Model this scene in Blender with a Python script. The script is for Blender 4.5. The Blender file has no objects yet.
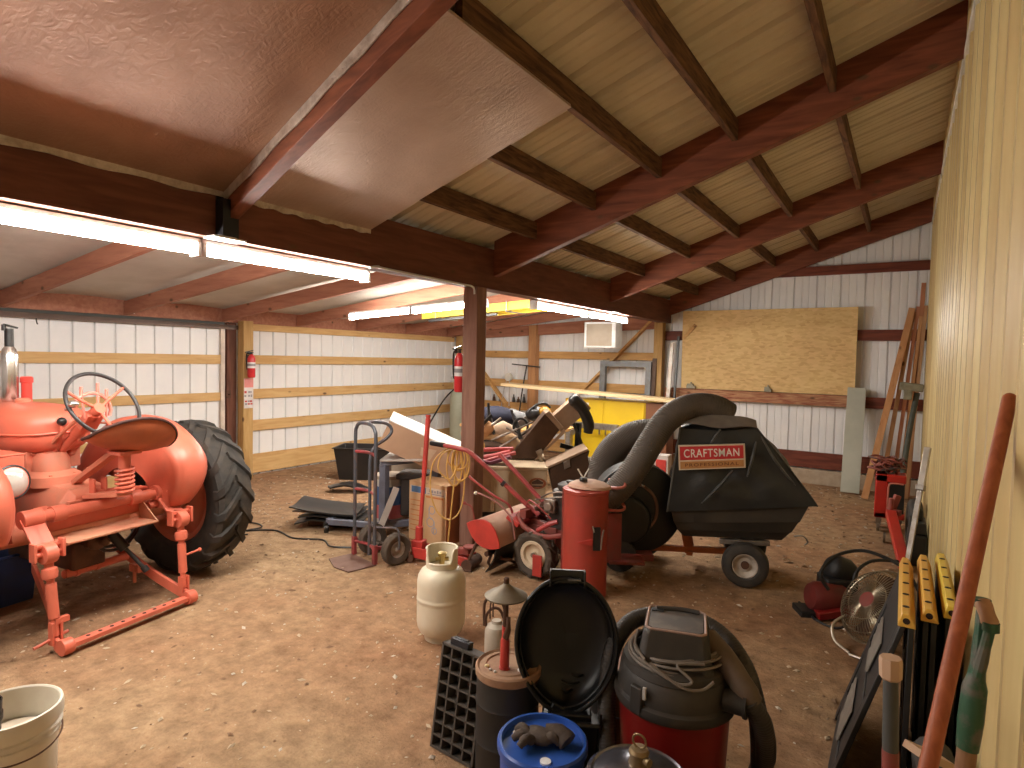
import bpy, bmesh, math, random
from mathutils import Vector, Matrix, Euler, Quaternion
random.seed(7)
SC = bpy.context.scene
COL = SC.collection
PI = math.pi
V = Vector

# ------------------------------------------------------------------ materials
def _nodes(name):
    m = bpy.data.materials.new(name); m.use_nodes = True
    nt = m.node_tree; nt.nodes.clear()
    out = nt.nodes.new('ShaderNodeOutputMaterial')
    b = nt.nodes.new('ShaderNodeBsdfPrincipled')
    nt.links.new(b.outputs[0], out.inputs[0])
    return m, nt, b

def c4(c): return (c[0], c[1], c[2], 1.0)

def mat(name, col, rough=.5, metal=0., col2=None, scale=6., mix=(.35, .7), bump=0., bscale=60., stretch=None, spec=.5, emit=None, estr=0., detail=5., trans=0.):
    """procedural surface: base colour worn into a second colour by noise, with optional bump"""
    m, nt, b = _nodes(name)
    L = nt.links.new
    tc = nt.nodes.new('ShaderNodeTexCoord')
    mp = nt.nodes.new('ShaderNodeMapping'); L(tc.outputs['Object'], mp.inputs[0])
    if stretch: mp.inputs['Scale'].default_value = stretch
    nz = nt.nodes.new('ShaderNodeTexNoise'); nz.inputs['Scale'].default_value = scale
    nz.inputs['Detail'].default_value = detail; nz.inputs['Roughness'].default_value = .6
    L(mp.outputs[0], nz.inputs[0])
    cr = nt.nodes.new('ShaderNodeValToRGB')
    cr.color_ramp.elements[0].position = mix[0]; cr.color_ramp.elements[1].position = mix[1]
    c2 = col2 or tuple(x*.72 for x in col)
    cr.color_ramp.elements[0].color = c4(col); cr.color_ramp.elements[1].color = c4(c2)
    L(nz.outputs[0], cr.inputs[0]); L(cr.outputs[0], b.inputs['Base Color'])
    b.inputs['Roughness'].default_value = rough; b.inputs['Metallic'].default_value = metal
    b.inputs['Specular IOR Level'].default_value = spec
    if bump:
        n2 = nt.nodes.new('ShaderNodeTexNoise'); n2.inputs['Scale'].default_value = bscale
        n2.inputs['Detail'].default_value = 4.
        L(mp.outputs[0], n2.inputs[0])
        bp = nt.nodes.new('ShaderNodeBump'); bp.inputs['Strength'].default_value = bump; bp.inputs['Distance'].default_value = .01
        L(n2.outputs[0], bp.inputs['Height']); L(bp.outputs[0], b.inputs['Normal'])
    if emit:
        b.inputs['Emission Color'].default_value = c4(emit); b.inputs['Emission Strength'].default_value = estr
    if trans: b.inputs['Transmission Weight'].default_value = trans
    return m

def wood(name, col, col2, axis='X', rough=.7, scale=3.5, knots=True, knot=(.12, .06, .03)):
    """timber: noise stretched along the board plus a few dark knots"""
    m, nt, b = _nodes(name); L = nt.links.new
    tc = nt.nodes.new('ShaderNodeTexCoord')
    mp = nt.nodes.new('ShaderNodeMapping'); L(tc.outputs['Object'], mp.inputs[0])
    s = {'X': (.12, 1, 1), 'Y': (1, .12, 1), 'Z': (1, 1, .12)}[axis]
    mp.inputs['Scale'].default_value = tuple(k*scale*3 for k in s)
    nz = nt.nodes.new('ShaderNodeTexNoise'); nz.inputs['Scale'].default_value = 2.2; nz.inputs['Detail'].default_value = 7.; nz.inputs['Distortion'].default_value = .6
    L(mp.outputs[0], nz.inputs[0])
    cr = nt.nodes.new('ShaderNodeValToRGB'); cr.color_ramp.elements[0].position = .33; cr.color_ramp.elements[1].position = .68
    cr.color_ramp.elements[0].color = c4(col); cr.color_ramp.elements[1].color = c4(col2)
    L(nz.outputs[0], cr.inputs[0]); last = cr.outputs[0]
    if knots:
        mp2 = nt.nodes.new('ShaderNodeMapping'); L(tc.outputs['Object'], mp2.inputs[0])
        s2 = {'X': (.5, 1, 1), 'Y': (1, .5, 1), 'Z': (1, 1, .5)}[axis]
        mp2.inputs['Scale'].default_value = tuple(k*4.5 for k in s2)
        vo = nt.nodes.new('ShaderNodeTexVoronoi'); vo.inputs['Scale'].default_value = 1.3; L(mp2.outputs[0], vo.inputs[0])
        r2 = nt.nodes.new('ShaderNodeValToRGB'); r2.color_ramp.elements[0].position = .06; r2.color_ramp.elements[1].position = .13
        r2.color_ramp.elements[0].color = (1, 1, 1, 1); r2.color_ramp.elements[1].color = (0, 0, 0, 1)
        L(vo.outputs['Distance'], r2.inputs[0])
        mx = nt.nodes.new('ShaderNodeMix'); mx.data_type = 'RGBA'
        L(r2.outputs[0], mx.inputs[0]); L(last, mx.inputs[6]); mx.inputs[7].default_value = c4(knot)
        last = mx.outputs[2]
    L(last, b.inputs['Base Color']); b.inputs['Roughness'].default_value = rough
    b.inputs['Specular IOR Level'].default_value = .25
    bp = nt.nodes.new('ShaderNodeBump'); bp.inputs['Strength'].default_value = .25; bp.inputs['Distance'].default_value = .005
    L(nz.outputs[0], bp.inputs['Height']); L(bp.outputs[0], b.inputs['Normal'])
    return m

def glow(name, col, s):
    m, nt, b = _nodes(name)
    b.inputs['Base Color'].default_value = (.8, .8, .8, 1)
    b.inputs['Emission Color'].default_value = c4(col); b.inputs['Emission Strength'].default_value = s
    return m

# ------------------------------------------------------------------ mesh builder
def frame(z, up=V((0, 0, 1))):
    z = V(z).normalized()
    if abs(z.dot(up)) > .98: up = V((0, 1, 0)) if abs(z.y) < .9 else V((1, 0, 0))
    x = up.cross(z).normalized(); y = z.cross(x)
    return Matrix((x, y, z)).transposed()

def smooth_path(pts, res=6, closed=False):
    pts = [V(p) for p in pts]; n = len(pts); out = []
    seg = n if closed else n-1
    for i in range(seg):
        g = lambda k: pts[k % n] if closed else pts[min(max(k, 0), n-1)]
        p0, p1, p2, p3 = g(i-1), g(i), g(i+1), g(i+2)
        for j in range(res):
            t = j/res
            out.append(.5*((2*p1)+(-p0+p2)*t+(2*p0-5*p1+4*p2-p3)*t*t+(-p0+3*p1-3*p2+p3)*t**3))
    if not closed: out.append(pts[-1])
    return out

class MB:
    def __init__(s): s.v = []; s.f = []; s.mi = []
    def add(s, vs, fs, m=0, M=None):
        o = len(s.v)
        s.v += [(M @ V(p)) if M else V(p) for p in vs]
        s.f += [tuple(i+o for i in f) for f in fs]; s.mi += [m]*len(fs)
        return s
    def box(s, c, size, rot=None, m=0):
        x, y, z = (k/2 for k in size); R = rot or Matrix.Identity(3)
        if not isinstance(R, Matrix): R = Euler(R).to_matrix()
        vs = [V(c)+R @ V((a, b, d)) for a in (-x, x) for b in (-y, y) for d in (-z, z)]
        return s.add(vs, [(0, 1, 3, 2), (4, 6, 7, 5), (0, 4, 5, 1), (2, 3, 7, 6), (0, 2, 6, 4), (1, 5, 7, 3)], m)
    def mm(s, lo, hi, m=0):
        return s.box([(a+b)/2 for a, b in zip(lo, hi)], [abs(b-a) for a, b in zip(lo, hi)], None, m)
    def beam(s, p0, p1, w, h, up=(0, 0, 1), m=0):
        p0, p1 = V(p0), V(p1); R = frame(p1-p0, V(up))
        return s.box((p0+p1)/2, (w, h, (p1-p0).length), R, m)
    def tube(s, pts, r, n=10, closed=False, sm=0, m=0, cap=True):
        if sm: pts = smooth_path(pts, sm, closed)
        pts = [V(p) for p in pts]; N = len(pts)
        rs = r if isinstance(r, (list, tuple)) else None
        rings = []; prev = None
        for i, p in enumerate(pts):
            a = pts[(i-1) % N] if (closed or i > 0) else p
            b = pts[(i+1) % N] if (closed or i < N-1) else p
            t = (b-a).normalized() if (b-a).length > 1e-9 else V((0, 0, 1))
            if prev is None: R = frame(t); x = R.col[0]
            else: x = (prev - t*prev.dot(t)).normalized()
            prev = x; y = t.cross(x)
            k = r if rs is None else rs[min(int(i*len(rs)/N), len(rs)-1)] if len(rs) != N else rs[i]
            rings.append([p+(x*math.cos(2*PI*j/n)+y*math.sin(2*PI*j/n))*k for j in range(n)])
        return s.loft(rings, cap=cap and not closed, closed=closed, m=m)
    def loft(s, rings, cap=True, closed=False, m=0, M=None, openring=False):
        n = len(rings[0]); vs = [p for R in rings for p in R]; fs = []
        N = len(rings)
        for i in range(N if closed else N-1):
            for j in range(n-1 if openring else n):
                a, b = i*n+j, i*n+(j+1) % n; c, d = ((i+1) % N)*n+(j+1) % n, ((i+1) % N)*n+j
                fs.append((a, b, c, d))
        if cap and not closed: fs += [tuple(range(n))[::-1], tuple((N-1)*n+j for j in range(n))]
        return s.add(vs, fs, m, M)
    def cyl(s, p0, p1, r0, r1=None, n=24, m=0, cap=True):
        r1 = r0 if r1 is None else r1
        p0, p1 = V(p0), V(p1); R = frame(p1-p0)
        ring = lambda p, r: [p+R @ V((math.cos(2*PI*j/n)*r, math.sin(2*PI*j/n)*r, 0)) for j in range(n)]
        return s.loft([ring(p0, r0), ring(p1, r1)], cap, m=m)
    def lathe(s, prof, n=32, M=None, m=0, cap=True, arc=None):
        """profile [(r,z)...] about local Z"""
        rings = []
        for r, z in prof:
            r = max(r, 1e-4)
            rings.append([V((math.cos(2*PI*j/n)*r, math.sin(2*PI*j/n)*r, z)) for j in range(n)])
        return s.loft(rings, cap, m=m, M=M)
    def sphere(s, c, r, n=16, m=0, sc=(1, 1, 1), M=None):
        k = n//2; prof = [(math.sin(PI*i/k), -math.cos(PI*i/k)) for i in range(k+1)]
        T = Matrix.Translation(V(c)) @ (M or Matrix.Identity(4)) @ Matrix.Diagonal((r*sc[0], r*sc[1], r*sc[2], 1))
        return s.lathe(prof, n, T, m)
    def prism(s, poly, d, M=None, m=0, z0=None):
        z0 = -d/2 if z0 is None else z0; n = len(poly)
        vs = [V((x, y, z0)) for x, y in poly]+[V((x, y, z0+d)) for x, y in poly]
        fs = [tuple(range(n))[::-1], tuple(range(n, 2*n))]+[(i, (i+1) % n, n+(i+1) % n, n+i) for i in range(n)]
        return s.add(vs, fs, m, M)
    def torus(s, R, r, M=None, n=36, k=10, m=0, sc=(1, 1)):
        rings = [[V(((R+r*math.cos(2*PI*j/k))*math.cos(2*PI*i/n)*sc[0], (R+r*math.cos(2*PI*j/k))*math.sin(2*PI*i/n)*sc[1], r*math.sin(2*PI*j/k))) for j in range(k)] for i in range(n)]
        return s.loft(rings, False, True, m=m, M=M)
    def sheet(s, fn, nu, nv, t, m=0):
        """thick curved sheet: fn(u,v)->point, thickness t along the local normal"""
        P = [[V(fn(i/nu, j/nv)) for j in range(nv+1)] for i in range(nu+1)]
        Nn = []
        for i in range(nu+1):
            row = []
            for j in range(nv+1):
                a = P[min(i+1, nu)][j]-P[max(i-1, 0)][j]; b = P[i][min(j+1, nv)]-P[i][max(j-1, 0)]
                n = a.cross(b); row.append(n.normalized() if n.length > 1e-9 else V((0, 0, 1)))
            Nn.append(row)
        w = nv+1; top = [P[i][j]+Nn[i][j]*t/2 for i in range(nu+1) for j in range(w)]
        bot = [P[i][j]-Nn[i][j]*t/2 for i in range(nu+1) for j in range(w)]
        o = len(top); fs = []
        for i in range(nu):
            for j in range(nv):
                a, b, c, d = i*w+j, i*w+j+1, (i+1)*w+j+1, (i+1)*w+j
                fs += [(a, d, c, b), (o+a, o+b, o+c, o+d)]
        for i in range(nu):
            a, d = i*w, (i+1)*w; fs.append((a, o+a, o+d, d)); a, d = i*w+nv, (i+1)*w+nv; fs.append((a, d, o+d, o+a))
        for j in range(nv):
            fs.append((j, j+1, o+j+1, o+j)); k = nu*w+j; fs.append((k, o+k, o+k+1, k+1))
        return s.add(top+bot, fs, m)
    def xf(s, M):
        s.v = [M @ p for p in s.v]; return s

def build(name, mb, mats, parent=None, bev=0., ang=35, sub=0):
    me = bpy.data.meshes.new(name)
    off = V((0, 0, 0))
    if parent is not None and parent.get('_world') is not None: off = V(parent['_world'])
    me.from_pydata([tuple(p-off) for p in mb.v], [], mb.f); 
    bm = bmesh.new(); bm.from_mesh(me); bmesh.ops.recalc_face_normals(bm, faces=bm.faces); bm.to_mesh(me); bm.free()
    if not isinstance(mats, (list, tuple)): mats = [mats]
    for m_ in mats: me.materials.append(m_)
    for p, k in zip(me.polygons, mb.mi): p.material_index = k; p.use_smooth = True
    me.set_sharp_from_angle(angle=math.radians(ang))
    o = bpy.data.objects.new(name, me); COL.objects.link(o)
    if parent is not None:
        o.parent = parent
        if parent.get('_world') is not None: o['_world'] = tuple(off)
    if bev:
        b = o.modifiers.new('bevel', 'BEVEL'); b.width = bev; b.segments = 2; b.limit_method = 'ANGLE'; b.angle_limit = math.radians(40)
    if sub:
        b = o.modifiers.new('sub', 'SUBSURF'); b.levels = sub; b.render_levels = sub
    return o

def tag(o, label, cat, group=None):
    o['label'] = label; o['category'] = cat
    if group: o['group'] = group
    return o

def thing(name, label, cat, base, group=None, rotz=None):
    """Empty at the thing's base. rotz None: its parts are given in room coordinates; else in the thing's own."""
    o = bpy.data.objects.new(name, None); COL.objects.link(o); o.empty_display_size = .1
    o.location = base
    if rotz is None: o['_world'] = tuple(base)
    else: o.rotation_euler = (0, 0, rotz)
    return tag(o, label, cat, group)

def single(name, mb, mats, label, cat, group=None, base=None, **k):
    """a thing that is one mesh, origin at its base"""
    lo = V((min(p.x for p in mb.v), min(p.y for p in mb.v), min(p.z for p in mb.v))); hi = V((max(p.x for p in mb.v), max(p.y for p in mb.v), 0))
    base = V(base) if base else V(((lo.x+hi.x)/2, (lo.y+hi.y)/2, lo.z))
    mb.v = [p-base for p in mb.v]
    o = build(name, mb, mats, None, **k); o.location = base
    return tag(o, label, cat, group)

def struct(name, mb, mats, parent=None, **k):
    o = build(name, mb, mats, parent, **k)
    if parent is None: o['kind'] = 'structure'
    return o

def copy_tree(o, parent=None):
    c = o.copy(); COL.objects.link(c)
    if parent is not None: c.parent = parent
    for ch in o.children: copy_tree(ch, c)
    return c

def rotM(axis, deg): return Matrix.Rotation(math.radians(deg), 4, axis)
def TR(x, y, z): return Matrix.Translation((x, y, z))
def axisM(p, d, up=(0, 0, 1)):
    """4x4 with local Z along d at p"""
    return Matrix.Translation(V(p)) @ frame(V(d), V(up)).to_4x4()
# ------------------------------------------------------------------ camera
cam = bpy.data.cameras.new('camera'); co = bpy.data.objects.new('camera', cam); COL.objects.link(co)
cam.sensor_width = 36.; cam.sensor_fit = 'HORIZONTAL'; cam.lens = 600./1024*36.; cam.clip_start = .05
yaw, pit, rol = .578, .0424, .0219
fh = V((-math.sin(yaw), math.cos(yaw), 0)); rh = V((math.cos(yaw), math.sin(yaw), 0)); uh = V((0, 0, 1))
f2 = fh*math.cos(pit)-uh*math.sin(pit); u2 = uh*math.cos(pit)+fh*math.sin(pit)
r3 = rh*math.cos(rol)+u2*math.sin(rol); u3 = u2*math.cos(rol)-rh*math.sin(rol)
co.matrix_world = Matrix.Translation((0, 0, 1.65)) @ Matrix((r3, u3, -f2)).transposed().to_4x4()
SC.camera = co
SC.view_settings.view_transform = 'Standard'; SC.view_settings.look = 'None'
SC.view_settings.gamma = 1.; SC.view_settings.use_curve_mapping = False
SC.view_settings.exposure = 1.92
SC.cycles.use_denoising = True
SC.cycles.max_bounces = 8; SC.cycles.diffuse_bounces = 5
SC.cycles.sample_clamp_indirect = 6.
w = bpy.data.worlds.new('world'); SC.world = w; w.use_nodes = True
w.node_tree.nodes['Background'].inputs[0].default_value = (.9, .75, .6, 1); w.node_tree.nodes['Background'].inputs[1].default_value = .02

# ------------------------------------------------------------------ room constants
XL, XR, YB, YF = -7.3, .26, 9.3, -2.6          # left wall, yellow wall, back wall, wall behind the camera
HX0, HX1 = -3.25, -3.10                       # header beam across X
ROOF = lambda x: 2.64+.333*(x+3.2)            # underside of the roof sheets, right bay
LROOF = lambda x: 2.235+.112*(x+7.3)          # underside of the boards over the left bay

# ------------------------------------------------------------------ materials
M_white = mat('white_ribbed_steel', (.82, .82, .82), .42, 0, (.74, .75, .77), 2.5, (.4, .75), .05, 30, spec=.4)
M_yel = mat('yellow_ribbed_steel', (.63, .51, .25), .33, 0, (.46, .325, .145), 1.6, (.42, .62), .06, 20, stretch=(1, 3.2, .12), spec=.45)  # vertical tan streaks paint the shading bands of the ribs into the yellow
M_roof = mat('cream_roof_steel', (.66, .585, .44), .5, 0, (.52, .44, .31), 1.5, (.35, .75), .1, 40, spec=.3)
M_beamY = wood('brown_stained_timber_y', (.18, .065, .038), (.11, .038, .022), 'Y', .62)
M_beamX = wood('brown_stained_timber_x', (.25, .080, .040), (.135, .040, .020), 'X', .58)
M_beamZ = wood('brown_stained_timber_z', (.15, .06, .045), (.09, .034, .024), 'Z', .5)
M_purl = wood('mottled_purlin_timber', (.19, .095, .045), (.055, .026, .015), 'Y', .8, 6)
M_raftL = wood('reddish_rafter_timber', (.42, .19, .12), (.30, .12, .075), 'X', .7)
M_pineY = wood('pine_timber_y', (.66, .44, .20), (.55, .33, .13), 'Y', .6)
M_pineX = wood('pine_timber_x', (.60, .36, .14), (.46, .25, .09), 'X', .6)
M_pineZ = wood('pine_timber_z', (.52, .34, .14), (.38, .22, .08), 'Z', .65)
M_redX = wood('dark_red_girt_timber', (.20, .055, .032), (.11, .03, .018), 'X', .6)
M_foilb = None

# dirt floor -------------------------------------------------------
def dirt():
    m, nt, b = _nodes('packed_dirt'); L = nt.links.new
    tc = nt.nodes.new('ShaderNodeTexCoord')
    def noise(sc, det, rough=.6):
        n = nt.nodes.new('ShaderNodeTexNoise'); n.inputs['Scale'].default_value = sc; n.inputs['Detail'].default_value = det; n.inputs['Roughness'].default_value = rough
        L(tc.outputs['Object'], n.inputs[0]); return n
    n1 = noise(.55, 6); n2 = noise(9, 8, .7); n3 = noise(70, 3)
    def ramp(src, p0, c0, p1, c1):
        r = nt.nodes.new('ShaderNodeValToRGB'); r.color_ramp.elements[0].position = p0; r.color_ramp.elements[1].position = p1
        r.color_ramp.elements[0].color = c4(c0); r.color_ramp.elements[1].color = c4(c1); L(src, r.inputs[0]); return r
    a = ramp(n1.outputs[0], .38, (.345, .195, .112), .64, (.41, .285, .172))
    d = ramp(n2.outputs[0], .34, (.48, .45, .42), .64, (1.12, 1.10, 1.06))
    mx = nt.nodes.new('ShaderNodeMix'); mx.data_type = 'RGBA'; mx.blend_type = 'MULTIPLY'; mx.inputs[0].default_value = .8
    L(a.outputs[0], mx.inputs[6]); L(d.outputs[0], mx.inputs[7])
    # little pale stones
    vo = nt.nodes.new('ShaderNodeTexVoronoi'); vo.inputs['Scale'].default_value = 38; L(tc.outputs['Object'], vo.inputs[0])
    vr = ramp(vo.outputs['Distance'], .10, (1, 1, 1), .19, (0, 0, 0))
    gate = ramp(n2.outputs[0], .55, (0, 0, 0), .62, (1, 1, 1))
    mu = nt.nodes.new('ShaderNodeMath'); mu.operation = 'MULTIPLY'; L(vr.outputs[0], mu.inputs[0]); L(gate.outputs[0], mu.inputs[1])
    m2 = nt.nodes.new('ShaderNodeMix'); m2.data_type = 'RGBA'; L(mu.outputs[0], m2.inputs[0]); L(mx.outputs[2], m2.inputs[6]); m2.inputs[7].default_value = (.55, .46, .34, 1)
    L(m2.outputs[2], b.inputs['Base Color']); b.inputs['Roughness'].default_value = .95; b.inputs['Specular IOR Level'].default_value = .12
    ad = nt.nodes.new('ShaderNodeMath'); ad.operation = 'ADD'; L(n2.outputs[0], ad.inputs[0])
    ml = nt.nodes.new('ShaderNodeMath'); ml.operation = 'MULTIPLY'; ml.inputs[1].default_value = .35; L(n3.outputs[0], ml.inputs[0]); L(ml.outputs[0], ad.inputs[1])
    bp = nt.nodes.new('ShaderNodeBump'); bp.inputs['Strength'].default_value = .75; bp.inputs['Distance'].default_value = .03
    L(ad.outputs[0], bp.inputs['Height']); L(bp.outputs[0], b.inputs['Normal'])
    return m
M_dirt = dirt()
fm = MB(); fm.mm((XL-.3, YF-.1, -.1), (XR+.2, YB+.3, 0)); struct('floor', fm, M_dirt)

# ribbed panels ----------------------------------------------------
def ribbed(along, lo, hi, z0, z1, at, depth, pitch, rib, minor=True, flip=1, off=0., top=None, fl_=.22):
    """vertical ribbed sheet, extruded profile; 'along' is the horizontal axis, depth goes outward*flip"""
    prof = []; s = lo+off-pitch
    while s < hi+pitch:
        prof += [(s, 0), (s+rib*fl_, depth), (s+rib*(1-fl_), depth), (s+rib, 0)]
        if minor:
            for k in (.40, .70):
                q = s+pitch*k; prof += [(q-.010, 0), (q-.004, depth*.22), (q+.004, depth*.22), (q+.010, 0)]
        s += pitch
    prof = [(min(max(a, lo), hi), d) for a, d in prof]
    clean = []
    for p in prof:
        if not clean or abs(p[0]-clean[-1][0]) > 1e-6: clean.append(p)
    mb = MB(); t = .004
    def pt(a, d, z): return (a, at+flip*d, z) if along == 'X' else (at+flip*d, a, z)
    n = len(clean); vs = []
    for a, d in clean:
        zt = top(a) if top else z1
        vs += [pt(a, d, z0), pt(a, d, zt), pt(a, d+t, z0), pt(a, d+t, zt)]
    fs = []
    for i in range(n-1):
        o, p = 4*i, 4*i+4
        fs += [(o, p, p+1, o+1), (o+2, o+3, p+3, p+2), (o+1, p+1, p+3, o+3), (o, o+2, p+2, p)]
    fs += [(0, 1, 3, 2), (4*n-4, 4*n-2, 4*n-1, 4*n-3)]
    return mb.add(vs, fs)
struct('wall_left', ribbed('Y', 4.52, YB+.05, -.05, 2.25, XL-.04, .022, .207, .034, False, -1), M_white, ang=20)
w2 = ribbed('Y', YF, .6, -.05, 2.25, XL-.04, .022, .207, .034, False, -1)
struct('wall_left', w2, M_white, ang=20)
struct('wall_back', ribbed('X', XL-.05, XR+.05, -.05, 3., YB+.045, .024, .29, .026, True, 1, .19, top=lambda x: (max(ROOF(x), 0) if x > -3.2 else LROOF(x)+.05)), M_white, ang=20)
struct('wall_front', ribbed('X', XL-.05, XR+.05, -.05, 3., YF, .024, .29, .05, True, -1, 0, top=lambda x: (ROOF(x) if x > -3.2 else LROOF(x)+.05)), M_white, ang=20)
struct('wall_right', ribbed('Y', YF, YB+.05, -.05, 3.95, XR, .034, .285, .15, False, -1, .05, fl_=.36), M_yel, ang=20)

M_fast = mat('rusty_fastener', (.10, .055, .03), .7, .3)
_wr = bpy.data.objects['wall_right']; _f0 = None; _r = random.Random(2)
for z in (.32, 1.02, 1.66, 2.29, 2.95):
    for k in range(26):
        y = 1.2+.285*k+.20-.0*z
        if _f0 is None:
            mb = MB(); mb.lathe([(0, -.004), (.007, -.004), (.006, .003), (0, .004)], 8, axisM((0, 0, 0), (-1, 0, 0))); _f0 = build('fastener', mb, M_fast, _wr); o = _f0
        else: o = _f0.copy(); COL.objects.link(o); o.parent = _wr
        o.location = (XR-.002, y+_r.uniform(-.012, .012), z+_r.uniform(-.015, .015))
# roof sheets: ribs run up the slope
def roof_sheet(x0, x1, y0, y1, fz, depth, pitch, rib):
    mb = MB(); s = y0; prof = []
    while s < y1:
        prof += [(s, 0), (s+rib*.25, depth), (s+rib*.75, depth), (s+rib, 0)]
        for k in (.42, .70): prof += [(s+pitch*k-.012, 0), (s+pitch*k, depth*.3), (s+pitch*k+.012, 0)]
        s += pitch
    prof.append((s, 0)); vs = []
    for y, d in prof:
        vs += [(x0, y, fz(x0)+d), (x1, y, fz(x1)+d), (x0, y, fz(x0)+d+.004), (x1, y, fz(x1)+d+.004)]
    fs = []
    for i in range(len(prof)-1):
        o, p = 4*i, 4*i+4
        fs += [(o, p, p+1, o+1), (o+2, o+3, p+3, p+2), (o+1, p+1, p+3, o+3), (o, o+2, p+2, p)]
    return mb.add(vs, fs)
struct('ceiling', roof_sheet(-3.45, XR+.02, YF, YB+.1, lambda x: ROOF(x), .03, .29, .06), M_roof, ang=15)
M_batt = mat('white_faced_insulation', (.62, .60, .55), .6, 0, (.5, .48, .43), 2.2, (.4, .7), .5, 5)
cl = MB(); ry = lambda y: .018*math.sin(y*5.6+.4)
cl.sheet(lambda u, v: (XL-.1+u*(4.2), YF+v*(YB-YF+.1), LROOF(XL-.1+u*4.2)-.012+.012*math.sin(v*66)*math.sin(u*7+v*9)), 24, 120, .03)
struct('ceiling_left', cl, M_batt)

# ------------------------------------------------------------------ timber frame
hb = MB()
for x in (HX0, (HX0+HX1)/2+.002): hb.mm((x, YF, 2.26), (x+.073, YB, 2.615))
o = single('header_beam', hb, M_beamY, 'long dark brown doubled beam carried by the centre post and the light strips', 'beam', bev=.004)
RY = [-.55, 1.95, 4.45, 6.98, 9.23]
names = ['dark rafter behind and above the camera, out over the foreground', 'brown rafter over the foreground with foil insulation on both sides', 'dark red brown rafter rising from the centre post to the yellow wall', 'dark red rafter rising from the far light strip to the yellow wall', 'dark red rafter lying against the white back wall above the chipboard panel']
for i, y in enumerate(RY):
    mb = MB(); h = .315; t = .038 if i < 4 else .038
    x0, x1 = HX1-(.0 if i else 0), XR-.012
    zb = lambda x: 2.345+.333*(x+3.2)
    prof = [(x0, zb(x0)), (x1, zb(x1)), (x1, zb(x1)+h), (x0, zb(x0)+h)]
    M = Matrix(((1, 0, 0, 0), (0, 0, -1, y), (0, 1, 0, 0), (0, 0, 0, 1)))
    mb.prism(prof, t*2 if i < 4 else t, M)
    if i == 1: mb.v = [V((p.x, p.y-.03-.125*(p.x+3.1), p.z)) for p in mb.v]        # this one runs slightly askew
    if i == 0: continue
    single('roof_rafter', mb, M_beamX, names[i], 'rafter', 'rafters of the right bay', bev=.003)
# purlins between the rafters
pn = 1
for b in range(4):
    y0, y1 = RY[b]+.039, RY[b+1]-.039
    for k, x in enumerate((-2.68, -2.14, -1.60, -1.065, -.46)):
        if b == 0 and x < -.2: pass
        mb = MB(); wv = random.uniform(-.006, .006)
        mb.box((x, (y0+y1)/2, ROOF(x)-.074), (.04, y1-y0, .138), (0, -.0, wv))
        struct('trim_%d' % pn, mb, M_purl); pn += 1
# left rafters
LY = [-.09, 1.03, 2.16, 3.25, 4.385, 5.508, 6.63, 7.75, 8.87]
lab = ['nearest of the low left rafters', 'second from the near end', 'third from the near end, meeting the door track at the left edge', 'running down to the white bracket above the tractor', 'running down to the pine post left of the hand truck', 'passing the far end of the near light strip', 'beside the yellow ladder', 'beyond the yellow ladder', 'last before the back wall']
for y, l in zip(LY, lab):
    mb = MB(); z = lambda x: 2.04+.112*(x+7.3); h = .15
    M = Matrix(((1, 0, 0, 0), (0, 0, -1, y), (0, 1, 0, 0), (0, 0, 0, 1)))
    mb.prism([(XL+.04, z(XL)), (HX0-.003, z(HX0)), (HX0-.003, z(HX0)+h), (XL+.04, z(XL)+h)], .044, M)
    if y > 0: single('low_rafter', mb, M_raftL, 'pinkish low rafter, '+l, 'rafter', 'rafters of the left bay', bev=.003)
# left wall girts
def girtY(x, y0, y1, z0, z1, m=None, t=.036):
    global pn
    mb = MB(); mb.mm((x-t/2, y0, z0), (x+t/2, y1, z1)); o = struct('trim_%d' % pn, mb, m or M_pineY, bev=.003); pn += 1; return o
def girtX(y, x0, x1, z0, z1, m=None, t=.036):
    global pn
    mb = MB(); mb.mm((x0, y-t/2, z0), (x1, y+t/2, z1)); o = struct('trim_%d' % pn, mb, m or M_pineX, bev=.003); pn += 1; return o
GX = XL+.02-.036
for z0, z1 in ((1.945, 2.035), (1.50, 1.62), (1.035, 1.165), (.60, .745), (.03, .285)): girtY(GX, 4.72, 9.12, z0, z1)
girtY(XL+.0, YF, YB-.05, 2.035, 2.225, M_raftL)           # header board above the left wall
# sliding door left of the post
dm = MB(); door = struct('door_1', ribbed('Y', .62, 4.43, .02, 2.0, XL-.04, .022, .207, .030, False, -1, .055), M_white, ang=20)
for z0, z1 in ((1.50, 1.615), (1.03, 1.135), (.535, .64), (.05, .25)):
    mb = MB(); mb.mm((XL-.04, .66, z0), (XL-.005, 4.38, z1)); build('door_rail', mb, M_pineY, door)
mb = MB(); mb.mm((XL-.045, 4.385, .02), (XL+.0, 4.44, 1.96)); build('door_edge', mb, mat('pale_door_edge', (.72, .62, .52), .5), door, bev=.003)
mb = MB(); mb.mm((XL+.0, .5, 1.965), (XL+.06, 4.60, 2.0)); mb.mm((XL+.03, .5, 1.945), (XL+.06, 4.60, 2.0)); struct('trim_%d' % pn, mb, mat('dark_track_steel', (.13, .08, .06), .5, .3)); pn += 1
mb = MB(); mb.mm((XL-.04, 4.455, 0), (XL+.02, 4.58, 2.03)); struct('trim_%d' % pn, mb, wood('dark_jamb_timber', (.17, .07, .045), (.1, .04, .025), 'Z')); pn += 1
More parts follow.
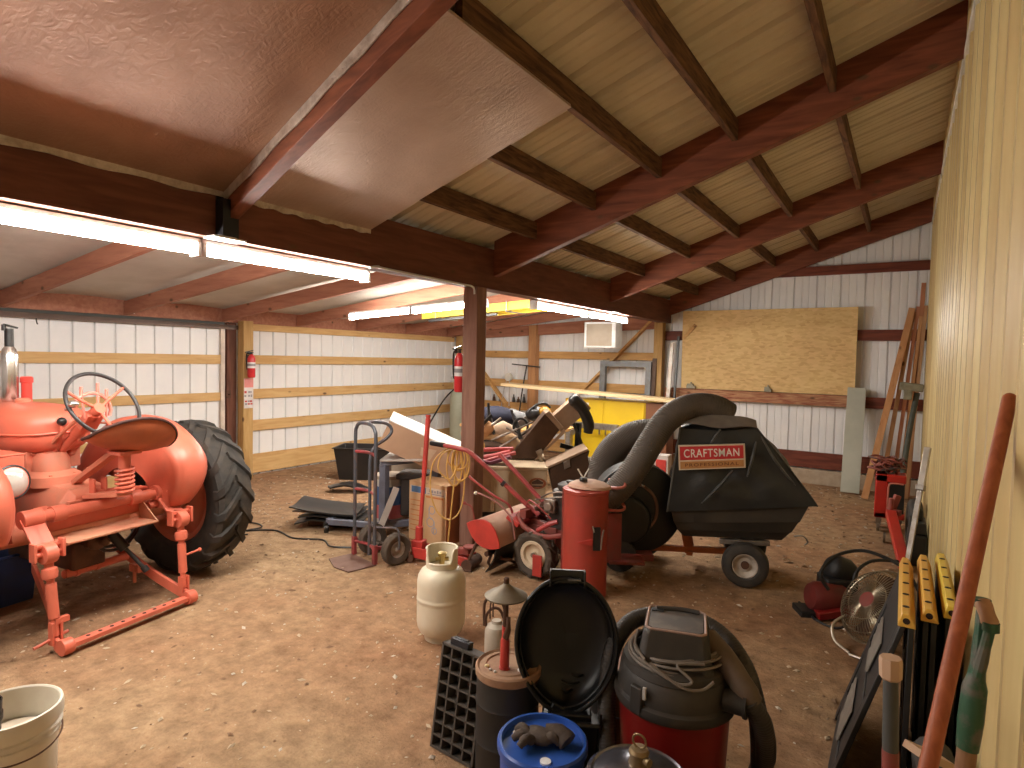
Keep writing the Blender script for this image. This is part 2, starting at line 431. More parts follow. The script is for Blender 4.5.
# posts
def post(x0, x1, y0, y1, z1, m, label):
    mb = MB(); mb.mm((x0, y0, 0), (x1, y1, z1)); return single('wooden_post', mb, m, label, 'post', bev=.006)
post(XL+.04, XL+.17, 4.585, 4.725, 2.06, M_pineZ, 'pine post on the left wall carrying a fire extinguisher at the door')
post(-7.27, -7.13, 9.13, 9.27, 2.06, M_pineZ, 'pine post standing in the far left corner behind the cylinder')
post(-5.62, -5.47, 9.12, 9.26, 2.25, wood('brown_pine_post', (.48, .25, .11), (.34, .16, .07), 'Z', .6), 'pine post in the middle of the left back wall, rod leaning on it')
post(-3.31, -3.17, 9.12, 9.26, 2.27, M_pineZ, 'pine post on the back wall at the end of the header beam')
post(-3.215, -3.065, 4.13, 4.27, 2.258, wood('weathered_post_timber', (.30, .17, .125), (.20, .10, .075), 'Z', .55), 'dark brown centre post with red fire extinguisher under the header beam')
# back wall timber, left bay
girtX(9.27, -7.13, -5.62, 1.665, 1.79); girtX(9.27, -5.47, -3.31, 1.665, 1.79)
girtX(9.27, -7.13, -5.62, 1.13, 1.27); girtX(9.27, -5.47, -3.31, 1.13, 1.27)
girtX(9.27, -7.13, -5.62, .71, .85); girtX(9.27, -5.47, -3.31, .71, .85)
girtX(9.27, -7.13, -5.62, .03, .25); girtX(9.27, -5.47, -3.31, .03, .25)
def brace(p, q, label):
    mb = MB(); mb.beam(p, q, .036, .11, (0, 1, 0)); single('diagonal_brace', mb, M_pineX, label, 'brace')
brace((-7.2, 9.215, 1.95), (-6.05, 9.215, .72), 'pine diagonal brace in the far left corner behind the centre post')
brace((-3.38, 9.215, 2.3), (-4.62, 9.215, 1.08), 'pine diagonal brace leaning up to the post above the yellow cabinet')
# back beam of the left bay: plate following the low roof
mb = MB(); M = Matrix(((1, 0, 0, 0), (0, 0, -1, 9.22), (0, 1, 0, 0), (0, 0, 0, 1)))
mb.prism([(XL, 2.0), (HX0, 2.17), (HX0, 2.40), (XL, 2.15)], .04, M); single('end_plate', mb, M_raftL, 'reddish brown sloping board along the top of the back wall, left bay', 'board')
# right bay
girtX(9.27, -3.17, XR-.01, 1.99, 2.135, M_redX); girtX(9.27, -2.2, XR-.01, 2.885, 3.01, M_redX)
M_scab = wood('chipped_shelf_timber', (.50, .28, .15), (.22, .06, .035), 'X', .7, 7)
girtX(9.26, -3.15, -.55, 1.09, 1.25, M_scab, .05); girtX(9.27, -.55, XR-.01, 1.09, 1.24, M_redX)
girtX(9.27, -3.17, XR-.01, .22, .44, M_redX); girtX(9.26, -3.17, XR-.01, .0, .20, mat('stained_concrete_sill', (.45, .36, .26), .9, 0, (.3, .22, .15), 7), .06)
# white flashing along the top of the yellow wall
M_wtrim = mat('white_painted_trim', (.75, .72, .64), .5)
for b in range(1, 4):
    mb = MB(); mb.mm((XR-.045, RY[b]+.05, 3.44), (XR-.012, RY[b+1]-.05, 3.50)); struct('trim_%d' % pn, mb, M_wtrim); pn += 1
# foil-faced insulation sheets
def foil(nm, ca, cb, ro):
    m, nt, b = _nodes(nm); L = nt.links.new
    tc = nt.nodes.new('ShaderNodeTexCoord')
    n1 = nt.nodes.new('ShaderNodeTexNoise'); n1.inputs['Scale'].default_value = 3.; n1.inputs['Detail'].default_value = 6; L(tc.outputs['Object'], n1.inputs[0])
    r = nt.nodes.new('ShaderNodeValToRGB'); r.color_ramp.elements[0].position = .35; r.color_ramp.elements[1].position = .72
    r.color_ramp.elements[0].color = c4(ca); r.color_ramp.elements[1].color = c4(cb); L(n1.outputs[0], r.inputs[0]); L(r.outputs[0], b.inputs['Base Color'])
    b.inputs['Metallic'].default_value = .45; b.inputs['Roughness'].default_value = ro
    mp = nt.nodes.new('ShaderNodeMapping'); mp.inputs['Scale'].default_value = (1, 9, 1); L(tc.outputs['Object'], mp.inputs[0])
    n2 = nt.nodes.new('ShaderNodeTexNoise'); n2.inputs['Scale'].default_value = 5; n2.inputs['Detail'].default_value = 5; L(mp.outputs[0], n2.inputs[0])
    n3 = nt.nodes.new('ShaderNodeTexNoise'); n3.inputs['Scale'].default_value = 22; n3.inputs['Detail'].default_value = 2; n3.inputs['Distortion'].default_value = 2.; L(tc.outputs['Object'], n3.inputs[0])
    ad = nt.nodes.new('ShaderNodeMath'); ad.operation = 'ADD'; L(n2.outputs[0], ad.inputs[0]); L(n3.outputs[0], ad.inputs[1])
    bp = nt.nodes.new('ShaderNodeBump'); bp.inputs['Strength'].default_value = .2; bp.inputs['Distance'].default_value = .02
    L(ad.outputs[0], bp.inputs['Height']); L(bp.outputs[0], b.inputs['Normal'])
    return m
M_seam = mat('foil_tape_edge', (.62, .55, .48), .4, .5, (.4, .33, .27), 14, (.4, .65), .8, 40)
FZ = lambda x: 2.483+.333*(x+3.2)
YR = lambda x: 1.92-.125*(x+3.1)
def foil_sheet(y0, y1, x0, x1, label, edges, fm_):
    ya = y0 if callable(y0) else (lambda x: y0); yb = y1 if callable(y1) else (lambda x: y1)
    y0, y1 = ya(x0), yb(x0)
    t = thing('insulation_sheet', label, 'insulation', ((x0+x1)/2, (y0+y1)/2, FZ((x0+x1)/2)), 'foil insulation sheets under the roof')
    mb = MB()
    mb.sheet(lambda u, v: (x0+u*(x1-x0), ya(x0+u*(x1-x0))*(1-v)+yb(x0+u*(x1-x0))*v, FZ(x0+u*(x1-x0))-.012*math.sin(PI*u*1)*math.sin(PI*v)), 12, 10, .02)
    build('foil_face', mb, fm_, t)
    for e in edges:
        mb = MB(); rr = random.Random(3)
        mb.sheet(lambda u, v: (V(e[0]).lerp(V(e[1]), u)+V(e[2])*v+V((0, 0, .006*math.sin(u*40)))), 30, 2, .006)
        build('taped_edge', mb, M_seam, t)
za, zb_ = FZ(-3.1), FZ(-1.57)
foil_sheet(lambda x: YR(x)+.044, 2.93, -3.098, -1.57, 'foil sheet right of the near rafter, its far corner hanging free', [((-3.093, 1.99, za+.004), (-3.093, 2.93, za+.004), (0, 0, -.042))], foil('silvery_faced_sheet', (.54, .42, .345), (.43, .32, .255), .38))
foil_sheet(-.5, lambda x: YR(x)-.044, -3.098, -.3, 'large brown faced insulation sheet left of the near rafter', [((-3.093, -.5, za+.004), (-3.093, 1.87, za+.004), (0, 0, -.045)), ((-3.09, YR(-3.09)-.046, za+.004), (-.3, YR(-.3)-.046, FZ(-.3)+.004), (0, 0, -.065))], foil('brown_faced_sheet', (.38, .225, .155), (.27, .15, .10), .46))
# plywood-like first rafter plate at the header: dark steel hanger
mb = MB(); mb.mm((HX1, 1.83, 2.25), (HX1+.006, 1.96, 2.50)); mb.mm((HX1, 1.83, 2.25), (HX1+.07, 1.872, 2.46)); 
single('joist_hanger', mb, mat('dark_steel_hanger', (.03, .03, .035), .4, .6), 'dark steel hanger at the foot of the near rafter', 'bracket')

# ------------------------------------------------------------------ light strips
M_tube = glow('lit_tube', (1., .935, .85), 34.)
M_house = mat('white_lamp_housing', (.8, .8, .8), .4)
def strip(p0, p1, label, wire=None):
    p0, p1 = V(p0), V(p1); d = (p1-p0).normalized()
    t = thing('light_strip', label, 'light', (p0+p1)/2, 'tube light strips')
    mb = MB(); mb.beam(p0+V((0, 0, .030)), p1+V((0, 0, .030)), .070, .034); build('housing', mb, M_house, t, bev=.004)
    s = V((0, 0, 1)).cross(d)*.021
    s = s.normalized(); mb = MB(); prof = [(.040*math.cos(math.radians(-22+224*i/14)), -.040*math.sin(math.radians(-22+224*i/14))+.006) for i in range(15)]
    mb.loft([[q+s*a+V((0, 0, b)) for a, b in prof] for q in (p0+d*.02, p1-d*.02)]); build('lit_lens', mb, M_tube, t)
    for q, e in ((p0, 1), (p1, -1)):
        mb = MB(); mb.beam(q+V((0, 0, -.008)), q+d*e*.02+V((0, 0, -.008)), .09, .075); build('end_cap', mb, M_house, t, bev=.004)
LX = -3.205
strip((LX, -.64, 2.205), (LX, .575, 2.205), 'added unseen tube light strip under the header beam, nearest the camera end of the row')  # extra strip out of view, added to brighten the near left foreground
strip((LX, .585, 2.205), (LX, 1.79, 2.205), 'bright tube light strip under the header beam, at the left edge of the picture')
strip((LX, 1.80, 2.205), (LX, 3.0, 2.205), 'bright tube light strip under the header beam, ending left of the centre post')
strip((LX, 5.28, 2.205), (LX, 6.48, 2.205), 'bright tube light strip under the header beam, just right of the centre post')
strip((LX, 6.49, 2.205), (LX, 7.69, 2.205), 'bright tube light strip under the header beam, ending before the far rafter')

strip((-5.62, 5.02, 2.115), (-4.62, 5.02, 2.165), 'bright tube light strip across the low rafters, left of the centre post')
strip((-4.61, 5.02, 2.165), (-3.61, 5.02, 2.215), 'bright tube light strip across the low rafters, partly behind the centre post')
# small flat lamp plate at the hanger
mb = MB(); mb.mm((-3.09, 1.76, 2.243), (-2.99, 1.94, 2.252)); mb.mm((-3.06, 1.80, 2.252), (-3.02, 1.90, 2.262))
single('white_plate', mb, M_house, 'small white square plate under the hanger, catching the tube light', 'plate')
mb = MB(); mb.mm((-3.09, 6.90, 2.243), (-2.99, 7.05, 2.252)); mb.mm((-3.06, 6.93, 2.252), (-3.02, 7.0, 2.262))
single('white_plate', mb, M_house, 'small white plate above the far light strip at the foot of the far rafter', 'plate')
# ------------------------------------------------------------------ tractor (own axes: x right, y forward, z up)
M_org = mat('faded_orange_paint', (.66, .15, .09), .38, 0, (.52, .135, .085), 5, (.4, .75), .06, 30)
M_orgd = mat('dusty_orange_paint', (.60, .17, .10), .6, 0, (.45, .19, .12), 7, (.35, .7), .1, 40)
M_rub = mat('dusty_black_rubber', (.030, .027, .024), .75, 0, (.075, .058, .042), 8, (.45, .75), .15, 60)
M_rubb = mat('brown_dusty_rubber', (.10, .075, .055), .8, 0, (.045, .035, .028), 7, (.35, .7), .15, 60)
M_blk = mat('black_enamel', (.012, .012, .013), .35, 0, (.02, .018, .016), 6)
M_steel = mat('worn_grey_steel', (.36, .33, .30), .4, .8, (.2, .15, .11), 9, (.4, .7))
M_chrome = mat('chrome_metal', (.72, .70, .68), .22, .95, (.55, .5, .45), 6)
M_rust = mat('rusty_iron', (.12, .055, .03), .8, .2, (.06, .03, .02), 9)
M_glass = mat('lamp_glass', (.75, .74, .70), .12, .3, (.6, .58, .52), 9)
TH = math.atan2(.985, -.17)
T = thing('tractor', 'old orange farm tractor parked with its rear hitch facing the room', 'tractor', (-4.50, 1.60, 0), rotz=TH)

def ag_tyre(x, y, r, w, n, parent, rimr, side, spot):
    mb = MB(); M = axisM((x, y, r), (1, 0, 0))
    a = w/2; prof = [(rimr, -a*.62), (rimr+.03, -a*.85), (r*.80, -a*1.0), (r*.90, -a*.97), (r*.945, -a*.80), (r*.958, -a*.4), (r*.962, 0), (r*.958, a*.4), (r*.945, a*.80), (r*.90, a*.97), (r*.80, a), (rimr+.03, a*.85), (rimr, a*.62)]
    mb.lathe(prof, 48, M, cap=False)
    for s in (-1, 1):
        for k in range(n):
            t0 = 2*PI*(k+(.5 if s > 0 else 0))/n; dt = 2*PI/n*1.05
            rings = []
            for i in range(7):
                u = i/6; z = s*(a*-.06+u*a*1.08); ang = t0+dt*u
                rr = r*(1.0 if u < .8 else 1.0-(u-.8)*.5); rin = r*(.93 if u < .8 else .93-(u-.8)*.55)
                hw = .022+.006*u
                ring = []
                for rad, da in ((rin, -hw*1.3), (rr, -hw), (rr, hw), (rin, hw*1.3)):
                    an = ang+da/r
                    ring.append(M @ V((rad*math.cos(an), rad*math.sin(an), z)))
                rings.append(ring)
            mb.loft(rings)
    t = build('rear_tyre', mb, M_rub, parent, ang=30)
    rm = MB()
    rm.lathe([(.02, -.03), (rimr*.45, -.03), (rimr*.55, .0), (rimr*.86, .02), (rimr*.9, a*.6), (rimr, a*.66), (rimr+.015, a*.62), (rimr+.015, -a*.62), (rimr, -a*.66), (rimr*.9, -a*.6), (rimr*.86, -.02), (rimr*.5, -.06), (.02, -.06)], 36, M)
    rim = build('wheel_rim', rm, M_orgd, t)
    hb_ = MB(); hb_.cyl((x-.08, y, r), (x+.08, y, r), .085, n=20)
    for k in range(6): hb_.cyl(V((x-.075, y+.12*math.cos(k*PI/3), r+.12*math.sin(k*PI/3))), V((x+.055, y+.12*math.cos(k*PI/3), r+.12*math.sin(k*PI/3))), .014, n=8)
    build('hub', hb_, M_orgd, rim)
TY = -.13
ag_tyre(.83, TY, .565, .30, 19, T, .33, 1, 0)
ag_tyre(-1.0, TY, .565, .30, 19, T, .33, -1, 0)
def fender(s):
    mb = MB()
    def fn(u, v):
        a = math.radians(10+u*156)             # from the low rear round to the front
        cs = [(.36, .30), (.36, .52), (.375, .60), (.42, .638), (.52, .645), (.58, .632), (.625, .59), (.64, .54)]
        k = v*(len(cs)-1); i = min(int(k), len(cs)-2); f = k-i
        l = cs[i][0]*(1-f)+cs[i+1][0]*f; r = cs[i][1]*(1-f)+cs[i+1][1]*f
        e = math.sin(min(u/.22, 1)*PI/2)       # rounded rear lip
        r = r*(.70+.30*e) if v > .1 else r
        l = .37+(l-.37)*(.62+.38*e)
        return (s*l-(.17 if s < 0 else 0), TY-r*math.cos(a), .55+r*math.sin(a))
    mb.sheet(fn, 34, 21, .006); f_ = build('fender', mb, M_org, T, ang=50)
    q_ = -.17 if s < 0 else 0
    mb = MB(); mb.box((s*.40+q_, TY+.12, 1.135), (.05, .34, .012)); mb.cyl((s*.40+q_, TY-.1, 1.08), (s*.40+q_, TY-.1, 1.135), .01, n=8); mb.cyl((s*.40+q_, TY+.25, 1.05), (s*.40+q_, TY+.25, 1.135), .01, n=8)
    build('grab_rail', mb, M_orgd, f_)
fender(1); fender(-1)
# gear housing
mb = MB()
sec = lambda y, w, z0, z1: [V((x_, y, z_)) for x_, z_ in ((-w*.7, z0), (w*.7, z0), (w, z0+.09), (w, z1-.10), (w*.62, z1), (-w*.62, z1), (-w, z1-.10), (-w, z0+.09))]
mb.loft([sec(-.34, .13, .50, .76), sec(-.30, .17, .46, .80), sec(.02, .18, .44, .84), sec(.30, .17, .46, .86), sec(.34, .20, .42, .92), sec(.44, .20, .42, .92), sec(.46, .15, .46, .88), sec(.95, .15, .46, .88)])
for x_ in (-.1, .1): mb.box((x_, -.345, .66), (.07, .03, .16))
for k in range(8): mb.cyl((.15*math.cos(k*PI/4), -.355, .63+.115*math.sin(k*PI/4)), (.15*math.cos(k*PI/4), -.335, .63+.115*math.sin(k*PI/4)), .014, n=8)
build('gear_housing', mb, M_orgd, T, bev=.012)
mb = MB(); mb.lathe([(.155, .80), (.155, .86), (.10, .89), (.095, .96), (.075, 1.0), (.03, 1.01)], 24, TR(-.04, -.02, 0)); 
for k in range(6): mb.cyl((-.04+.135*math.cos(k*PI/3), -.02+.135*math.sin(k*PI/3), .85), (-.04+.135*math.cos(k*PI/3), -.02+.135*math.sin(k*PI/3), .875), .011, n=8)
build('gearshift_turret', mb, M_orgd, T)
mb = MB(); mb.tube([(-.04, -.04, .98), (-.045, -.12, 1.08), (-.05, -.15, 1.185)], .012, sm=4); gl = build('gear_lever', mb, M_org, T)
mb = MB(); mb.sphere((-.05, -.15, 1.2), .027); build('lever_knob', mb, M_blk, gl)
# axle trumpets
for s in (-1, 1):
    mb = MB(); mb.lathe([(.12, .13), (.12, .17), (.085, .21), (.075, .50), (.10, .54), (.10, .60), (.06, .62), (.05, .80)], 24, axisM((0, TY, .565), (s, 0, 0), (0, 0, 1)))
    for k in range(8): mb.cyl((s*.16, TY+.105*math.cos(k*PI/4), .565+.105*math.sin(k*PI/4)), (s*.19, TY+.105*math.cos(k*PI/4), .565+.105*math.sin(k*PI/4)), .012, n=8)
    build('axle_housing', mb, M_orgd, T)
# fuel tank / hood
mb = MB(); rings = []
for y, w, h, zc in ((-.12, .06, .05, 1.13), (-.10, .13, .10, 1.135), (-.04, .19, .135, 1.14), (.06, .225, .155, 1.135), (.25, .245, .165, 1.13), (1.0, .25, .17, 1.12), (1.65, .24, .165, 1.10), (1.85, .2, .15, 1.08), (1.93, .1, .1, 1.06)):
    ring = []
    for k in range(28):
        a = 2*PI*k/28; c, s_ = math.cos(a), math.sin(a); e = .72
        ring.append(V((w*math.copysign(abs(c)**e, c), y, zc+h*math.copysign(abs(s_)**e, s_)*(1 if s_ > 0 else 1.05))))
    rings.append(ring)
mb.loft(rings); hood = build('fuel_tank', mb, M_org, T, ang=60)
mb = MB(); rings = []
pts = []
for k in range(24):
    a = PI*k/23; pts.append((.249*math.cos(a)*1.0, -.02+.05+ (1.55 if False else 0), 0))
seam = [(.247, 1.6, 1.10), (.252, 1., 1.11), (.249, .25, 1.115), (.228, .05, 1.12), (.19, -.045, 1.122), (.13, -.106, 1.125), (0, -.128, 1.13), (-.13, -.106, 1.125), (-.19, -.045, 1.122), (-.228, .05, 1.12), (-.249, .25, 1.115), (-.252, 1., 1.11), (-.247, 1.6, 1.10)]
mb.tube(seam, .007, 8, sm=4); build('seam_bead', mb, M_org, hood)
mb = MB(); mb.lathe([(.045, 1.285), (.045, 1.31), (.03, 1.32), (.0, 1.322)], 20, TR(0, .35, 0)); build('filler_cap', mb, M_orgd, hood)
# engine
mb = MB(); mb.mm((-.16, .5, .50), (.16, 1.5, .96)); mb.mm((-.20, .62, .56), (.2, 1.4, .80))
for k in range(4): mb.cyl((.16, .65+k*.2, .86), (.24, .65+k*.2, .86), .035, n=12); mb.cyl((-.16, .65+k*.2, .86), (-.24, .65+k*.2, .86), .035, n=12)
mb.tube([(.24, .6, .86), (.24, 1.4, .86)], .04); mb.tube([(-.24, .6, .86), (-.24, 1.4, .86)], .035)
build('engine', mb, mat('greasy_engine_iron', (.05, .032, .024), .6, .3, (.16, .06, .04), 8), T, bev=.01)
mb = MB(); mb.mm((-.2, 1.5, .48), (.2, 1.62, 1.0)); mb.mm((-.23, 1.60, .55), (.23, 1.66, 1.24))
for k in range(9): mb.mm((-.2+.05*k-.006, 1.655, .6), (-.2+.05*k+.006, 1.672, 1.18))
build('radiator', mb, M_orgd, T, bev=.01)
for s in (-1, 1):
    M = axisM((s*.52, 1.75, .30), (1, 0, 0)); mb = MB()
    mb.lathe([(.19, -.05), (.22, -.075), (.28, -.07), (.30, -.03), (.305, 0), (.30, .03), (.28, .07), (.22, .075), (.19, .05)], 36, M, cap=False)
    ft = build('front_tyre', mb, M_rub, T)
    mb = MB(); mb.lathe([(.02, -.05), (.06, -.05), (.10, -.02), (.17, -.01), (.195, .05), (.205, .05), (.205, -.05), (.19, -.05), (.17, -.02), (.1, -.03), (.02, -.06)], 28, M); build('front_rim', mb, M_orgd, ft)
mb = MB(); mb.beam((-.5, 1.75, .32), (.5, 1.75, .32), .07, .07); mb.mm((-.12, 1.5, .40), (.12, 1.95, .52)); mb.cyl((0, 1.75, .3), (0, 1.75, .5), .05); build('front_axle', mb, M_orgd, T, bev=.008)
# muffler and intake stacks
mb = MB(); X0, Y0 = -.02, .455
mb.lathe([(.022, .95), (.022, 1.27), (.036, 1.285), (.048, 1.31), (.048, 1.60), (.036, 1.64), (.022, 1.66), (.022, 1.76), (.0, 1.76)], 24, TR(X0, Y0, 0)); mf = build('muffler', mb, M_chrome, T)
mb = MB(); mb.cyl((X0, Y0, 1.655), (X0, Y0, 1.775), .025); mb.box((X0+.004, Y0-.01, 1.79), (.062, .055, .012), (.1, .25, 0)); mb.cyl((X0-.03, Y0, 1.76), (X0-.03, Y0, 1.80), .012); build('rain_cap', mb, M_blk, mf)
mb = MB(); mb.lathe([(.03, .98), (.03, 1.415), (.037, 1.42), (.037, 1.45), (.03, 1.458), (0, 1.458)], 20, TR(.06, .42, 0)); build('air_intake', mb, mat('bright_red_paint', (.62, .05, .035), .35, 0, (.5, .05, .04)), T)
# steering
wc = V((-.0, -.475, 1.318)); wn = V((.10, -.80, .52)).normalized(); M = axisM(wc, wn)
mb = MB(); mb.torus(.218, .0115, M, 56, 12); sw = build('steering_wheel', mb, mat('black_wheel_rim', (.025, .022, .022), .4), T)
mb = MB()
hubp = wc-wn*.05
for k in range(3):
    a = 2*PI*k/3+.55; e = M @ V((.21*math.cos(a), .21*math.sin(a), 0)); mid = M @ V((.10*math.cos(a), .10*math.sin(a), -.035))
    mb.tube([hubp, mid, e], .0085, 10, sm=4)
mb.cyl(hubp-wn*.02, hubp+wn*.012, .036); build('wheel_spokes', mb, M_org, sw)
mb = MB(); kp = M @ V((-.212, .0, .035)); mb.sphere(kp, .028, sc=(1, 1, .8)); mb.cyl(kp, M @ V((-.212, .0, -.03)), .012); build('spinner_knob', mb, M_chrome, sw)
mb = MB(); cb = V((-.0, .06, .92)); mb.cyl(cb, hubp, .026); mb.cyl(cb.lerp(hubp, .55), cb.lerp(hubp, .92), .036)
mb.box(cb.lerp(hubp, .8)+V((0, -.02, 0)), (.10, .05, .12), (.7, 0, 0)); col_ = build('steering_column', mb, M_org, T, bev=.004)
mb = MB(); q = cb.lerp(hubp, .9)
for x_, dz in ((-.05, .12), (.03, .14), (.075, .10)): mb.tube([q+V((x_, 0, -.02)), q+V((x_*1.2, .02, dz))], .007); mb.cyl(q+V((x_*1.2, .02, dz-.01)), q+V((x_*1.2, .02, dz+.05)), .009)
ring_ = [q+V((.115*math.cos(a), .02, .02+.11*math.sin(a))) for a in [math.radians(d) for d in range(-20, 201, 20)]]
mb.tube(ring_, .010); build('throttle_quadrant', mb, mat('pink_faded_paint', (.72, .25, .19), .5), col_)
for s in (-1, 1):
    mb = MB(); mb.tube([(s*.07, .03, .95), (s*.075, -.14, 1.10), (s*.04, -.32, 1.24)], .011, sm=3); build('column_rod', mb, M_orgd, T)
# dash plates around the column foot
mb = MB(); mb.mm((-.16, .02, .88), (.16, .05, 1.06)); mb.mm((-.20, .10, .86), (-.06, .22, 1.02)); mb.mm((.05, .1, .9), (.17, .2, 1.0)); mb.cyl((.10, .02, .99), (.10, .005, .99), .034); mb.cyl((-.12, .02, 1.0), (-.12, .005, 1.0), .018)
build('dash_panel', mb, M_orgd, T, bev=.006)
for x_ in (-.22, .22):
    mb = MB(); mb.tube([(x_, .25, .55), (x_, .12, .78), (x_, .03, .84)], .012, sm=3); mb.box((x_, .01, .845), (.09, .06, .014), (-.5, 0, 0)); build('pedal', mb, M_orgd, T)
# seat
sc_ = V((0.02, -.69, 1.085)); Ms = Matrix.Translation(sc_) @ Euler((math.radians(-15), math.radians(12), 0)).to_matrix().to_4x4()
mb = MB()
def seat(u, v):
    r = v; a = 2*PI*u; x_ = math.cos(a)*.25*r; y_ = math.sin(a)*.21*r*(1 if math.sin(a) > 0 else 1.0)
    z_ = .075*r**2.2+(.055*max(0, -math.sin(a))*r**3)-.02*math.cos(2*a)*r**3
    return Ms @ V((x_, y_, z_-.03))
mb.sheet(seat, 40, 10, .006); se = build('seat', mb, mat('sun_baked_orange_steel', (.50, .13, .05), .5, 0, (.34, .09, .04), 6), T, ang=60)
mb = MB(); mb.tube([seat(k/40, 1.0) for k in range(40)], .009, 8, closed=True); build('seat_rim', mb, mat('chipped_dark_rim', (.06, .02, .015), .7), se)
mb = MB(); mb.cyl((.0, -.66, .80), (.0, -.66, 1.06), .032); mb.box((0, -.66, 1.045), (.13, .12, .02)); build('seat_post', mb, M_org, T)
mb = MB(); mb.tube([(.046*math.cos(k*.55), -.66+.046*math.sin(k*.55), .80+k*.0022) for k in range(70)], .008, 6); build('seat_spring', mb, M_org, T)
mb = MB(); mb.beam((.0, -.58, 1.04), (.0, -.20, .82), .06, .03); mb.beam((-.0, -.66, .80), (0, -.28, .74), .10, .03); build('seat_bracket', mb, M_orgd, T, bev=.004)
# rear lamp and tool box on the near fender
mb = MB(); lm = axisM((-.36, -.22, .885), (.15, -1, .12)); mb.lathe([(.02, -.13), (.06, -.11), (.092, -.03), (.098, 0), (.098, .012), (.088, .018)], 28, lm); hl = build('work_lamp', mb, M_org, T)
mb = MB(); mb.lathe([(.089, .012), (.07, .03), (.03, .042), (0, .044)], 28, lm); build('lamp_lens', mb, M_glass, hl)
mb = MB(); mb.torus(.092, .008, lm @ TR(0, 0, .012), 28, 8); build('lamp_bezel', mb, M_blk, hl)
mb = MB(); mb.mm((-.45, -.2, .86), (-.28, .10, 1.03)); mb.mm((-.455, -.205, 1.03), (-.275, .105, 1.04)); build('tool_box', mb, M_org, T, bev=.006)
mb = MB(); mb.tube([(-.36, -.18, .80), (-.37, -.15, .70), (-.36, -.10, .62)], .018, sm=3); build('lamp_bracket', mb, M_org, T)
# hydraulic lift: rocker shaft, lift arms, links, lower arms, cross bars
mb = MB(); a0, a1 = V((-.43, -.46, .715)), V((.40, -.44, .705)); mb.cyl(a0, a1, .033)
for x_ in (-.25, .2): mb.cyl(V((x_-.035, -.452, .711)), V((x_+.035, -.452, .711)), .046); mb.beam((x_, -.45, .70), (x_, -.28, .70), .07, .05)
build('rocker_shaft', mb, M_org, T)
def lift(s):
    x_ = s*.385; top = V((x_, -.45, .71)); piv = V((x_+s*.01, -.62, .545)); low = V((x_+s*.0, -.665, .10))
    mb = MB()
    for d in (-.022, .022): mb.beam(top+V((d, 0, 0)), piv+V((d, 0, 0)), .014, .065, (1, 0, 0))
    mb.cyl(top+V((-.05, 0, 0)), top+V((.05, 0, 0)), .05); la = build('lift_arm', mb, M_org, T, bev=.003)
    mb = MB(); mb.cyl(piv+V((-.075, 0, 0)), piv+V((.075, 0, 0)), .014); mb.cyl(piv+V((-.03, 0, 0)), piv+V((.03, 0, 0)), .054, n=20); mb.box(piv+V((0, .01, .045)), (.15, .03, .02)); mb.box(piv+V((-s*.07, 0, .02)), (.016, .05, .10)); mb.box(piv+V((s*.07, 0, .02)), (.016, .05, .10))
    build('clevis', mb, M_org, la, bev=.003)
    k1 = piv.lerp(low, .16); k2 = piv.lerp(low, .30); k3 = piv.lerp(low, .36); k4 = piv.lerp(low, .78)
    mb = MB(); mb.cyl(piv, k1, .022); mb.lathe([(.02, 0), (.036, .01), (.040, .035), (.036, .06), (.02, .07)], 18, axisM(k1, low-piv)); mb.cyl(k2, k3, .018); mb.cyl(k3, k4, .026); mb.cyl(k4, low, .018)
    hd = piv.lerp(low, .55)
    if s > 0: mb.tube([hd+V((-.02, 0, 0)), hd+V((.10, -.03, .02))], .007); mb.sphere(hd+V((.105, -.032, .021)), .013)
    else: mb.box(k4+V((.03, -.01, -.02)), (.07, .03, .03)); mb.tube([k4+V((-.10, 0, -.13)), k4+V((.07, 0, -.10))], .009)
    for d in (-.022, .022): mb.box(low+V((d, 0, .015)), (.01, .04, .12))
    build('lift_link', mb, M_org, T)
    f0 = V((.30 if s > 0 else -.19, -.10, .33)); e = V((s*.375, -.735, .05)); mb = MB()
    rr = [f0, f0.lerp(e, .5)+V((0, 0, -.02)), low+V((0, 0, -.04)), e]
    for p, q_ in zip(rr, rr[1:]): mb.beam(p, q_, .018, .075, (0, 0, 1)) if False else mb.beam(p, q_, .02, .07, (1, 0, 0)) if False else mb.tube([p, q_], .001)
    # flat bar, on edge, following the points
    vs = []; rings = []
    for p in smooth_path(rr, 5): rings.append([p+V((-.011, 0, -.034)), p+V((.011, 0, -.034)), p+V((.011, 0, .034)), p+V((-.011, 0, .034))])
    mb = MB(); mb.loft(rings); mb.cyl(e+V((-.028, 0, 0)), e+V((.028, 0, 0)), .043, n=22); build('lower_arm', mb, M_org, T, bev=.003)
lift(-1); lift(1)
mb = MB(); mb.cyl((-.36, -.735, .05), (.36, -.735, .05), .001)
mb = MB(); mb.mm((-.345, -.762, .037), (.345, -.708, .063)); db = build('hole_drawbar', mb, M_org, T, bev=.003)
M_hole = mat('dark_hole', (.02, .008, .006), .9)
for k in range(9):
    mb = MB(); mb.cyl((-.26+.065*k, -.735, .062), (-.26+.065*k, -.735, .0640), .0105, n=12); build('pin_hole', mb, M_hole, db)
mb = MB(); mb.cyl((-.12, -.28, .285), (.29, -.24, .27), .026); mb.cyl((-.06, -.278, .284), (-.04, -.276, .283), .032); mb.cyl((.07, -.262, .279), (.09, -.26, .278), .032); build('cross_tube', mb, M_org, T)
mb = MB(); mb.beam((.315, -.36, .235), (.33, -.52, .17), .001, .001); 
mb = MB(); mb.box((.27, -.36, .215), (.03, .09, .05)); mb.cyl((.262, -.36, .12), (.262, -.36, .22), .011); mb.cyl((.25, -.40, .235), (.29, -.40, .235), .014); build('sway_bracket', mb, M_orgd, T, bev=.003)
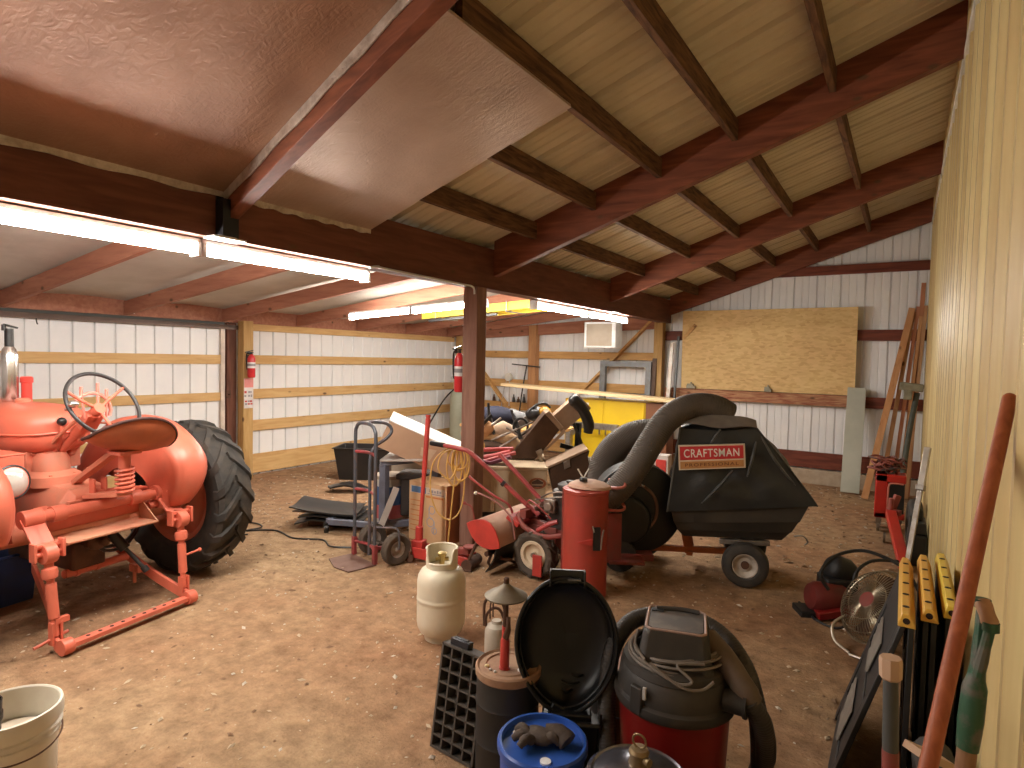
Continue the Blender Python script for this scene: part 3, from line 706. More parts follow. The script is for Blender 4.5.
# platform tray under the shaft
mb = MB(); prof = [(-.40, .60), (-.40, .565), (-.43, .548), (-.575, .548), (-.585, .555), (-.585, .562), (-.43, .562), (-.412, .572), (-.412, .60)]
Mx = Matrix(((0, 0, 1, 0), (1, 0, 0, 0), (0, 1, 0, 0), (0, 0, 0, 1)))
mb.prism(prof, .54, Mx); mb.add([V((.27, -.40, .70)), V((.27, -.40, .56)), V((.27, -.58, .56)), V((.262, -.40, .70)), V((.262, -.40, .56)), V((.262, -.58, .56))], [(0, 1, 2), (3, 5, 4), (0, 3, 4, 1), (1, 4, 5, 2), (2, 5, 3, 0)])
build('footboard', mb, mat('dust_coated_orange', (.55, .28, .17), .75, 0, (.5, .17, .1), 5), T)
mb = MB(); mb.mm((-.27, -.405, .555), (.27, -.385, .70)); build('footboard_back', mb, M_org, T)
# hydraulic cylinder and hose, pto, tubes
mb = MB(); mb.cyl((.085, -.40, .50), (.13, -.47, .40), .032); mb.cyl((.13, -.47, .40), (.19, -.56, .27), .012); mb.cyl((.19, -.55, .28), (.2, -.57, .25), .02); build('stay_cylinder', mb, M_blk, T)
mb = MB(); mb.tube([(.0, -.30, .52), (.05, -.36, .42), (.25, -.30, .40), (.40, -.2, .46)], .012, sm=5); mb.tube([(.0, -.30, .50), (.07, -.36, .39), (.25, -.30, .37), (.40, -.2, .43)], .010, sm=5); build('hydraulic_hose', mb, M_blk, T)
mb = MB(); mb.lathe([(.06, 0), (.06, .08), (.03, .09), (.025, .16), (0, .16)], 18, axisM((0, -.34, .48), (0, -1, 0))); mb.mm((-.10, -.33, .30), (.10, .35, .47)); build('sump_pan', mb, M_rust, T, bev=.02)
mb = MB(); mb.tube([(.02, -.36, .77), (.2, -.37, .76), (.36, -.34, .73)], .014, sm=3)
for x_ in (.0, .07): mb.box((x_, -.36, .80), (.012, .05, .11))
mb.tube([(.34, -.30, .74), (.40, -.45, .64), (.43, -.52, .60)], .012, sm=3); mb.beam((.42, -.50, .60), (.58, -.46, .64), .05, .03); mb.beam((.56, -.47, .62), (.58, -.46, .76), .03, .04); mb.cyl((.30, -.44, .63), (.55, -.42, .66), .026)
build('brake_linkage', mb, M_org, T, bev=.002)
# ------------------------------------------------------------------ loose gravel and chips on the dirt
rg = random.Random(11); mb = MB()
for i in range(5200):
    x, y = rg.uniform(-7.0, .2), rg.uniform(.6, 9.1)
    r = rg.choice((.004, .005, .006, .008, .011)) * rg.uniform(.7, 1.3)*(1.35 if y > 5 else 1)
    c = V((x, y, r*.35)); a = rg.uniform(0, PI); u = V((math.cos(a), math.sin(a), rg.uniform(-.2, .2)))*r*rg.uniform(1, 2.4); v_ = V((-math.sin(a), math.cos(a), rg.uniform(-.2, .2)))*r; w_ = V((0, 0, r*.7))
    mb.add([c+u, c-u, c+v_, c-v_, c+w_, c-w_*.6], [(0, 2, 4), (2, 1, 4), (1, 3, 4), (3, 0, 4), (2, 0, 5), (1, 2, 5), (3, 1, 5), (0, 3, 5)], rg.choice((0, 0, 1, 1, 2)))
o = build('gravel', mb, [mat('tan_chip', (.52, .40, .27), .9), mat('brown_chip', (.24, .14, .08), .9), mat('pale_chip', (.60, .52, .42), .9)])
tag(o, 'loose gravel and chips scattered over the packed dirt floor', 'gravel'); o['kind'] = 'stuff'

# ------------------------------------------------------------------ propane cylinder
M_cream = mat('cream_enamel', (.66, .60, .47), .38, 0, (.58, .49, .35), 4, (.45, .8), .05, 20)
M_brass = mat('brass_fitting', (.50, .36, .14), .35, .8)
px_, py_ = -2.225, 2.70
t = thing('propane_cylinder', 'cream propane gas cylinder standing alone on the dirt before the tiller', 'gas cylinder', (px_, py_, 0)); M = TR(px_, py_, 0)
mb = MB(); R0 = .158
mb.lathe([(.0, .035), (.10, .035), (.135, .05), (.152, .085), (R0, .12), (R0, .14), (R0, .24), (R0, .255), (R0+.002, .258), (R0+.002, .272), (R0, .275), (R0, .29), (R0, .36), (R0, .375), (.152, .41), (.135, .44), (.105, .463), (.05, .474), (0, .475)], 40, M); body = build('tank_body', mb, M_cream, t)
mb = MB(); mb.lathe([(.095, 0), (.105, 0), (.112, .05), (.102, .05)], 32, M, cap=False); build('foot_ring', mb, M_cream, t)
def coll(u, v):
    a = math.radians(-62)+(u-.5)*2*PI; d = abs(u-.5)
    k = min(1, max(0, (d-.13)/.03)); zt = .500+.082*k
    return (px_+.10*math.cos(a), py_+.10*math.sin(a), .440+(zt-.440)*v)
mb = MB(); mb.sheet(coll, 64, 4, .006); cg = build('valve_guard', mb, M_cream, t)
mb = MB(); mb.tube([coll(u/64, 1.0) for u in range(64)], .007, 8, closed=True); build('guard_rim', mb, M_cream, cg)
mb = MB(); mb.cyl((px_, py_, .465), (px_, py_, .53), .018); mb.cyl((px_-.03, py_-.03, .51), (px_+.03, py_+.03, .51), .012); mb.lathe([(.028, .53), (.03, .535), (.03, .55), (.02, .556), (0, .556)], 14, M); build('valve', mb, M_brass, t)
mb = MB(); q = V(coll(.29, .7)); d_ = V((q.x-px_, q.y-py_, 0)).normalized(); mb.box(q+d_*.004, (.004, .026, .024), frame((0, 0, 1), d_) if False else Matrix.Rotation(math.atan2(d_.y, d_.x), 3, 'Z'))
build('red_sticker', mb, mat('red_sticker', (.55, .05, .04), .5), cg)

for ch in t.children: ch.scale = (.90, .90, .915)

# ------------------------------------------------------------------ hand truck
M_tubeg = mat('worn_blue_grey_tube', (.085, .095, .115), .45, .3, (.16, .10, .09), 9, (.45, .7))
M_tubr = mat('dark_red_tube', (.30, .045, .05), .5, 0, (.16, .035, .03), 10)
Lb, wv, nv = V((-3.735, 3.40, 0)), V((.974, -.224, 0)), V((.224, .974, 0))
t = thing('hand_truck', 'two wheeled hand truck with grey tube frame and steel toe plate', 'hand truck', tuple(Lb+wv*.155))
P = lambda a, b, z: Lb+wv*a+nv*b+V((0, 0, z))
W_ = .313
mb = MB(); mb.tube([P(0, 0, .01), P(0, .0, .5), P(0, 0, .98), P(.015, 0, 1.06), P(.06, 0, 1.098), P(W_/2, 0, 1.108), P(W_-.06, 0, 1.098), P(W_-.015, 0, 1.06), P(W_, 0, .98), P(W_, 0, .5), P(W_, 0, .01)], .0145, 12, sm=4); build('tube_frame', mb, M_tubeg, t)
mb = MB(); mb.tube([P(.20, .02, .05), P(.20, .02, .50), P(.20, .02, .82), P(.205, .06, .92), P(.22, .16, .985), P(.225, .20, 1.045), P(.21, .16, 1.10), P(.19, .05, 1.118), P(.18, .0, 1.108)], .0135, 12, sm=5); build('grip_handle', mb, M_tubeg, t)
for z in (.865, .555, .12):
    mb = MB(); mb.tube([P(0, 0, z), P(W_*.5, .03, z+.004), P(W_, 0, z)], .0125, 10, sm=6); build('crossbar', mb, M_tubr, t)
mb = MB(); pc = [P(-.03, 0, 0), P(W_+.03, 0, 0), P(W_+.03, -.24, 0), P(W_*.55, -.27, 0), P(-.03, -.21, 0)]
mb.prism([(p.x, p.y) for p in pc], .006, None, z0=.004); build('toe_plate', mb, mat('rusty_plate_steel', (.22, .13, .10), .6, .4, (.14, .07, .05), 8), t)
for a in (-.005, W_+.005):
    mb = MB(); mb.beam(P(a, -.0, .01), P(a, 0, .16), .04, .03, nv); mb.beam(P(a, 0, .13), P(a, .14, .125), .012, .03); build('axle_bracket', mb, M_tubr, t, bev=.003)
mb = MB(); mb.cyl(P(-.09, .135, .125), P(W_+.135, .135, .125), .009); build('axle', mb, M_steel, t)
for a in (.055, W_+.10):
    M = axisM(P(a, .135, .127), wv); mb = MB()
    mb.lathe([(.065, -.026), (.085, -.034), (.11, -.034), (.124, -.022), (.127, 0), (.124, .022), (.11, .034), (.085, .034), (.065, .026)], 36, M, cap=False)
    for k in range(40):
        an = 2*PI*k/40; mb.box(M @ V((.1255*math.cos(an), .1255*math.sin(an), 0)), (.004, .006, .040), (M.to_3x3() @ Matrix.Rotation(an, 3, 'Z')))
    wt = build('truck_tyre', mb, M_rubb, t)
    mb = MB(); mb.lathe([(0, .03), (.018, .03), (.02, .015), (.045, .008), (.062, .024), (.068, .026), (.068, -.026), (.062, -.024), (.045, -.008), (.02, -.015), (.018, -.03), (0, -.03)], 28, M); build('truck_rim', mb, mat('grey_wheel_steel', (.42, .40, .38), .5, .5, (.25, .2, .17), 9), wt)
mb = MB(); mb.tube([P(W_, .0, .30), P(W_+.07, .05, .305), P(W_+.13, .12, .295), P(W_+.142, .135, .22), P(W_+.142, .135, .13)], .008, 8, sm=4); mb.tube([P(0.2, .03, .30), P(W_, 0, .30)], .008); build('wheel_guard', mb, M_tubeg, t)

# ------------------------------------------------------------------ carton beside the post
M_card = mat('printed_carton_board', (.62, .40, .22), .75, 0, (.54, .33, .17), 4, (.4, .7))
M_cardo = mat('orange_carton_side', (.42, .15, .06), .75, 0, (.36, .12, .05), 4)
bx0, bx1, by0, by1, bh = -3.70, -3.265, 4.01, 4.27, .53
t = thing('cardboard_box', 'upright printed cardboard carton with blue band, standing against the centre post', 'box', ((bx0+bx1)/2, (by0+by1)/2, 0))
mb = MB(); mb.mm((bx0, by0, 0), (bx1-.003, by1, bh-.004)); build('carton', mb, M_card, t, bev=.004)
mb = MB(); mb.mm((bx1-.003, by0+.003, .003), (bx1, by1-.003, bh-.006)); build('side_panel', mb, M_cardo, t)
for x0, x1, y0, y1, tl in ((bx0, bx1, by0-.002, (by0+by1)/2-.002, -.03), (bx0, bx1, (by0+by1)/2+.002, by1+.002, .03)):
    mb = MB(); mb.box(((x0+x1)/2, (y0+y1)/2, bh), (x1-x0, y1-y0, .004), (tl*.3, 0, 0)); build('top_flap', mb, M_card, t)
def flat(x0, x1, z0, z1, y, m, name, par):
    mb = MB(); mb.mm((x0, y-.0012, z0), (x1, y, z1)); return build(name, mb, m, par)
M_pblue = mat('print_blue', (.09, .20, .40), .6); M_pwht = mat('print_pale', (.66, .56, .46), .7); M_porg = mat('print_orange', (.62, .22, .06), .7); M_pgry = mat('print_grey', (.30, .28, .30), .7)
flat(bx0+.015, bx1-.015, .43, .495, by0, M_pwht, 'print_band', t)
flat(bx0+.03, bx0+.20, .435, .49, by0-.0013, M_pblue, 'blue_print', t)
for k in range(5): flat(bx0+.235+.03*k, bx0+.255+.03*k, .455-.003*(k % 2), .482-.004*(k % 3), by0-.0013, M_pgry, 'print_letter', t)
flat(bx0+.22, bx1-.03, .438, .446, by0-.0013, M_pgry, 'print_line', t)
flat(bx0+.20, bx0+.40, .405, .42, by0-.0001, M_porg, 'print_stripe', t)
for k in range(7): flat(bx0+.02, bx0+.15+.02*(k % 2), .36-.045*k, .367-.045*k, by0-.0001, M_porg, 'print_line', t)
mb = MB()
for c, r in (((bx0+.27, .30), .035), ((bx0+.255, .19), .04), ((bx0+.30, .12), .028)):
    mb.torus(r, .004, Matrix.Translation((c[0], by0, c[1])) @ rotM('X', 90) @ Matrix.Diagonal((1, 1, .3, 1)), 24, 6)
mb.tube([(bx0+.25, by0, .34), (bx0+.24, by0, .24), (bx0+.30, by0, .20), (bx0+.29, by0, .10)], .004, 6, sm=4)
build('line_drawing', mb, mat('print_blue_line', (.35, .36, .42), .7), t)

# ------------------------------------------------------------------ long carton leaning down to the right
A, B = V((-3.90, 3.875, .945)), V((-3.31, 4.40, .595)); ax = (B-A).normalized(); sid0 = V((-ax.y, ax.x, 0)).normalized(); up0 = ax.cross(sid0)
sid = (sid0*math.cos(.15)+up0*math.sin(.15)); upv = ax.cross(sid)
t = thing('long_carton', 'long tan carton with a bright white top, lying aslant behind the hand truck', 'box', tuple((A+B)/2-V((0, 0, .15))))
def cbox(a0, a1, s0, s1, u0, u1):
    mb = MB(); P8 = [A+ax*a+sid*s+upv*u for a in (a0, a1) for s in (s0, s1) for u in (u0, u1)]
    return mb.add(P8, [(0, 1, 3, 2), (4, 6, 7, 5), (0, 4, 5, 1), (2, 3, 7, 6), (0, 2, 6, 4), (1, 5, 7, 3)])
Lc = (B-A).length
M_tan = mat('tan_carton', (.50, .33, .22), .8, 0, (.44, .28, .18), 3)
build('carton_body', cbox(0, Lc, 0, .34, -.13, .135), M_tan, t, bev=.004)
build('white_top', cbox(-.003, Lc+.003, -.003, .343, .135, .143), mat('white_carton_top', (.80, .79, .76), .6), t)
mb = MB(); mb.add([A+ax*.36+upv*.03, A+ax*.50+upv*.06, A+ax*.48+upv*-.06, A+ax*.38-upv*.04], [(0, 1, 2, 3)]); mb.v = mb.v+[p-sid*.002 for p in mb.v]; mb.f = [(0, 1, 2, 3), (7, 6, 5, 4), (0, 4, 5, 1), (1, 5, 6, 2), (2, 6, 7, 3), (3, 7, 4, 0)]; mb.mi = [0]*6
build('torn_tape', mb, mat('pale_torn_tape', (.66, .50, .36), .7), t)

# ------------------------------------------------------------------ floor jack with tall red handle
M_red = mat('scuffed_red_paint', (.50, .045, .035), .42, 0, (.34, .035, .028), 7, (.4, .7))
M_redd = mat('dusty_dark_red_paint', (.26, .04, .03), .6, 0, (.18, .06, .045), 8)
t = thing('floor_jack', 'red floor jack with tall red handle standing upright before the carton', 'jack', (-3.05, 3.62, 0))
j0, j1 = V((-3.27, 3.64, 0)), V((-2.78, 3.74, 0)); jd = (j1-j0).normalized(); jn = V((-jd.y, jd.x, 0))
for s in (-.07, .07):
    mb = MB(); mb.beam(j0+jn*s+V((0, 0, .075)), j1+jn*s*1.1+V((0, 0, .06)), .014, .085); build('side_frame', mb, M_red, t, bev=.004)
    mb = MB(); mb.cyl(j0+jn*(s*1.5-.012)+V((0, 0, .035)), j0+jn*(s*1.5+.012)+V((0, 0, .035)), .035); mb.box(j0+jn*s*1.5+V((0, 0, .075)), (.03, .03, .04)); build('caster', mb, M_rust, t)
mb = MB(); mb.cyl(j1+jn*-.10+V((0, 0, .045)), j1+jn*.10+V((0, 0, .045)), .045); build('front_roller', mb, M_rust, t)
mb = MB(); mb.beam(j0+jd*.1+V((0, 0, .09)), j1-jd*.02+V((0, 0, .13)), .06, .05); mb.lathe([(.02, .14), (.03, .15), (.05, .155), (.055, .17), (.04, .172)], 16, Matrix.Translation(j1-jd*.02)); build('lift_arm', mb, M_redd, t, bev=.004)
mb = MB(); hb0 = j0+V((0, .03, .10)); mb.box(hb0, (.10, .09, .10), (0, 0, .3)); mb.cyl(hb0, hb0+V((-.004, .006, .16)), .032); build('handle_socket', mb, M_red, t, bev=.006)
ht = V((-3.305, 3.80, 1.165)); mb = MB(); mb.cyl(hb0, ht, .017); mb.cyl(hb0.lerp(ht, .55), hb0.lerp(ht, .97), .021); mb.cyl(hb0.lerp(ht, .985), ht, .021); build('handle', mb, M_red, t)
# ------------------------------------------------------------------ yellow cord hanging from the tiller handle
M_cord = mat('yellow_extension_cord', (.66, .40, .10), .5, 0, (.56, .33, .1), 8)
rr = random.Random(5)
c0 = V((-3.08, 3.90, .905)); mb = MB(); sd = V((.838, .546, 0))
for k in range(7):
    w0, dp, of = rr.uniform(.03, .075), rr.uniform(.15, .34), rr.uniform(-.015, .045); y_ = rr.uniform(-.03, .02)
    loop = [c0+sd*(of+w0*math.sin(2*PI*i/14))+fh*(y_+.012*math.sin(i))+V((0, 0, -dp/2+dp/2*math.cos(2*PI*i/14))) for i in range(14)]
    mb.tube(loop, .0065, 8, closed=True, sm=4)
mb.tube([c0+sd*.0, c0+sd*-.09+V((0, 0, -.02)), c0+sd*-.18+V((0, -.02, -.14)), c0+sd*-.19+V((0, -.03, -.36)), c0+sd*-.13+V((0, -.03, -.54)), c0+sd*-.02+V((0, -.03, -.60)), c0+sd*.06+V((0, -.02, -.50)), c0+sd*.07+V((0, 0, -.25)), c0+sd*.03], .0065, 8, sm=7)
mb.tube([c0+sd*.0+V((0, -.03, -.01)), c0+sd*-.10+V((0, -.03, -.06)), c0+sd*-.12+V((0, -.04, -.18)), c0+sd*-.03+V((0, -.04, -.26)), c0+sd*.02+V((0, -.03, -.16)), c0+sd*.01+V((0, -.01, 0))], .0065, 8, sm=7)
mb.tube([c0+sd*.02, c0+sd*.01+V((0, -.04, -.3)), c0+sd*-.01+V((0, -.05, -.60)), c0+sd*-.02+V((0, -.06, -.82))], .0065, 8, sm=6)
single('extension_cord', mb, M_cord, 'yellow extension cord hung in loops on the red tiller handle', 'cord')

# ------------------------------------------------------------------ black tub at the far left wall
def tapered(mb, c, top, bot, z0, z1, t_, lip=.03, rz=0):
    R = Matrix.Rotation(rz, 3, 'Z'); q = lambda w, d, z: [V(c)+R @ V((a*w/2, b*d/2, 0))+V((0, 0, z)) for a, b in ((-1, -1), (1, -1), (1, 1), (-1, 1))]
    rings = [q(bot[0], bot[1], z0), q(top[0], top[1], z1-.012), q(top[0]+lip*2, top[1]+lip*2, z1-.012), q(top[0]+lip*2, top[1]+lip*2, z1), q(top[0]-t_*2, top[1]-t_*2, z1), q(bot[0]-t_*2, bot[1]-t_*2, z0+t_)]
    return mb.loft(rings)
mb = MB(); tapered(mb, (-6.02, 5.67, 0), (.74, .46), (.62, .36), .0, .43, .01, .02, .54); single('black_tub', mb, M_blk, 'black plastic tub on the floor near the left wall, behind the hand truck', 'tub', bev=.006)
mb = MB()
mb.sheet(lambda u, v: V((-5.55, 4.95, .0))+V((.84, .55, 0))*(u-.5)*.5*(1-.5*abs(v-.5))+V((-.55, .84, 0))*(v-.5)*.22+V((0, 0, .06+.05*math.sin(u*3)-.03*u)), 14, 4, .02)
single('scrap_panel', mb, M_blk, 'dark flat panel lying behind the hand truck, below the black tub', 'panel', base=(-5.55, 4.95, 0))

# ------------------------------------------------------------------ blue grey hoist stand with casters
M_bg = mat('blue_grey_paint', (.155, .175, .235), .5, .1, (.11, .11, .14), 7)
M_gb = mat('pale_grey_board', (.50, .46, .43), .7, 0, (.42, .38, .35), 5)
t = thing('hoist_stand', 'blue grey steel stand with casters and a grey top, behind the hand truck', 'stand', (-4.1, 4.0, 0))
mb = MB(); mb.beam((-4.42, 3.70, .10), (-3.96, 3.93, .09), .05, .05); mb.beam((-3.98, 3.98, .09), (-3.62, 4.40, .09), .05, .06); mb.beam((-4.42, 3.70, .10), (-4.60, 4.10, .10), .05, .05); build('base_rail', mb, M_bg, t, bev=.004)
for x, y in ((-4.42, 3.68), (-4.60, 4.10), (-3.62, 4.42), (-3.97, 3.95)):
    mb = MB(); mb.cyl((x-.012, y-.012, .042), (x+.012, y+.012, .042), .040); mb.box((x, y, .075), (.04, .04, .035)); build('caster', mb, M_blk, t)
for x, y in ((-3.965, 3.96), (-3.68, 4.36)):
    mb = MB(); mb.beam((x, y, .09), (x, y, .655), .075, .06); build('upright', mb, M_bg, t, bev=.004)
mb = MB(); mb.beam((-3.99, 3.93, .665), (-3.60, 4.44, .70), .07, .05); build('top_rail', mb, M_bg, t, bev=.004)
mb = MB(); mb.box((-3.90, 4.22, .715), (.42, .50, .02), (.05, -.04, .5)); build('top_board', mb, M_gb, t, bev=.003)
mb = MB(); mb.beam((-3.93, 3.86, .05), (-3.80, 3.95, .46), .055, .02, (1, -1, 0)); single('pale_bracket', mb, M_gb, 'pale grey flat bar leaning against the blue stand behind the truck wheel', 'bar')
mb = MB(); mb.box((-3.95, 4.36, .30), (.22, .25, .36), (0, 0, .5)); mb.box((-3.95, 4.36, .50), (.30, .3, .05), (0, 0, .5)); single('dark_machine', mb, mat('dark_brown_casing', (.045, .035, .03), .6), 'dark casing tucked under the blue stand beside the carton', 'machine', base=(-3.95, 4.36, .0), bev=.01)
mb = MB(); tapered(mb, (-4.25, 4.68, 0), (.40, .36), (.36, .32), .0, .60, .01, .012, .5); single('pale_bin', mb, mat('beige_plastic', (.55, .47, .36), .6), 'beige plastic bin behind the striped bucket and blue stand', 'bin', bev=.006)
# bucket with blue and pink label
bxy = (-4.15, 4.22)
t = thing('striped_bucket', 'bucket with blue and pink label standing behind the hand truck', 'bucket', (bxy[0], bxy[1], 0)); M = TR(bxy[0], bxy[1], 0)
mb = MB(); mb.lathe([(.125, 0), (.14, .45), (.148, .45), (.148, .475), (.138, .475), (.12, .02)], 32, M); build('bucket_body', mb, mat('grey_white_plastic', (.55, .52, .48), .5), t)
mb = MB(); mb.lathe([(.1395, .22), (.1425, .40), (.1418, .40), (.1388, .22)], 32, M, cap=False); build('blue_label', mb, mat('label_blue', (.06, .12, .27), .5), t)
mb = MB(); mb.lathe([(.1355, .09), (.139, .22), (.138, .22), (.1345, .09)], 32, M, cap=False); build('pink_label', mb, mat('label_pink', (.55, .13, .13), .5), t)
mb = MB(); mb.lathe([(.15, .47), (.15, .50), (.12, .505), (0, .51)], 32, M); build('lid', mb, mat('tan_lid', (.40, .32, .24), .6), t)
# stack of black curved mats
mcx = V((-4.58, 3.90, 0))
for k in range(4):
    mb = MB(); o_ = V((rr.uniform(-.03, .03), rr.uniform(-.03, .03), 0)); e = (.18, -.10, .05, 0)[k]
    mb.sheet(lambda u, v: mcx+o_+V((.838, .546, 0))*((u-.5)*.62-.03*k+.03)+V((-.546, .838, 0))*(v-.5)*.42+V((0, 0, .085+.027*k-.10*max(0, u-.62)**1.5*0+.02*math.cos(u*3.4)+.012*math.sin(v*5+k)-(.05*max(0, .25-u)/.25)*(1-k*.5)))+fh*0, 18, 6, .011)
    single('rubber_mat', mb, M_blk, ('lowest black curved mat of the stack left of the hand truck', 'second black curved mat from the bottom of the stack', 'third black curved mat from the bottom of the stack', 'topmost black curved mat of the stack left of the hand truck')[k], 'mat', 'stack of black mats')
mb = MB(); mb.box((-4.62, 3.93, .030), (.40, .26, .05), (0, 0, .5)); single('brown_board', mb, M_rust, 'low rusty brown board under the stack of black mats', 'board', bev=.006)
# cables on the floor
mb = MB(); mb.tube([(-5.9, 3.05, .008), (-5.6, 3.2, .008), (-5.2, 3.12, .008), (-4.85, 3.42, .008), (-4.5, 3.38, .008), (-4.25, 3.5, .008), (-4.05, 3.42, .008), (-3.86, 3.52, .01)], .008, 6, sm=6); single('floor_cable', mb, M_blk, 'thin dark cable lying on the dirt between tractor tyre and hand truck', 'cable')
mb = MB(); mb.tube([(-5.25, 3.0, .008), (-5.05, 3.15, .02), (-5.0, 3.4, .012), (-5.2, 3.45, .01), (-5.35, 3.25, .01), (-5.1, 3.05, .012), (-4.9, 3.2, .01)], .007, 6, sm=6); single('wire_coil', mb, M_blk, 'loose coil of dark wire on the dirt behind the tractor tyre', 'wire')
# fire extinguisher on the centre post
def extinguisher(base, r, h, label, away, m):
    x, y, z = base; t = thing('fire_extinguisher', label, 'fire extinguisher', base)
    M = TR(x, y, z); mb = MB(); mb.lathe([(0, 0), (r*.8, .0), (r, .015), (r, h*.72), (r*.85, h*.80), (r*.45, h*.86), (r*.4, h*.88), (0, h*.88)], 28, M); b_ = build('cylinder_body', mb, m, t)
    mb = MB(); mb.lathe([(r*1.012, h*.36), (r*1.012, h*.58), (r, h*.58), (r, h*.36)], 28, M, cap=False); build('label_band', mb, M_house, b_)
    mb = MB(); mb.lathe([(r*1.02, h*.44), (r*1.02, h*.53), (r*1.01, h*.53), (r*1.01, h*.44)], 28, M, cap=False); build('label_print', mb, M_pgry, b_)
    mb = MB(); mb.cyl((x, y, z+h*.86), (x, y, z+h*.95), r*.3); mb.box((x-.01, y-.02, z+h*.96), (.02, .10, .012)); mb.box((x-.01, y-.025, z+h*1.0), (.02, .11, .01), (.25, 0, 0)); mb.cyl((x-.03, y, z+h*.91), (x-.05, y, z+h*.91), .014, n=12); build('valve_head', mb, M_blk, t)
    mb = MB(); mb.tube([(x, y-.03, z+h*.92), (x-r*.7, y-r*.9, z+h*.90), (x-r*.8, y-r*.9, z+h*.6), (x-r*.7, y-r*.8, z+h*.3)], .008, 8, sm=4); build('discharge_hose', mb, M_blk, t)
    mb = MB(); mb.box((x+away[0], y+away[1], z+h*.65), (.02+abs(away[0])*.6, .02+abs(away[1])*.6, .03)); mb.box((x+away[0]*1.2, y+away[1]*1.2, z+h*.45), (.012, .03, h*.8)); build('wall_bracket', mb, M_blk, t)
M_er = mat('extinguisher_red', (.62, .03, .04), .3, 0, (.55, .03, .035))
extinguisher((-3.272, 4.165, 1.345), .046, .39, 'red fire extinguisher hanging on the dark brown centre post', (.045, 0), M_er)
extinguisher((XL+.235, 4.655, 1.33), .048, .34, 'red fire extinguisher hanging on the pine post beside the door', (-.05, 0), M_er)
# safety card below it
t = thing('safety_card', 'white and pink instruction card with black and red pictures below the extinguisher', 'sign', (XL+.19, 4.655, .95))
mb = MB(); mb.mm((XL+.175, 4.59, .93), (XL+.18, 4.72, 1.32)); build('card', mb, mat('card_white', (.72, .68, .66), .5), t)
mb = MB(); mb.mm((XL+.18, 4.592, 1.20), (XL+.1812, 4.718, 1.318)); build('pink_header', mb, mat('card_pink', (.72, .26, .24), .5), t)
for z in (1.14, 1.09, 1.02, .985):
    for y in (4.612, 4.655, 4.69):
        mb = MB(); mb.box((XL+.1806, y+rr.uniform(-.006, .006), z), (.0012, rr.uniform(.018, .032), rr.uniform(.02, .034))); build('pictogram', mb, M_pgry if rr.random() < .65 else M_red, t)
# latch and small hardware on the door edge
mb = MB(); mb.mm((XL+.0, 4.44, 1.06), (XL+.03, 4.50, 1.16)); mb.cyl((XL+.03, 4.47, 1.11), (XL+.07, 4.47, 1.11), .01); single('door_latch', mb, M_rust, 'small dark latch on the pale edge of the sliding door', 'latch')
mb = MB(); mb.tube([(XL+.05, 2.42, 1.965), (XL+.06, 2.42, 1.93), (XL+.07, 2.42, 1.905), (XL+.06, 2.43, 1.89)], .006, 6, sm=4); single('wall_hook', mb, M_blk, 'small dark hook hanging under the door track at the left', 'hook')
mb = MB(); mb.mm((XL+.04, 3.28, 2.06), (XL+.047, 3.34, 2.20)); single('white_bracket', mb, M_house, 'small white metal bracket at the foot of a low rafter above the door', 'bracket')
# conduit and cable under the beam
mb = MB(); mb.tube([(HX1+.012, 2.92, 2.25), (HX1+.012, 3.0, 2.268), (HX1+.012, 3.1, 2.262), (HX1+.012, 3.9, 2.255), (HX1+.012, 4.09, 2.25), (HX1+.012, 4.118, 2.19)], .008, 8, sm=5); single('light_cable', mb, M_house, 'white cable running under the beam from the light strip to the post', 'cable')
# blue crate under the tractor
mb = MB(); tapered(mb, (-5.15, 1.25, 0), (.95, .5), (.9, .46), 0, .33, .02, .015, TH+PI/2); single('blue_crate', mb, mat('dark_blue_plastic', (.015, .04, .16), .5, 0, (.02, .035, .1)), 'dark blue plastic crate on the floor beyond the tractor rear axle', 'crate', bev=.006)
# ------------------------------------------------------------------ upright red steel cylinder
cx, cy = -1.845, 3.82
t = thing('steel_drum', 'tall narrow red steel drum with dusty cream lid, standing before the tiller', 'drum', (cx, cy, 0)); M = TR(cx, cy, 0)
M_drum = mat('worn_red_drum_paint', (.40, .048, .032), .45, .1, (.28, .055, .036), 5, (.4, .75), .06, 25)
mb = MB(); R_ = .158
mb.lathe([(0, 0), (R_+.002, 0), (R_+.002, .012), (R_, .02), (R_, .72), (R_+.004, .725), (R_+.004, .745), (R_-.006, .747), (0, .747)], 48, M); bd = build('drum_body', mb, M_drum, t)
vd = V((-.44, .9, 0)).normalized(); ld = V((-.9, -.44, 0)).normalized()      # seam strip on the left
mb = MB(); e = V((cx, cy, 0))+ld*R_; mb.beam(e+V((0, 0, .0)), e+V((0, 0, .745)), .03, .02, ld); build('seam_strip', mb, M_redd, t, bev=.002)
mb = MB(); mb.lathe([(R_-.004, .747), (R_-.01, .765), (.11, .785), (.05, .80), (0, .803)], 40, M @ rotM('X', -4)); build('drum_lid', mb, mat('dusty_cream_lid', (.62, .44, .32), .7, 0, (.5, .28, .2), 7), t)
kx = V((cx-.01, cy-.03, .80)); mb = MB(); mb.lathe([(.028, 0), (.03, .012), (.022, .026), (0, .028)], 16, Matrix.Translation(kx)); lk = build('lid_knob', mb, M_blk, t)
mb = MB(); mb.tube([kx+V((0, 0, .02)), kx+V((-.035, -.02, .085))], .006); mb.tube([kx+V((0, 0, .02)), kx+V((.03, .02, .09))], .004); build('lid_wire', mb, M_wtrim, lk)
f_ = V((.52, -.855, 0)).normalized(); s_ = V((.855, .52, 0)).normalized(); q = V((cx, cy, 0))
mb = MB(); p = q+f_*(R_+.002)+s_*.065
mb.box(p+V((0, 0, .43))-f_*.012, (.05, .02, .16), Matrix((s_, f_, V((0, 0, 1)))).transposed()); build('latch_slot', mb, M_blk, t)
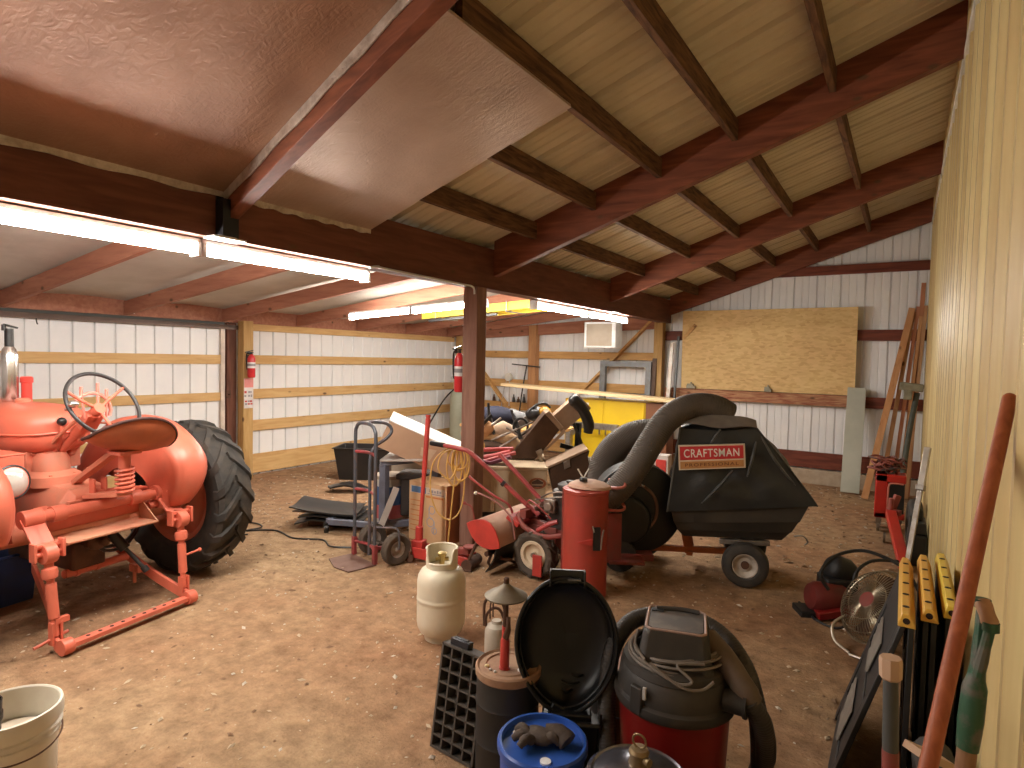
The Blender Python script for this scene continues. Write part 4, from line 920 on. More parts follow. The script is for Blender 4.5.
mb = MB(); mb.tube([p+s_*.03+V((0, 0, .36)), p+s_*.035+f_*.01+V((0, 0, .45)), p+s_*.045+f_*.012+V((0, 0, .50))], .006, 8, sm=3); mb.tube([p-s_*.03+V((0, 0, .52)), p-s_*.02+f_*.01+V((0, 0, .48))], .005); build('latch_wire', mb, M_steel, t)
mb = MB(); mb.add([q+f_*(R_+.003)-s_*.07+V((0, 0, .405)), p-s_*.03+f_*.008+V((0, 0, .43)), p-s_*.03+f_*.008+V((0, 0, .385)), q+f_*(R_-.012)-s_*.07+V((0, 0, .405)), p-s_*.03-f_*.006+V((0, 0, .43)), p-s_*.03-f_*.006+V((0, 0, .385))], [(0, 1, 2), (3, 5, 4), (0, 3, 4, 1), (1, 4, 5, 2), (2, 5, 3, 0)]); build('pointer_tab', mb, M_red, t)

# ------------------------------------------------------------------ walk-behind tiller
t = thing('tiller', 'red walk-behind garden tiller with long handlebars and a cream rimmed treaded wheel', 'tiller', (-2.45, 3.95, 0))
def bar_tyre(x, y, r, w, n, name_t, par, rim, rimm, yd=1):
    M = axisM((x, y, r), (0, -1, 0)); a = w/2; mb = MB()
    mb.lathe([(rim, -a*.7), (rim+.02, -a*.95), (r*.82, -a), (r*.92, -a*.85), (r*.93, 0), (r*.92, a*.85), (r*.82, a), (rim+.02, a*.95), (rim, a*.7)], 40, M, cap=False)
    for s in (-1, 1):
        for k in range(n):
            a0 = 2*PI*(k+(.5 if s > 0 else 0))/n; rings = []
            for i in range(5):
                u = i/4; z = s*a*(u*1.0); an0 = a0+u*.34; rr_ = r*(1 if u < .8 else .95); rin = r*(.90 if u < .8 else .82)
                rings.append([M @ V((q_*math.cos(an0+d), q_*math.sin(an0+d), z)) for q_, d in ((rin, -.085), (rr_, -.06), (rr_, .06), (rin, .085))])
            mb.loft(rings)
    wt_ = build(name_t, mb, M_rubb, par, ang=30)
    mb = MB(); mb.lathe([(0, a*.55), (.02, a*.55), (.022, a*.3), (rim*.5, a*.2), (rim*.72, a*.35), (rim*.8, a*.75), (rim, a*.8), (rim+.008, a*.7), (rim+.008, -a*.7), (rim, -a*.8), (rim*.8, -a*.6), (rim*.5, -a*.3), (0, -a*.4)], 32, M); build('wheel_rim', mb, rimm, wt_)
    return wt_
M_rimc = mat('cream_wheel_rim', (.60, .50, .36), .5, 0, (.36, .22, .13), 8, (.5, .8))
bar_tyre(-2.275, 3.87, .178, .125, 11, 'tiller_tyre', t, .105, M_rimc)
bar_tyre(-2.275, 4.42, .178, .125, 11, 'tiller_tyre', t, .105, M_rimc)
mb = MB(); mb.cyl((-2.275, 3.82, .178), (-2.275, 4.45, .178), .018); build('wheel_axle', mb, M_steel, t)
mb = MB(); mb.box((-2.215, 3.79, .12), (.075, .012, .16), (0, 0, .1)); build('hub_flap', mb, M_red, t, bev=.003)
# tine hood: lens-shaped shell
hc = V((-2.60, 0, .315)); lens = []
for k in range(15): u = k/14; lens.append((-.165+.33*u, .118*math.sin(PI*u)**.85))
for k in range(1, 14): u = 1-k/14; lens.append((-.165+.33*u, -.085*math.sin(PI*u)**.85))
rot = math.radians(-24)
def lr(p, y, k=1.0): return V((hc.x+(p[0]*math.cos(rot)-p[1]*math.sin(rot))*k, y, hc.z+(p[0]*math.sin(rot)+p[1]*math.cos(rot))*k))
mb = MB(); mb.loft([[lr(p, 3.635+.005, 1) for p in lens], [lr(p, 4.02, 1) for p in lens], [lr(p, 4.28, 1) for p in lens]]); hd = build('tine_hood', mb, mat('dust_tan_over_red', (.50, .33, .24), .75, 0, (.42, .19, .13), 4, (.45, .75)), t, ang=50)
mb = MB(); mb.loft([[lr(p, 3.628, 1.03) for p in lens], [lr(p, 3.642, 1.03) for p in lens]]); build('hood_end_cap', mb, M_red, hd, bev=.004)
mb = MB(); mb.box((-2.47, 3.98, .40), (.12, .30, .03), (0, .5, 0)); build('hood_top_plate', mb, M_red, hd, bev=.004)
mb = MB(); mb.cyl((-2.60, 3.68, .16), (-2.60, 4.25, .16), .02)
for y in (3.76, 3.90, 4.04, 4.18):
    for k in range(4):
        a_ = k*PI/2+y*7; d = V((math.cos(a_), 0, math.sin(a_))); mb.tube([V((-2.60, y, .16)), V((-2.60, y, .16))+d*.10, V((-2.60, y+.05, .16))+d*.145], .012, 6)
build('tines', mb, M_rust, t)
mb = MB(); mb.tube([(-2.71, 3.70, .22), (-2.76, 3.67, .08), (-2.80, 3.64, .012), (-2.72, 3.66, .01)], .012, 8, sm=3); build('skid_foot', mb, M_rust, t)
mb = MB(); mb.sheet(lambda u, v: (-2.50+.03*v-.12*v*v, 3.66+u*.58, .27-.24*v), 8, 4, .008); build('rear_flap', mb, M_blk, t)
# handlebars
M_hb = mat('faded_red_tube', (.42, .06, .058), .45, 0, (.30, .05, .048), 7)
mb = MB(); mb.tube([(-2.33, 4.0, .44), (-2.46, 3.97, .53), (-2.84, 3.83, .865), (-2.96, 3.80, .915), (-3.16, 3.79, .93)], .018, 12, sm=5); h1 = build('handlebar', mb, M_hb, t)
mb = MB(); mb.cyl((-3.12, 3.79, .93), (-3.26, 3.79, .935), .021); build('hand_grip', mb, M_blk, h1)
mb = MB(); mb.tube([(-2.33, 4.17, .46), (-2.45, 4.17, .54), (-2.62, 4.15, .69), (-2.80, 4.13, .845)], .018, 12, sm=5); h2 = build('handlebar', mb, M_hb, t)
mb = MB(); mb.cyl((-2.885, 3.815, .87), (-2.885, 3.815, .89), .001); mb.cyl((-2.62, 3.905, .67), (-2.60, 3.91, .655), .024); build('cable_clamp', mb, M_blk, h1)
mb = MB(); mb.tube([(-2.82, 3.74, .72), (-2.79, 3.74, .70), (-2.64, 3.80, .59), (-2.53, 3.86, .52), (-2.50, 3.88, .45)], .009, 8, sm=5); build('shift_rod', mb, M_hb, t)
mb = MB(); mb.tube([(-2.74, 3.73, .60), (-2.70, 3.74, .595), (-2.57, 3.79, .53), (-2.47, 3.82, .42), (-2.44, 3.83, .27)], .008, 8, sm=5); sr = build('tine_rod', mb, mat('pink_grey_rod', (.45, .2, .18), .45, .3), t)
mb = MB(); mb.sphere((-2.745, 3.728, .60), .015); build('rod_knob', mb, M_wtrim, sr)
mb = MB(); mb.tube([(-2.80, 3.66, .52), (-2.74, 3.68, .49), (-2.71, 3.69, .30)], .007, 8, sm=3); mb.sphere((-2.80, 3.66, .525), .013); build('depth_rod', mb, M_redd, t)
# frame and engine
mb = MB(); mb.beam((-2.52, 4.03, .40), (-2.05, 4.03, .30), .05, .06); mb.beam((-2.52, 4.16, .40), (-2.05, 4.18, .30), .05, .06); mb.beam((-2.42, 3.9, .45), (-2.40, 4.2, .45), .06, .07); mb.tube([(-2.48, 3.93, .44), (-2.38, 3.86, .37), (-2.2, 3.84, .33), (-2.05, 3.86, .36)], .02, 10, sm=4); mb.box((-2.30, 4.1, .27), (.26, .22, .18)); build('tiller_frame', mb, M_redd, t, bev=.006)
M_eng = mat('greasy_dark_engine', (.045, .04, .036), .5, .4, (.12, .10, .085), 10, (.5, .75))
mb = MB(); mb.box((-2.13, 4.12, .45), (.22, .24, .20)); mb.cyl((-2.13, 4.12, .55), (-2.13, 4.12, .64), .13)
for k in range(6): mb.box((-2.245-.0, 4.12, .38+.028*k), (.06, .20, .010))
eg = build('engine_block', mb, M_eng, t, bev=.008)
mb = MB(); mb.lathe([(0, 0), (.085, 0), (.095, .015), (.095, .045), (.07, .06), (0, .062)], 26, TR(-2.13, 4.12, .64)); mb.cyl((-2.13, 4.12, .70), (-2.13, 4.12, .715), .03); build('recoil_cover', mb, M_eng, eg)
mb = MB(); mb.cyl((-2.29, 4.02, .50), (-2.29, 4.22, .50), .05); mb.cyl((-2.29, 4.0, .50), (-2.33, 3.94, .50), .016); build('engine_muffler', mb, M_rust, eg)
mb = MB(); mb.box((-2.22, 4.0, .53), (.10, .09, .10)); mb.cyl((-2.22, 3.955, .53), (-2.22, 3.93, .53), .035); build('carburettor', mb, M_steel, eg, bev=.008)
mb = MB()
mb.tube([(-2.30, 3.97, .585), (-2.20, 3.93, .64), (-2.10, 3.93, .66), (-2.03, 3.96, .63)], .007, 6, sm=4); mb.tube([(-2.35, 3.97, .56), (-2.22, 3.93, .60), (-2.08, 3.92, .63)], .006, 6, sm=4); mb.tube([(-2.02, 3.95, .60), (-2.0, 3.93, .66)], .014, 8)
build('fuel_line', mb, M_steel, eg)
mb = MB(); mb.tube([(-2.42, 3.95, .50), (-2.36, 3.90, .57), (-2.26, 3.90, .52), (-2.18, 3.92, .45)], .006, 6, sm=4); mb.tube([(-2.26, 3.86, .36), (-2.17, 3.86, .42), (-2.10, 3.88, .45)], .018, 8, sm=3); build('control_linkage', mb, M_hb, t)

# ------------------------------------------------------------------ tow-behind lawn vacuum
M_bag = mat('black_coated_fabric', (.016, .017, .017), .42, 0, (.032, .032, .029), 3, (.4, .75), .55, 6, spec=.45)
M_tub = mat('dark_grey_plastic', (.032, .028, .023), .6, 0, (.05, .04, .028), 4)
M_tong = mat('rust_orange_paint', (.50, .13, .03), .5, .1, (.34, .09, .03), 7)
A3, B3, C3 = V((.96, .28, 0)), V((-.28, .96, 0)), V((-1.46, 4.53, 0))
S = lambda s, q, z: C3+A3*s+B3*q+V((0, 0, z))
t = thing('lawn_vacuum', 'towed lawn vacuum cart with black bag, lettered red sign and thick ribbed hose', 'lawn vacuum', tuple(S(.5, .3, 0)))
zr = lambda s: .515+.155*s; zb3 = lambda s: .29+.06*s; TW = .58
def ring3(s0, s1, q0, q1, zf, n=6):
    out = []
    for a_, b_, c_, d_ in ((s0, q0, s1, q0), (s1, q0, s1, q1), (s1, q1, s0, q1), (s0, q1, s0, q0)):
        for k in range(n): u = k/n; s = a_+(c_-a_)*u; q_ = b_+(d_-b_)*u; out.append(S(s, q_, zf(s)))
    return out
mb = MB()
mix = lambda k: (lambda s: zb3(s)+(zr(s)-zb3(s))*k)
mb.loft([ring3(.10, .80, .07, TW-.07, mix(0)), ring3(.055, .85, .035, TW-.035, mix(.22)), ring3(.05, .86, .03, TW-.03, mix(.24)), ring3(.03, .90, .02, TW-.02, mix(.48)), ring3(.022, .91, .015, TW-.015, mix(.50)), ring3(.0, .97, .005, TW-.005, mix(.92)), ring3(-.02, 1.0, -.012, TW+.012, mix(.93)), ring3(-.02, 1.0, -.012, TW+.012, mix(1.0))])
build('cart_tub', mb, M_tub, t, bev=.004)
# bag: lofted from the rim up to the ridge
def bagring(k):
    n = 22; out = []
    e = k**1.05
    sL = -.03+.075*e; sR = 1.015-.425*e; qa = -.02+.05*e; qb = TW+.02-.06*e
    zl = zr(0)-.02+(1.165-zr(0))*k; zR = zr(1)-.035+(1.19-zr(1)+.02)*k
    cs = ((sL, qa), (sR, qa), (sR, qb), (sL, qb))
    for i in range(4):
        (a_, b_), (c_, d_) = cs[i], cs[(i+1) % 4]
        for j in range(n):
            u = j/n; s = a_+(c_-a_)*u; q_ = b_+(d_-b_)*u; f = (s-sL)/(sR-sL)
            z = zl+(zR-zl)*f; puff = math.sin(PI*u)*(.012+.020*math.sin(k*6+i*2+u*3)+.016*math.sin(u*15+k*9)+.010*math.sin(u*23-k*14))*math.sin(PI*min(1, k*1.1))
            nrm = ((0, -1), (1, 0), (0, 1), (-1, 0))[i]
            out.append(S(s+nrm[0]*puff, q_+nrm[1]*puff, z-.022*math.sin(PI*u)*(k > .9)))
    return out
rings = [bagring(k/14) for k in range(15)]
def toprring(w, z):
    base = bagring(1.0); c = sum(base, V((0, 0, 0)))/len(base); c = S(.30, .25, 0)+V((0, 0, 1.21)); return [V((p.x, p.y, p.z)).lerp(V((c.x, c.y, z)), w) for p in base]
rings += [toprring(.30, 1.24), toprring(.62, 1.27), toprring(.80, 1.30)]
mb = MB(); mb.loft(rings); bag = build('collection_bag', mb, M_bag, t, ang=48)
# piping folds along the bag edges
mb = MB(); edge = [rings[k][0] for k in range(15)]; mb.tube(edge, .007, 6)
build('bag_piping', mb, mat('grey_bag_piping', (.16, .16, .15), .5), bag)
mb = MB(); edge = [rings[k][22] for k in range(15)]; mb.tube(edge, .007, 6); build('bag_piping', mb, M_bag, bag)
mb = MB()
mb.sheet(lambda u, v: S(.03+.56*u, .00+.10*v-.02, 1.195+.10*v*(1-abs(u-.45))+.012*math.sin(u*9)-.02), 18, 5, .006); build('bag_top_flap', mb, mat('grey_worn_fabric', (.17, .145, .12), .6, 0, (.09, .08, .07), 5, (.4, .7), .3, 12), bag, ang=60)
M_crs = mat('painted_crease_sheen', (.075, .075, .07), .38, 0, (.03, .03, .028), 9, (.4, .65))  # lighter grey ridges paint the gloss streaks along the bag folds
for pts_, r_ in (([(.335, -.03, 1.16), (.30, -.052, 1.10), (.27, -.058, 1.05)], .011), ([(.43, -.056, .86), (.36, -.062, .76), (.28, -.058, .66), (.22, -.05, .59)], .013), ([(.585, -.035, 1.08), (.56, -.062, .95), (.53, -.07, .82)], .012), ([(.62, -.03, 1.12), (.72, -.055, .95), (.86, -.05, .78)], .010)):
    mb = MB(); P_2 = smooth_path([S(*q_) for q_ in pts_], 5); mb.tube(P_2, [r_*(.35+.65*math.sin(PI*i/(len(P_2)-1))) for i in range(len(P_2))], 8); build('bag_gloss_streak', mb, M_crs, bag)
# sign on the bag
lab0 = [S(.035, -.052, 1.018), S(.508, -.052, 1.060), S(.520, -.052, .885), S(.047, -.052, .830)]
def quad(c, th, shr=0., u0=0., u1=1., v0=0., v1=1., out=0.):
    f = lambda u, v: (c[0].lerp(c[1], u)).lerp(c[3].lerp(c[2], u), v)
    P4 = [f(u0, v0), f(u1, v0), f(u1, v1), f(u0, v1)]; P4 = [p-B3*out for p in P4]; mb = MB()
    return mb.add(P4+[p+B3*th for p in P4], [(0, 1, 2, 3), (7, 6, 5, 4), (0, 4, 5, 1), (1, 5, 6, 2), (2, 6, 7, 3), (3, 7, 4, 0)])
sg = build('sign_panel', quad(lab0, .03), mat('sign_cream', (.70, .58, .42), .45), bag)
build('sign_red_field', quad(lab0, .003, 0, .025, .975, .05, .60, .003), mat('sign_red', (.55, .03, .035), .4), sg)
build('sign_tan_field', quad(lab0, .003, 0, .025, .975, .66, .95, .003), mat('sign_tan', (.48, .22, .07), .45), sg)
def text_on(body, c, u0, u1, v0, v1, out, m, name, par, bold=.0, sx=1.):
    cu = bpy.data.curves.new('lettering', 'FONT'); cu.body = body; cu.size = 1; cu.offset = bold; cu.space_character = sx; cu.extrude = .0
    ob = bpy.data.objects.new('lettering', cu); COL.objects.link(ob)
    dg = bpy.context.evaluated_depsgraph_get(); me = bpy.data.meshes.new_from_object(ob.evaluated_get(dg))
    bpy.data.objects.remove(ob)
    xs = [v.co.x for v in me.vertices]; ys = [v.co.y for v in me.vertices]; x0, x1, y0, y1 = min(xs), max(xs), min(ys), max(ys)
    f = lambda u, v: (c[0].lerp(c[1], u)).lerp(c[3].lerp(c[2], u), v)-B3*out
    mb = MB(); vs = [f(u0+(u1-u0)*(v.co.x-x0)/(x1-x0), v1+(v0-v1)*(v.co.y-y0)/(y1-y0)) for v in me.vertices]
    mb.add(vs, [tuple(p.vertices) for p in me.polygons]); bpy.data.meshes.remove(me)
    return build(name, mb, m, par)
text_on('CRAFTSMAN', lab0, .085, .915, .16, .50, .0045, mat('sign_white', (.80, .74, .66), .45), 'sign_lettering', sg, .012, 1.12)
text_on('PROFESSIONAL', lab0, .10, .90, .735, .87, .0045, mat('sign_brown', (.16, .05, .02), .5), 'sign_small_lettering', sg, .015, 1.25)
# running gear
def plain_wheel(c, ax, r, w, par, rimr, nm):
    M = axisM(c, ax); a = w/2; mb = MB()
    mb.lathe([(rimr, -a*.7), (rimr+.012, -a*.95), (r*.8, -a), (r*.94, -a*.8), (r, -a*.35), (r, a*.35), (r*.94, a*.8), (r*.8, a), (rimr+.012, a*.95), (rimr, a*.7)], 40, M, cap=False); o_ = build(nm, mb, M_rub, par)
    mb = MB(); mb.lathe([(0, a*.5), (.02, a*.5), (.024, a*.2), (rimr*.6, a*.12), (rimr*.8, a*.35), (rimr*.95, a*.75), (rimr+.008, a*.72), (rimr+.008, -a*.72), (rimr*.95, -a*.75), (rimr*.5, -a*.3), (0, -a*.4)], 32, M); rm_ = build('wheel_rim', mb, mat('pale_wheel_rim', (.55, .50, .44), .45, .2, (.35, .28, .22), 9), o_)
    mb = MB(); mb.lathe([(.03, a*.2), (.026, a*.62), (0, a*.64)], 16, M); build('hub_cap', mb, M_rust, rm_)
    return o_
wa = V((.2, -.98, 0)).normalized()
plain_wheel(V((-.925, 4.625, .165)), wa, .165, .11, t, .088, 'cart_tyre'); plain_wheel(V((-1.04, 5.16, .165)), wa, .165, .11, t, .088, 'cart_tyre')
mb = MB(); mb.cyl((-.92, 4.60, .165), (-1.045, 5.18, .165), .014); build('cart_axle', mb, M_steel, t)
mb = MB(); mb.beam(S(.36, .08, .285), S(.72, .08, .305), .05, .035); mb.beam(S(.36, .50, .285), S(.72, .50, .305), .05, .035); mb.beam(V((-.94, 4.70, .165)), V((-.94, 4.70, .30)), .05, .09, A3); mb.beam(V((-1.02, 5.07, .165)), V((-1.02, 5.07, .30)), .05, .09, A3); build('axle_bracket', mb, M_steel, t, bev=.004)
mb = MB(); mb.beam(S(.50, .29, .155), V((-1.95, 4.42, .17)), .045, .045); build('tow_tongue', mb, M_tong, t, bev=.004)
mb = MB(); mb.beam(S(.11, .18, .30), S(.145, .20, .13), .07, .02, B3); mb.beam(S(.11, .38, .30), S(.145, .36, .13), .07, .02, B3); mb.beam(S(.145, .14, .14), S(.145, .40, .14), .05, .03); build('tongue_bracket', mb, M_tong, t, bev=.003)
mb = MB(); mb.tube([S(.87, -.01, .40), S(.93, -.02, .41), S(.96, -.02, .37), S(.94, -.02, .345)], .006, 8, sm=4); build('tub_hook', mb, M_steel, t)
# impeller housing, belt guard and engine of the vacuum
bw = V((-1.80, 4.60, .0)); hx_ = V((.55, -.835, 0)).normalized()
M_imp = mat('matt_black_housing', (.010, .010, .011), .55, 0, (.02, .018, .016), 6)
Mi = axisM(bw+V((.03, -.02, .485)), hx_); mb = MB()
mb.lathe([(0, -.12), (.30, -.12), (.352, -.10), (.36, -.05), (.36, .05), (.352, .10), (.30, .12), (.10, .12), (0, .12)], 48, Mi); build('impeller_housing', mb, M_imp, t)
mb = MB(); mb.torus(.205, .012, Mi @ TR(-.06, .0, .122), 40, 8); build('inlet_ring', mb, mat('dull_brown_ring', (.25, .13, .08), .6), t)
mb = MB(); mb.lathe([(.19, .12), (.19, .17), (.17, .20), (.08, .21), (0, .21)], 36, Mi @ TR(-.10, -.08, 0)); mb.box(bw+V((-.02, -.22, .42)), (.20, .12, .34), (0, 0, .58)); vg = build('vacuum_engine', mb, M_imp, t, bev=.012)
for k in range(2):
    mb = MB(); mb.sphere(Mi @ V((-.02+.04*k, .19, .13)), .014); build('bolt_head', mb, M_chrome, vg)
mb = MB(); mb.beam((-1.92, 4.33, .13), (-1.60, 4.52, .13), .16, .05); mb.beam((-1.79, 4.16, .13), (-1.80, 4.18, .50), .15, .02, hx_); mb.beam((-1.83, 4.20, .14), (-1.60, 4.33, .14), .20, .02); build('engine_base', mb, M_redd, t, bev=.004)
for z0 in (.70, .53):
    mb = MB(); mb.tube([V((-1.86, 4.14, z0)), V((-1.74, 4.12, z0+.01)), V((-1.70, 4.17, z0+.02)), V((-1.74, 4.22, z0+.045)), V((-1.86, 4.24, z0+.04))], .011, 8, sm=4); build('carry_handle', mb, mat('pale_red_tube', (.55, .16, .12), .45), t)
for k in range(2):
    Mw = axisM((-1.80+.02*k, 4.36 if k == 0 else 4.86, .13), hx_)
    mb = MB(); mb.lathe([(.06, -.03), (.12, -.035), (.13, 0), (.12, .035), (.06, .03)], 28, Mw); build('support_wheel', mb, M_rub, t)
# hoses
M_hose = mat('dusty_ribbed_hose', (.095, .074, .058), .62, 0, (.062, .05, .04), 5, (.35, .7), .06, 30)
def ribbed_hose(pts, r, name, par, label=None, pitch=.018, m=None, r2=None):
    P = smooth_path(pts, 40); L_ = [0]
    for a_, b_ in zip(P, P[1:]): L_.append(L_[-1]+(b_-a_).length)
    n = int(L_[-1]/pitch)*4; Q = []; k = 0
    for i in range(n+1):
        d = L_[-1]*i/n
        while k < len(L_)-2 and L_[k+1] < d: k += 1
        u = (d-L_[k])/max(1e-9, L_[k+1]-L_[k]); Q.append(P[k].lerp(P[k+1], u))
    rs = [(r+((r2 or r)-r)*i/n)*(1, 1.035, 1.035, 1)[i % 4] for i in range(n+1)]
    mb = MB(); mb.tube(Q, rs, 28); return build(name, mb, m or M_hose, par, ang=70)
ribbed_hose([S(.40, .20, 1.245), S(.30, .16, 1.30), S(.18, .12, 1.315), S(.06, .06, 1.285), S(-.06, .0, 1.20), S(-.16, -.05, 1.04), S(-.27, -.12, .84), S(-.40, -.18, .66), S(-.52, -.22, .56)], .098, 'vacuum_hose', t, pitch=.017)
ribbed_hose([V((-1.72, 5.05, 1.0)), V((-1.82, 5.03, 1.02)), V((-1.96, 4.98, .99)), V((-2.08, 4.91, .90)), V((-2.16, 4.85, .76)), V((-2.175, 4.81, .60)), V((-2.15, 4.77, .45)), V((-2.09, 4.74, .33))], .13, 'intake_hose', t, pitch=.012, m=mat('smooth_brown_grey_hose', (.085, .066, .050), .6, 0, (.075, .058, .045), 4))
# ------------------------------------------------------------------ shop vacuum
vx, vy = -.665, 2.165
VF = V((.28, -.96, 0)).normalized(); VS = V((.96, .28, 0)).normalized(); Vc = V((vx, vy, 0))
Q = lambda s, f, z: Vc+VS*s+VF*f+V((0, 0, z))
t = thing('shop_vacuum', 'red and black wet dry shop vacuum with its hose looped round the dusty head', 'vacuum cleaner', (vx, vy, 0)); M = TR(vx, vy, 0)
t.scale = (1, 1, .96)
M_vred = mat('deep_red_plastic', (.22, .010, .009), .35, 0, (.17, .010, .009), 4)
M_vblk = mat('dusty_black_plastic', (.026, .022, .019), .6, 0, (.055, .043, .033), 6, (.42, .75), .06, 40)
mb = MB(); mb.lathe([(0, .06), (.16, .06), (.175, .075), (.185, .10), (.200, .44), (.203, .46), (0, .46)], 48, M); build('drum', mb, M_vred, t)
mb = MB(); mb.lathe([(0, .05), (.18, .05), (.21, .07), (.21, .10), (.185, .11)], 40, M); sk = build('caster_skirt', mb, M_vblk, t)
for k in range(4):
    a_ = k*PI/2+.6; c = V((vx+.19*math.cos(a_), vy+.19*math.sin(a_), .025)); mb = MB(); mb.sphere(c, .025, 12); mb.cyl(c, c+V((0, 0, .04)), .012); build('caster', mb, M_vblk, t)
mb = MB(); mb.lathe([(.198, .435), (.216, .435), (.221, .45), (.217, .47), (.205, .478), (.198, .545), (.188, .56), (.192, .565), (.186, .59), (.16, .605), (0, .61)], 48, M); ld_ = build('vacuum_lid', mb, M_vblk, t)
for a_ in (1.15, -1.9, 2.9):
    mb = MB(); d = V((math.cos(a_), math.sin(a_), 0)); mb.box(Vc+d*.21+V((0, 0, .49)), (.022, .05, .10), Matrix.Rotation(a_, 3, 'Z')); build('lid_latch', mb, M_vblk, ld_, bev=.005)
mb = MB(); q = Q(-.095, .192, .505); mb.beam(q, q+V((0, 0, .045)), .012, .01); build('switch_tab', mb, M_gb, ld_, bev=.002)
mb = MB(); rr_ = lambda w, d, z, sh=0: [Q(sx*w/2*(1 if abs(sx*sy) else 1), sy*d/2+sh, z) for sx, sy in ((-.85, -1), (.85, -1), (1, -.85), (1, .85), (.85, 1), (-.85, 1), (-1, .85), (-1, -.85))]
mb.loft([rr_(.27, .28, .59), rr_(.255, .26, .61), rr_(.228, .228, .705), rr_(.218, .218, .722), rr_(.20, .20, .728)]); hd_ = build('motor_head', mb, M_vblk, t, bev=.006)
mb = MB(); mb.loft([rr_(.188, .188, .726), rr_(.188, .188, .7305)]); build('head_panel', mb, mat('dusty_grey_panel', (.075, .066, .06), .5, 0, (.17, .14, .115), 9, (.45, .7)), hd_)
mb = MB(); pr = rr_(.205, .205, .728); mb.tube(pr, .005, 8, closed=True); build('panel_trim', mb, mat('dusty_pink_trim', (.36, .24, .20), .6), hd_)
mb = MB(); mb.tube([Q(-.075, -.075, .733), Q(.02, -.085, .736), Q(.08, -.075, .736)], .010, 8, sm=4); build('carry_handle', mb, M_vblk, hd_)
mb = MB(); mb.box(Q(-.07, -.06, .732), (.045, .02, .006), (0, 0, .28)); build('power_switch', mb, M_imp, hd_)
# cord wrapped round the neck
M_gcord = mat('grey_brown_cord', (.20, .16, .13), .55, 0, (.12, .10, .08), 8)
for k in range(6):
    z0 = .605+.007*k; r0 = .168-.004*k+rr.uniform(-.006, .008); ph = rr.uniform(0, 6)
    mb = MB(); mb.tube([Vc+V((r0*(1+.08*math.sin(2*a_+ph))*math.cos(a_), r0*(1+.06*math.sin(2*a_+ph))*math.sin(a_), z0+.02*math.sin(a_+ph))) for a_ in [2*PI*i/16 for i in range(16)]], .0052, 6, closed=True, sm=3); build('power_cord', mb, M_gcord, t)
mb = MB(); mb.tube([Q(-.12, .14, .63), Q(-.04, .18, .60), Q(.02, .195, .585), Q(.06, .19, .60), Q(.01, .16, .635), Q(.10, .145, .645)], .0052, 6, sm=5); mb.tube([Q(-.08, .165, .63), Q(.02, .20, .58), Q(.09, .19, .575), Q(.13, .17, .60)], .0052, 6, sm=5); mb.tube([Q(-.135, .02, .68), Q(-.14, .08, .65), Q(-.10, .15, .63)], .0052, 6, sm=4); build('power_cord', mb, M_gcord, t)
mb = MB(); mb.tube([Q(.11, -.02, .67), Q(.16, .03, .635), Q(.235, .10, .555), Q(.26, .11, .52)], [.04, .042, .04, .036], 16, sm=4); build('hose_cuff', mb, mat('brown_dust_plastic', (.13, .09, .06), .6, 0, (.07, .05, .04), 7), t)
mb = MB(); mb.cyl(Q(.17, .10, .51), Q(.24, .12, .51), .04); mb.cyl(Q(.235, .115, .51), Q(.245, .118, .51), .048); build('inlet_port', mb, M_vblk, t)
ribbed_hose([Q(.245, .12, .53), Q(.295, .10, .44), Q(.315, .05, .30), Q(.30, .0, .20), Q(.27, .02, .10), Q(.20, .13, .06), Q(.05, .265, .05), Q(-.10, .255, .06), Q(-.19, .18, .10), Q(-.232, .08, .26), Q(-.245, .0, .43), Q(-.235, -.06, .55), Q(-.18, -.14, .63), Q(-.08, -.19, .655), Q(.06, -.20, .655), Q(.17, -.15, .625), Q(.245, -.05, .56), Q(.285, .0, .44), Q(.30, .02, .32), Q(.305, .01, .18), Q(.30, .02, .07)], .033, 'vacuum_hose', t, pitch=.011, m=mat('black_hose', (.026, .022, .019), .55, 0, (.05, .04, .032), 6))

# ------------------------------------------------------------------ black bin with its domed lid standing open
bx_, by_ = -1.015, 2.02
BF = V((.47, -.883, 0)); BS = V((.883, .47, 0)); Bq = lambda s, f, z: V((bx_, by_, 0))+BS*s+BF*f+V((0, 0, z))
t = thing('black_bin', 'black plastic bin with its deep domed lid standing open behind the blue barrel', 'bin', (bx_, by_, 0))
M_gblk = mat('glossy_black_plastic', (.006, .006, .0065), .36, 0, (.009, .009, .009), 6, spec=.4)
mb = MB(); mb.loft([[Bq(s, f, z) for s, f in ((-w, -.09), (w, -.09), (w, .09), (-w, .09))] for z, w in ((0, .085), (.30, .11), (.31, .112))]); build('bin_body', mb, M_gblk, t, bev=.01)
tilt = math.radians(-9); up_ = V((0, 0, 1))*math.cos(tilt)+BF*math.sin(tilt); fo = BF*math.cos(tilt)-V((0, 0, 1))*math.sin(tilt)
hc_ = Bq(-.025, .0, .575)
def egg(a_): 
    x_ = math.cos(a_)*.192; y_ = math.sin(a_); y_ = y_*.235 if y_ > 0 else y_*.262
    w = 1-.02*max(0, math.sin(a_))-.12*max(0, -math.sin(a_))**2; return x_*w, y_
def dome(u, v):
    a_ = 2*PI*u; x_, y_ = egg(a_); k = math.sin(v*PI/2)**.7; d = -.115*(1-v**2.6)
    return hc_+BS*x_*k+up_*y_*k+fo*d
mb = MB(); mb.sheet(dome, 56, 14, .006); lid = build('domed_lid', mb, M_gblk, t, ang=60)
mb = MB(); mb.tube([dome(k/56, 1.0) for k in range(56)], .008, 8, closed=True); build('lid_rim', mb, M_gblk, lid)
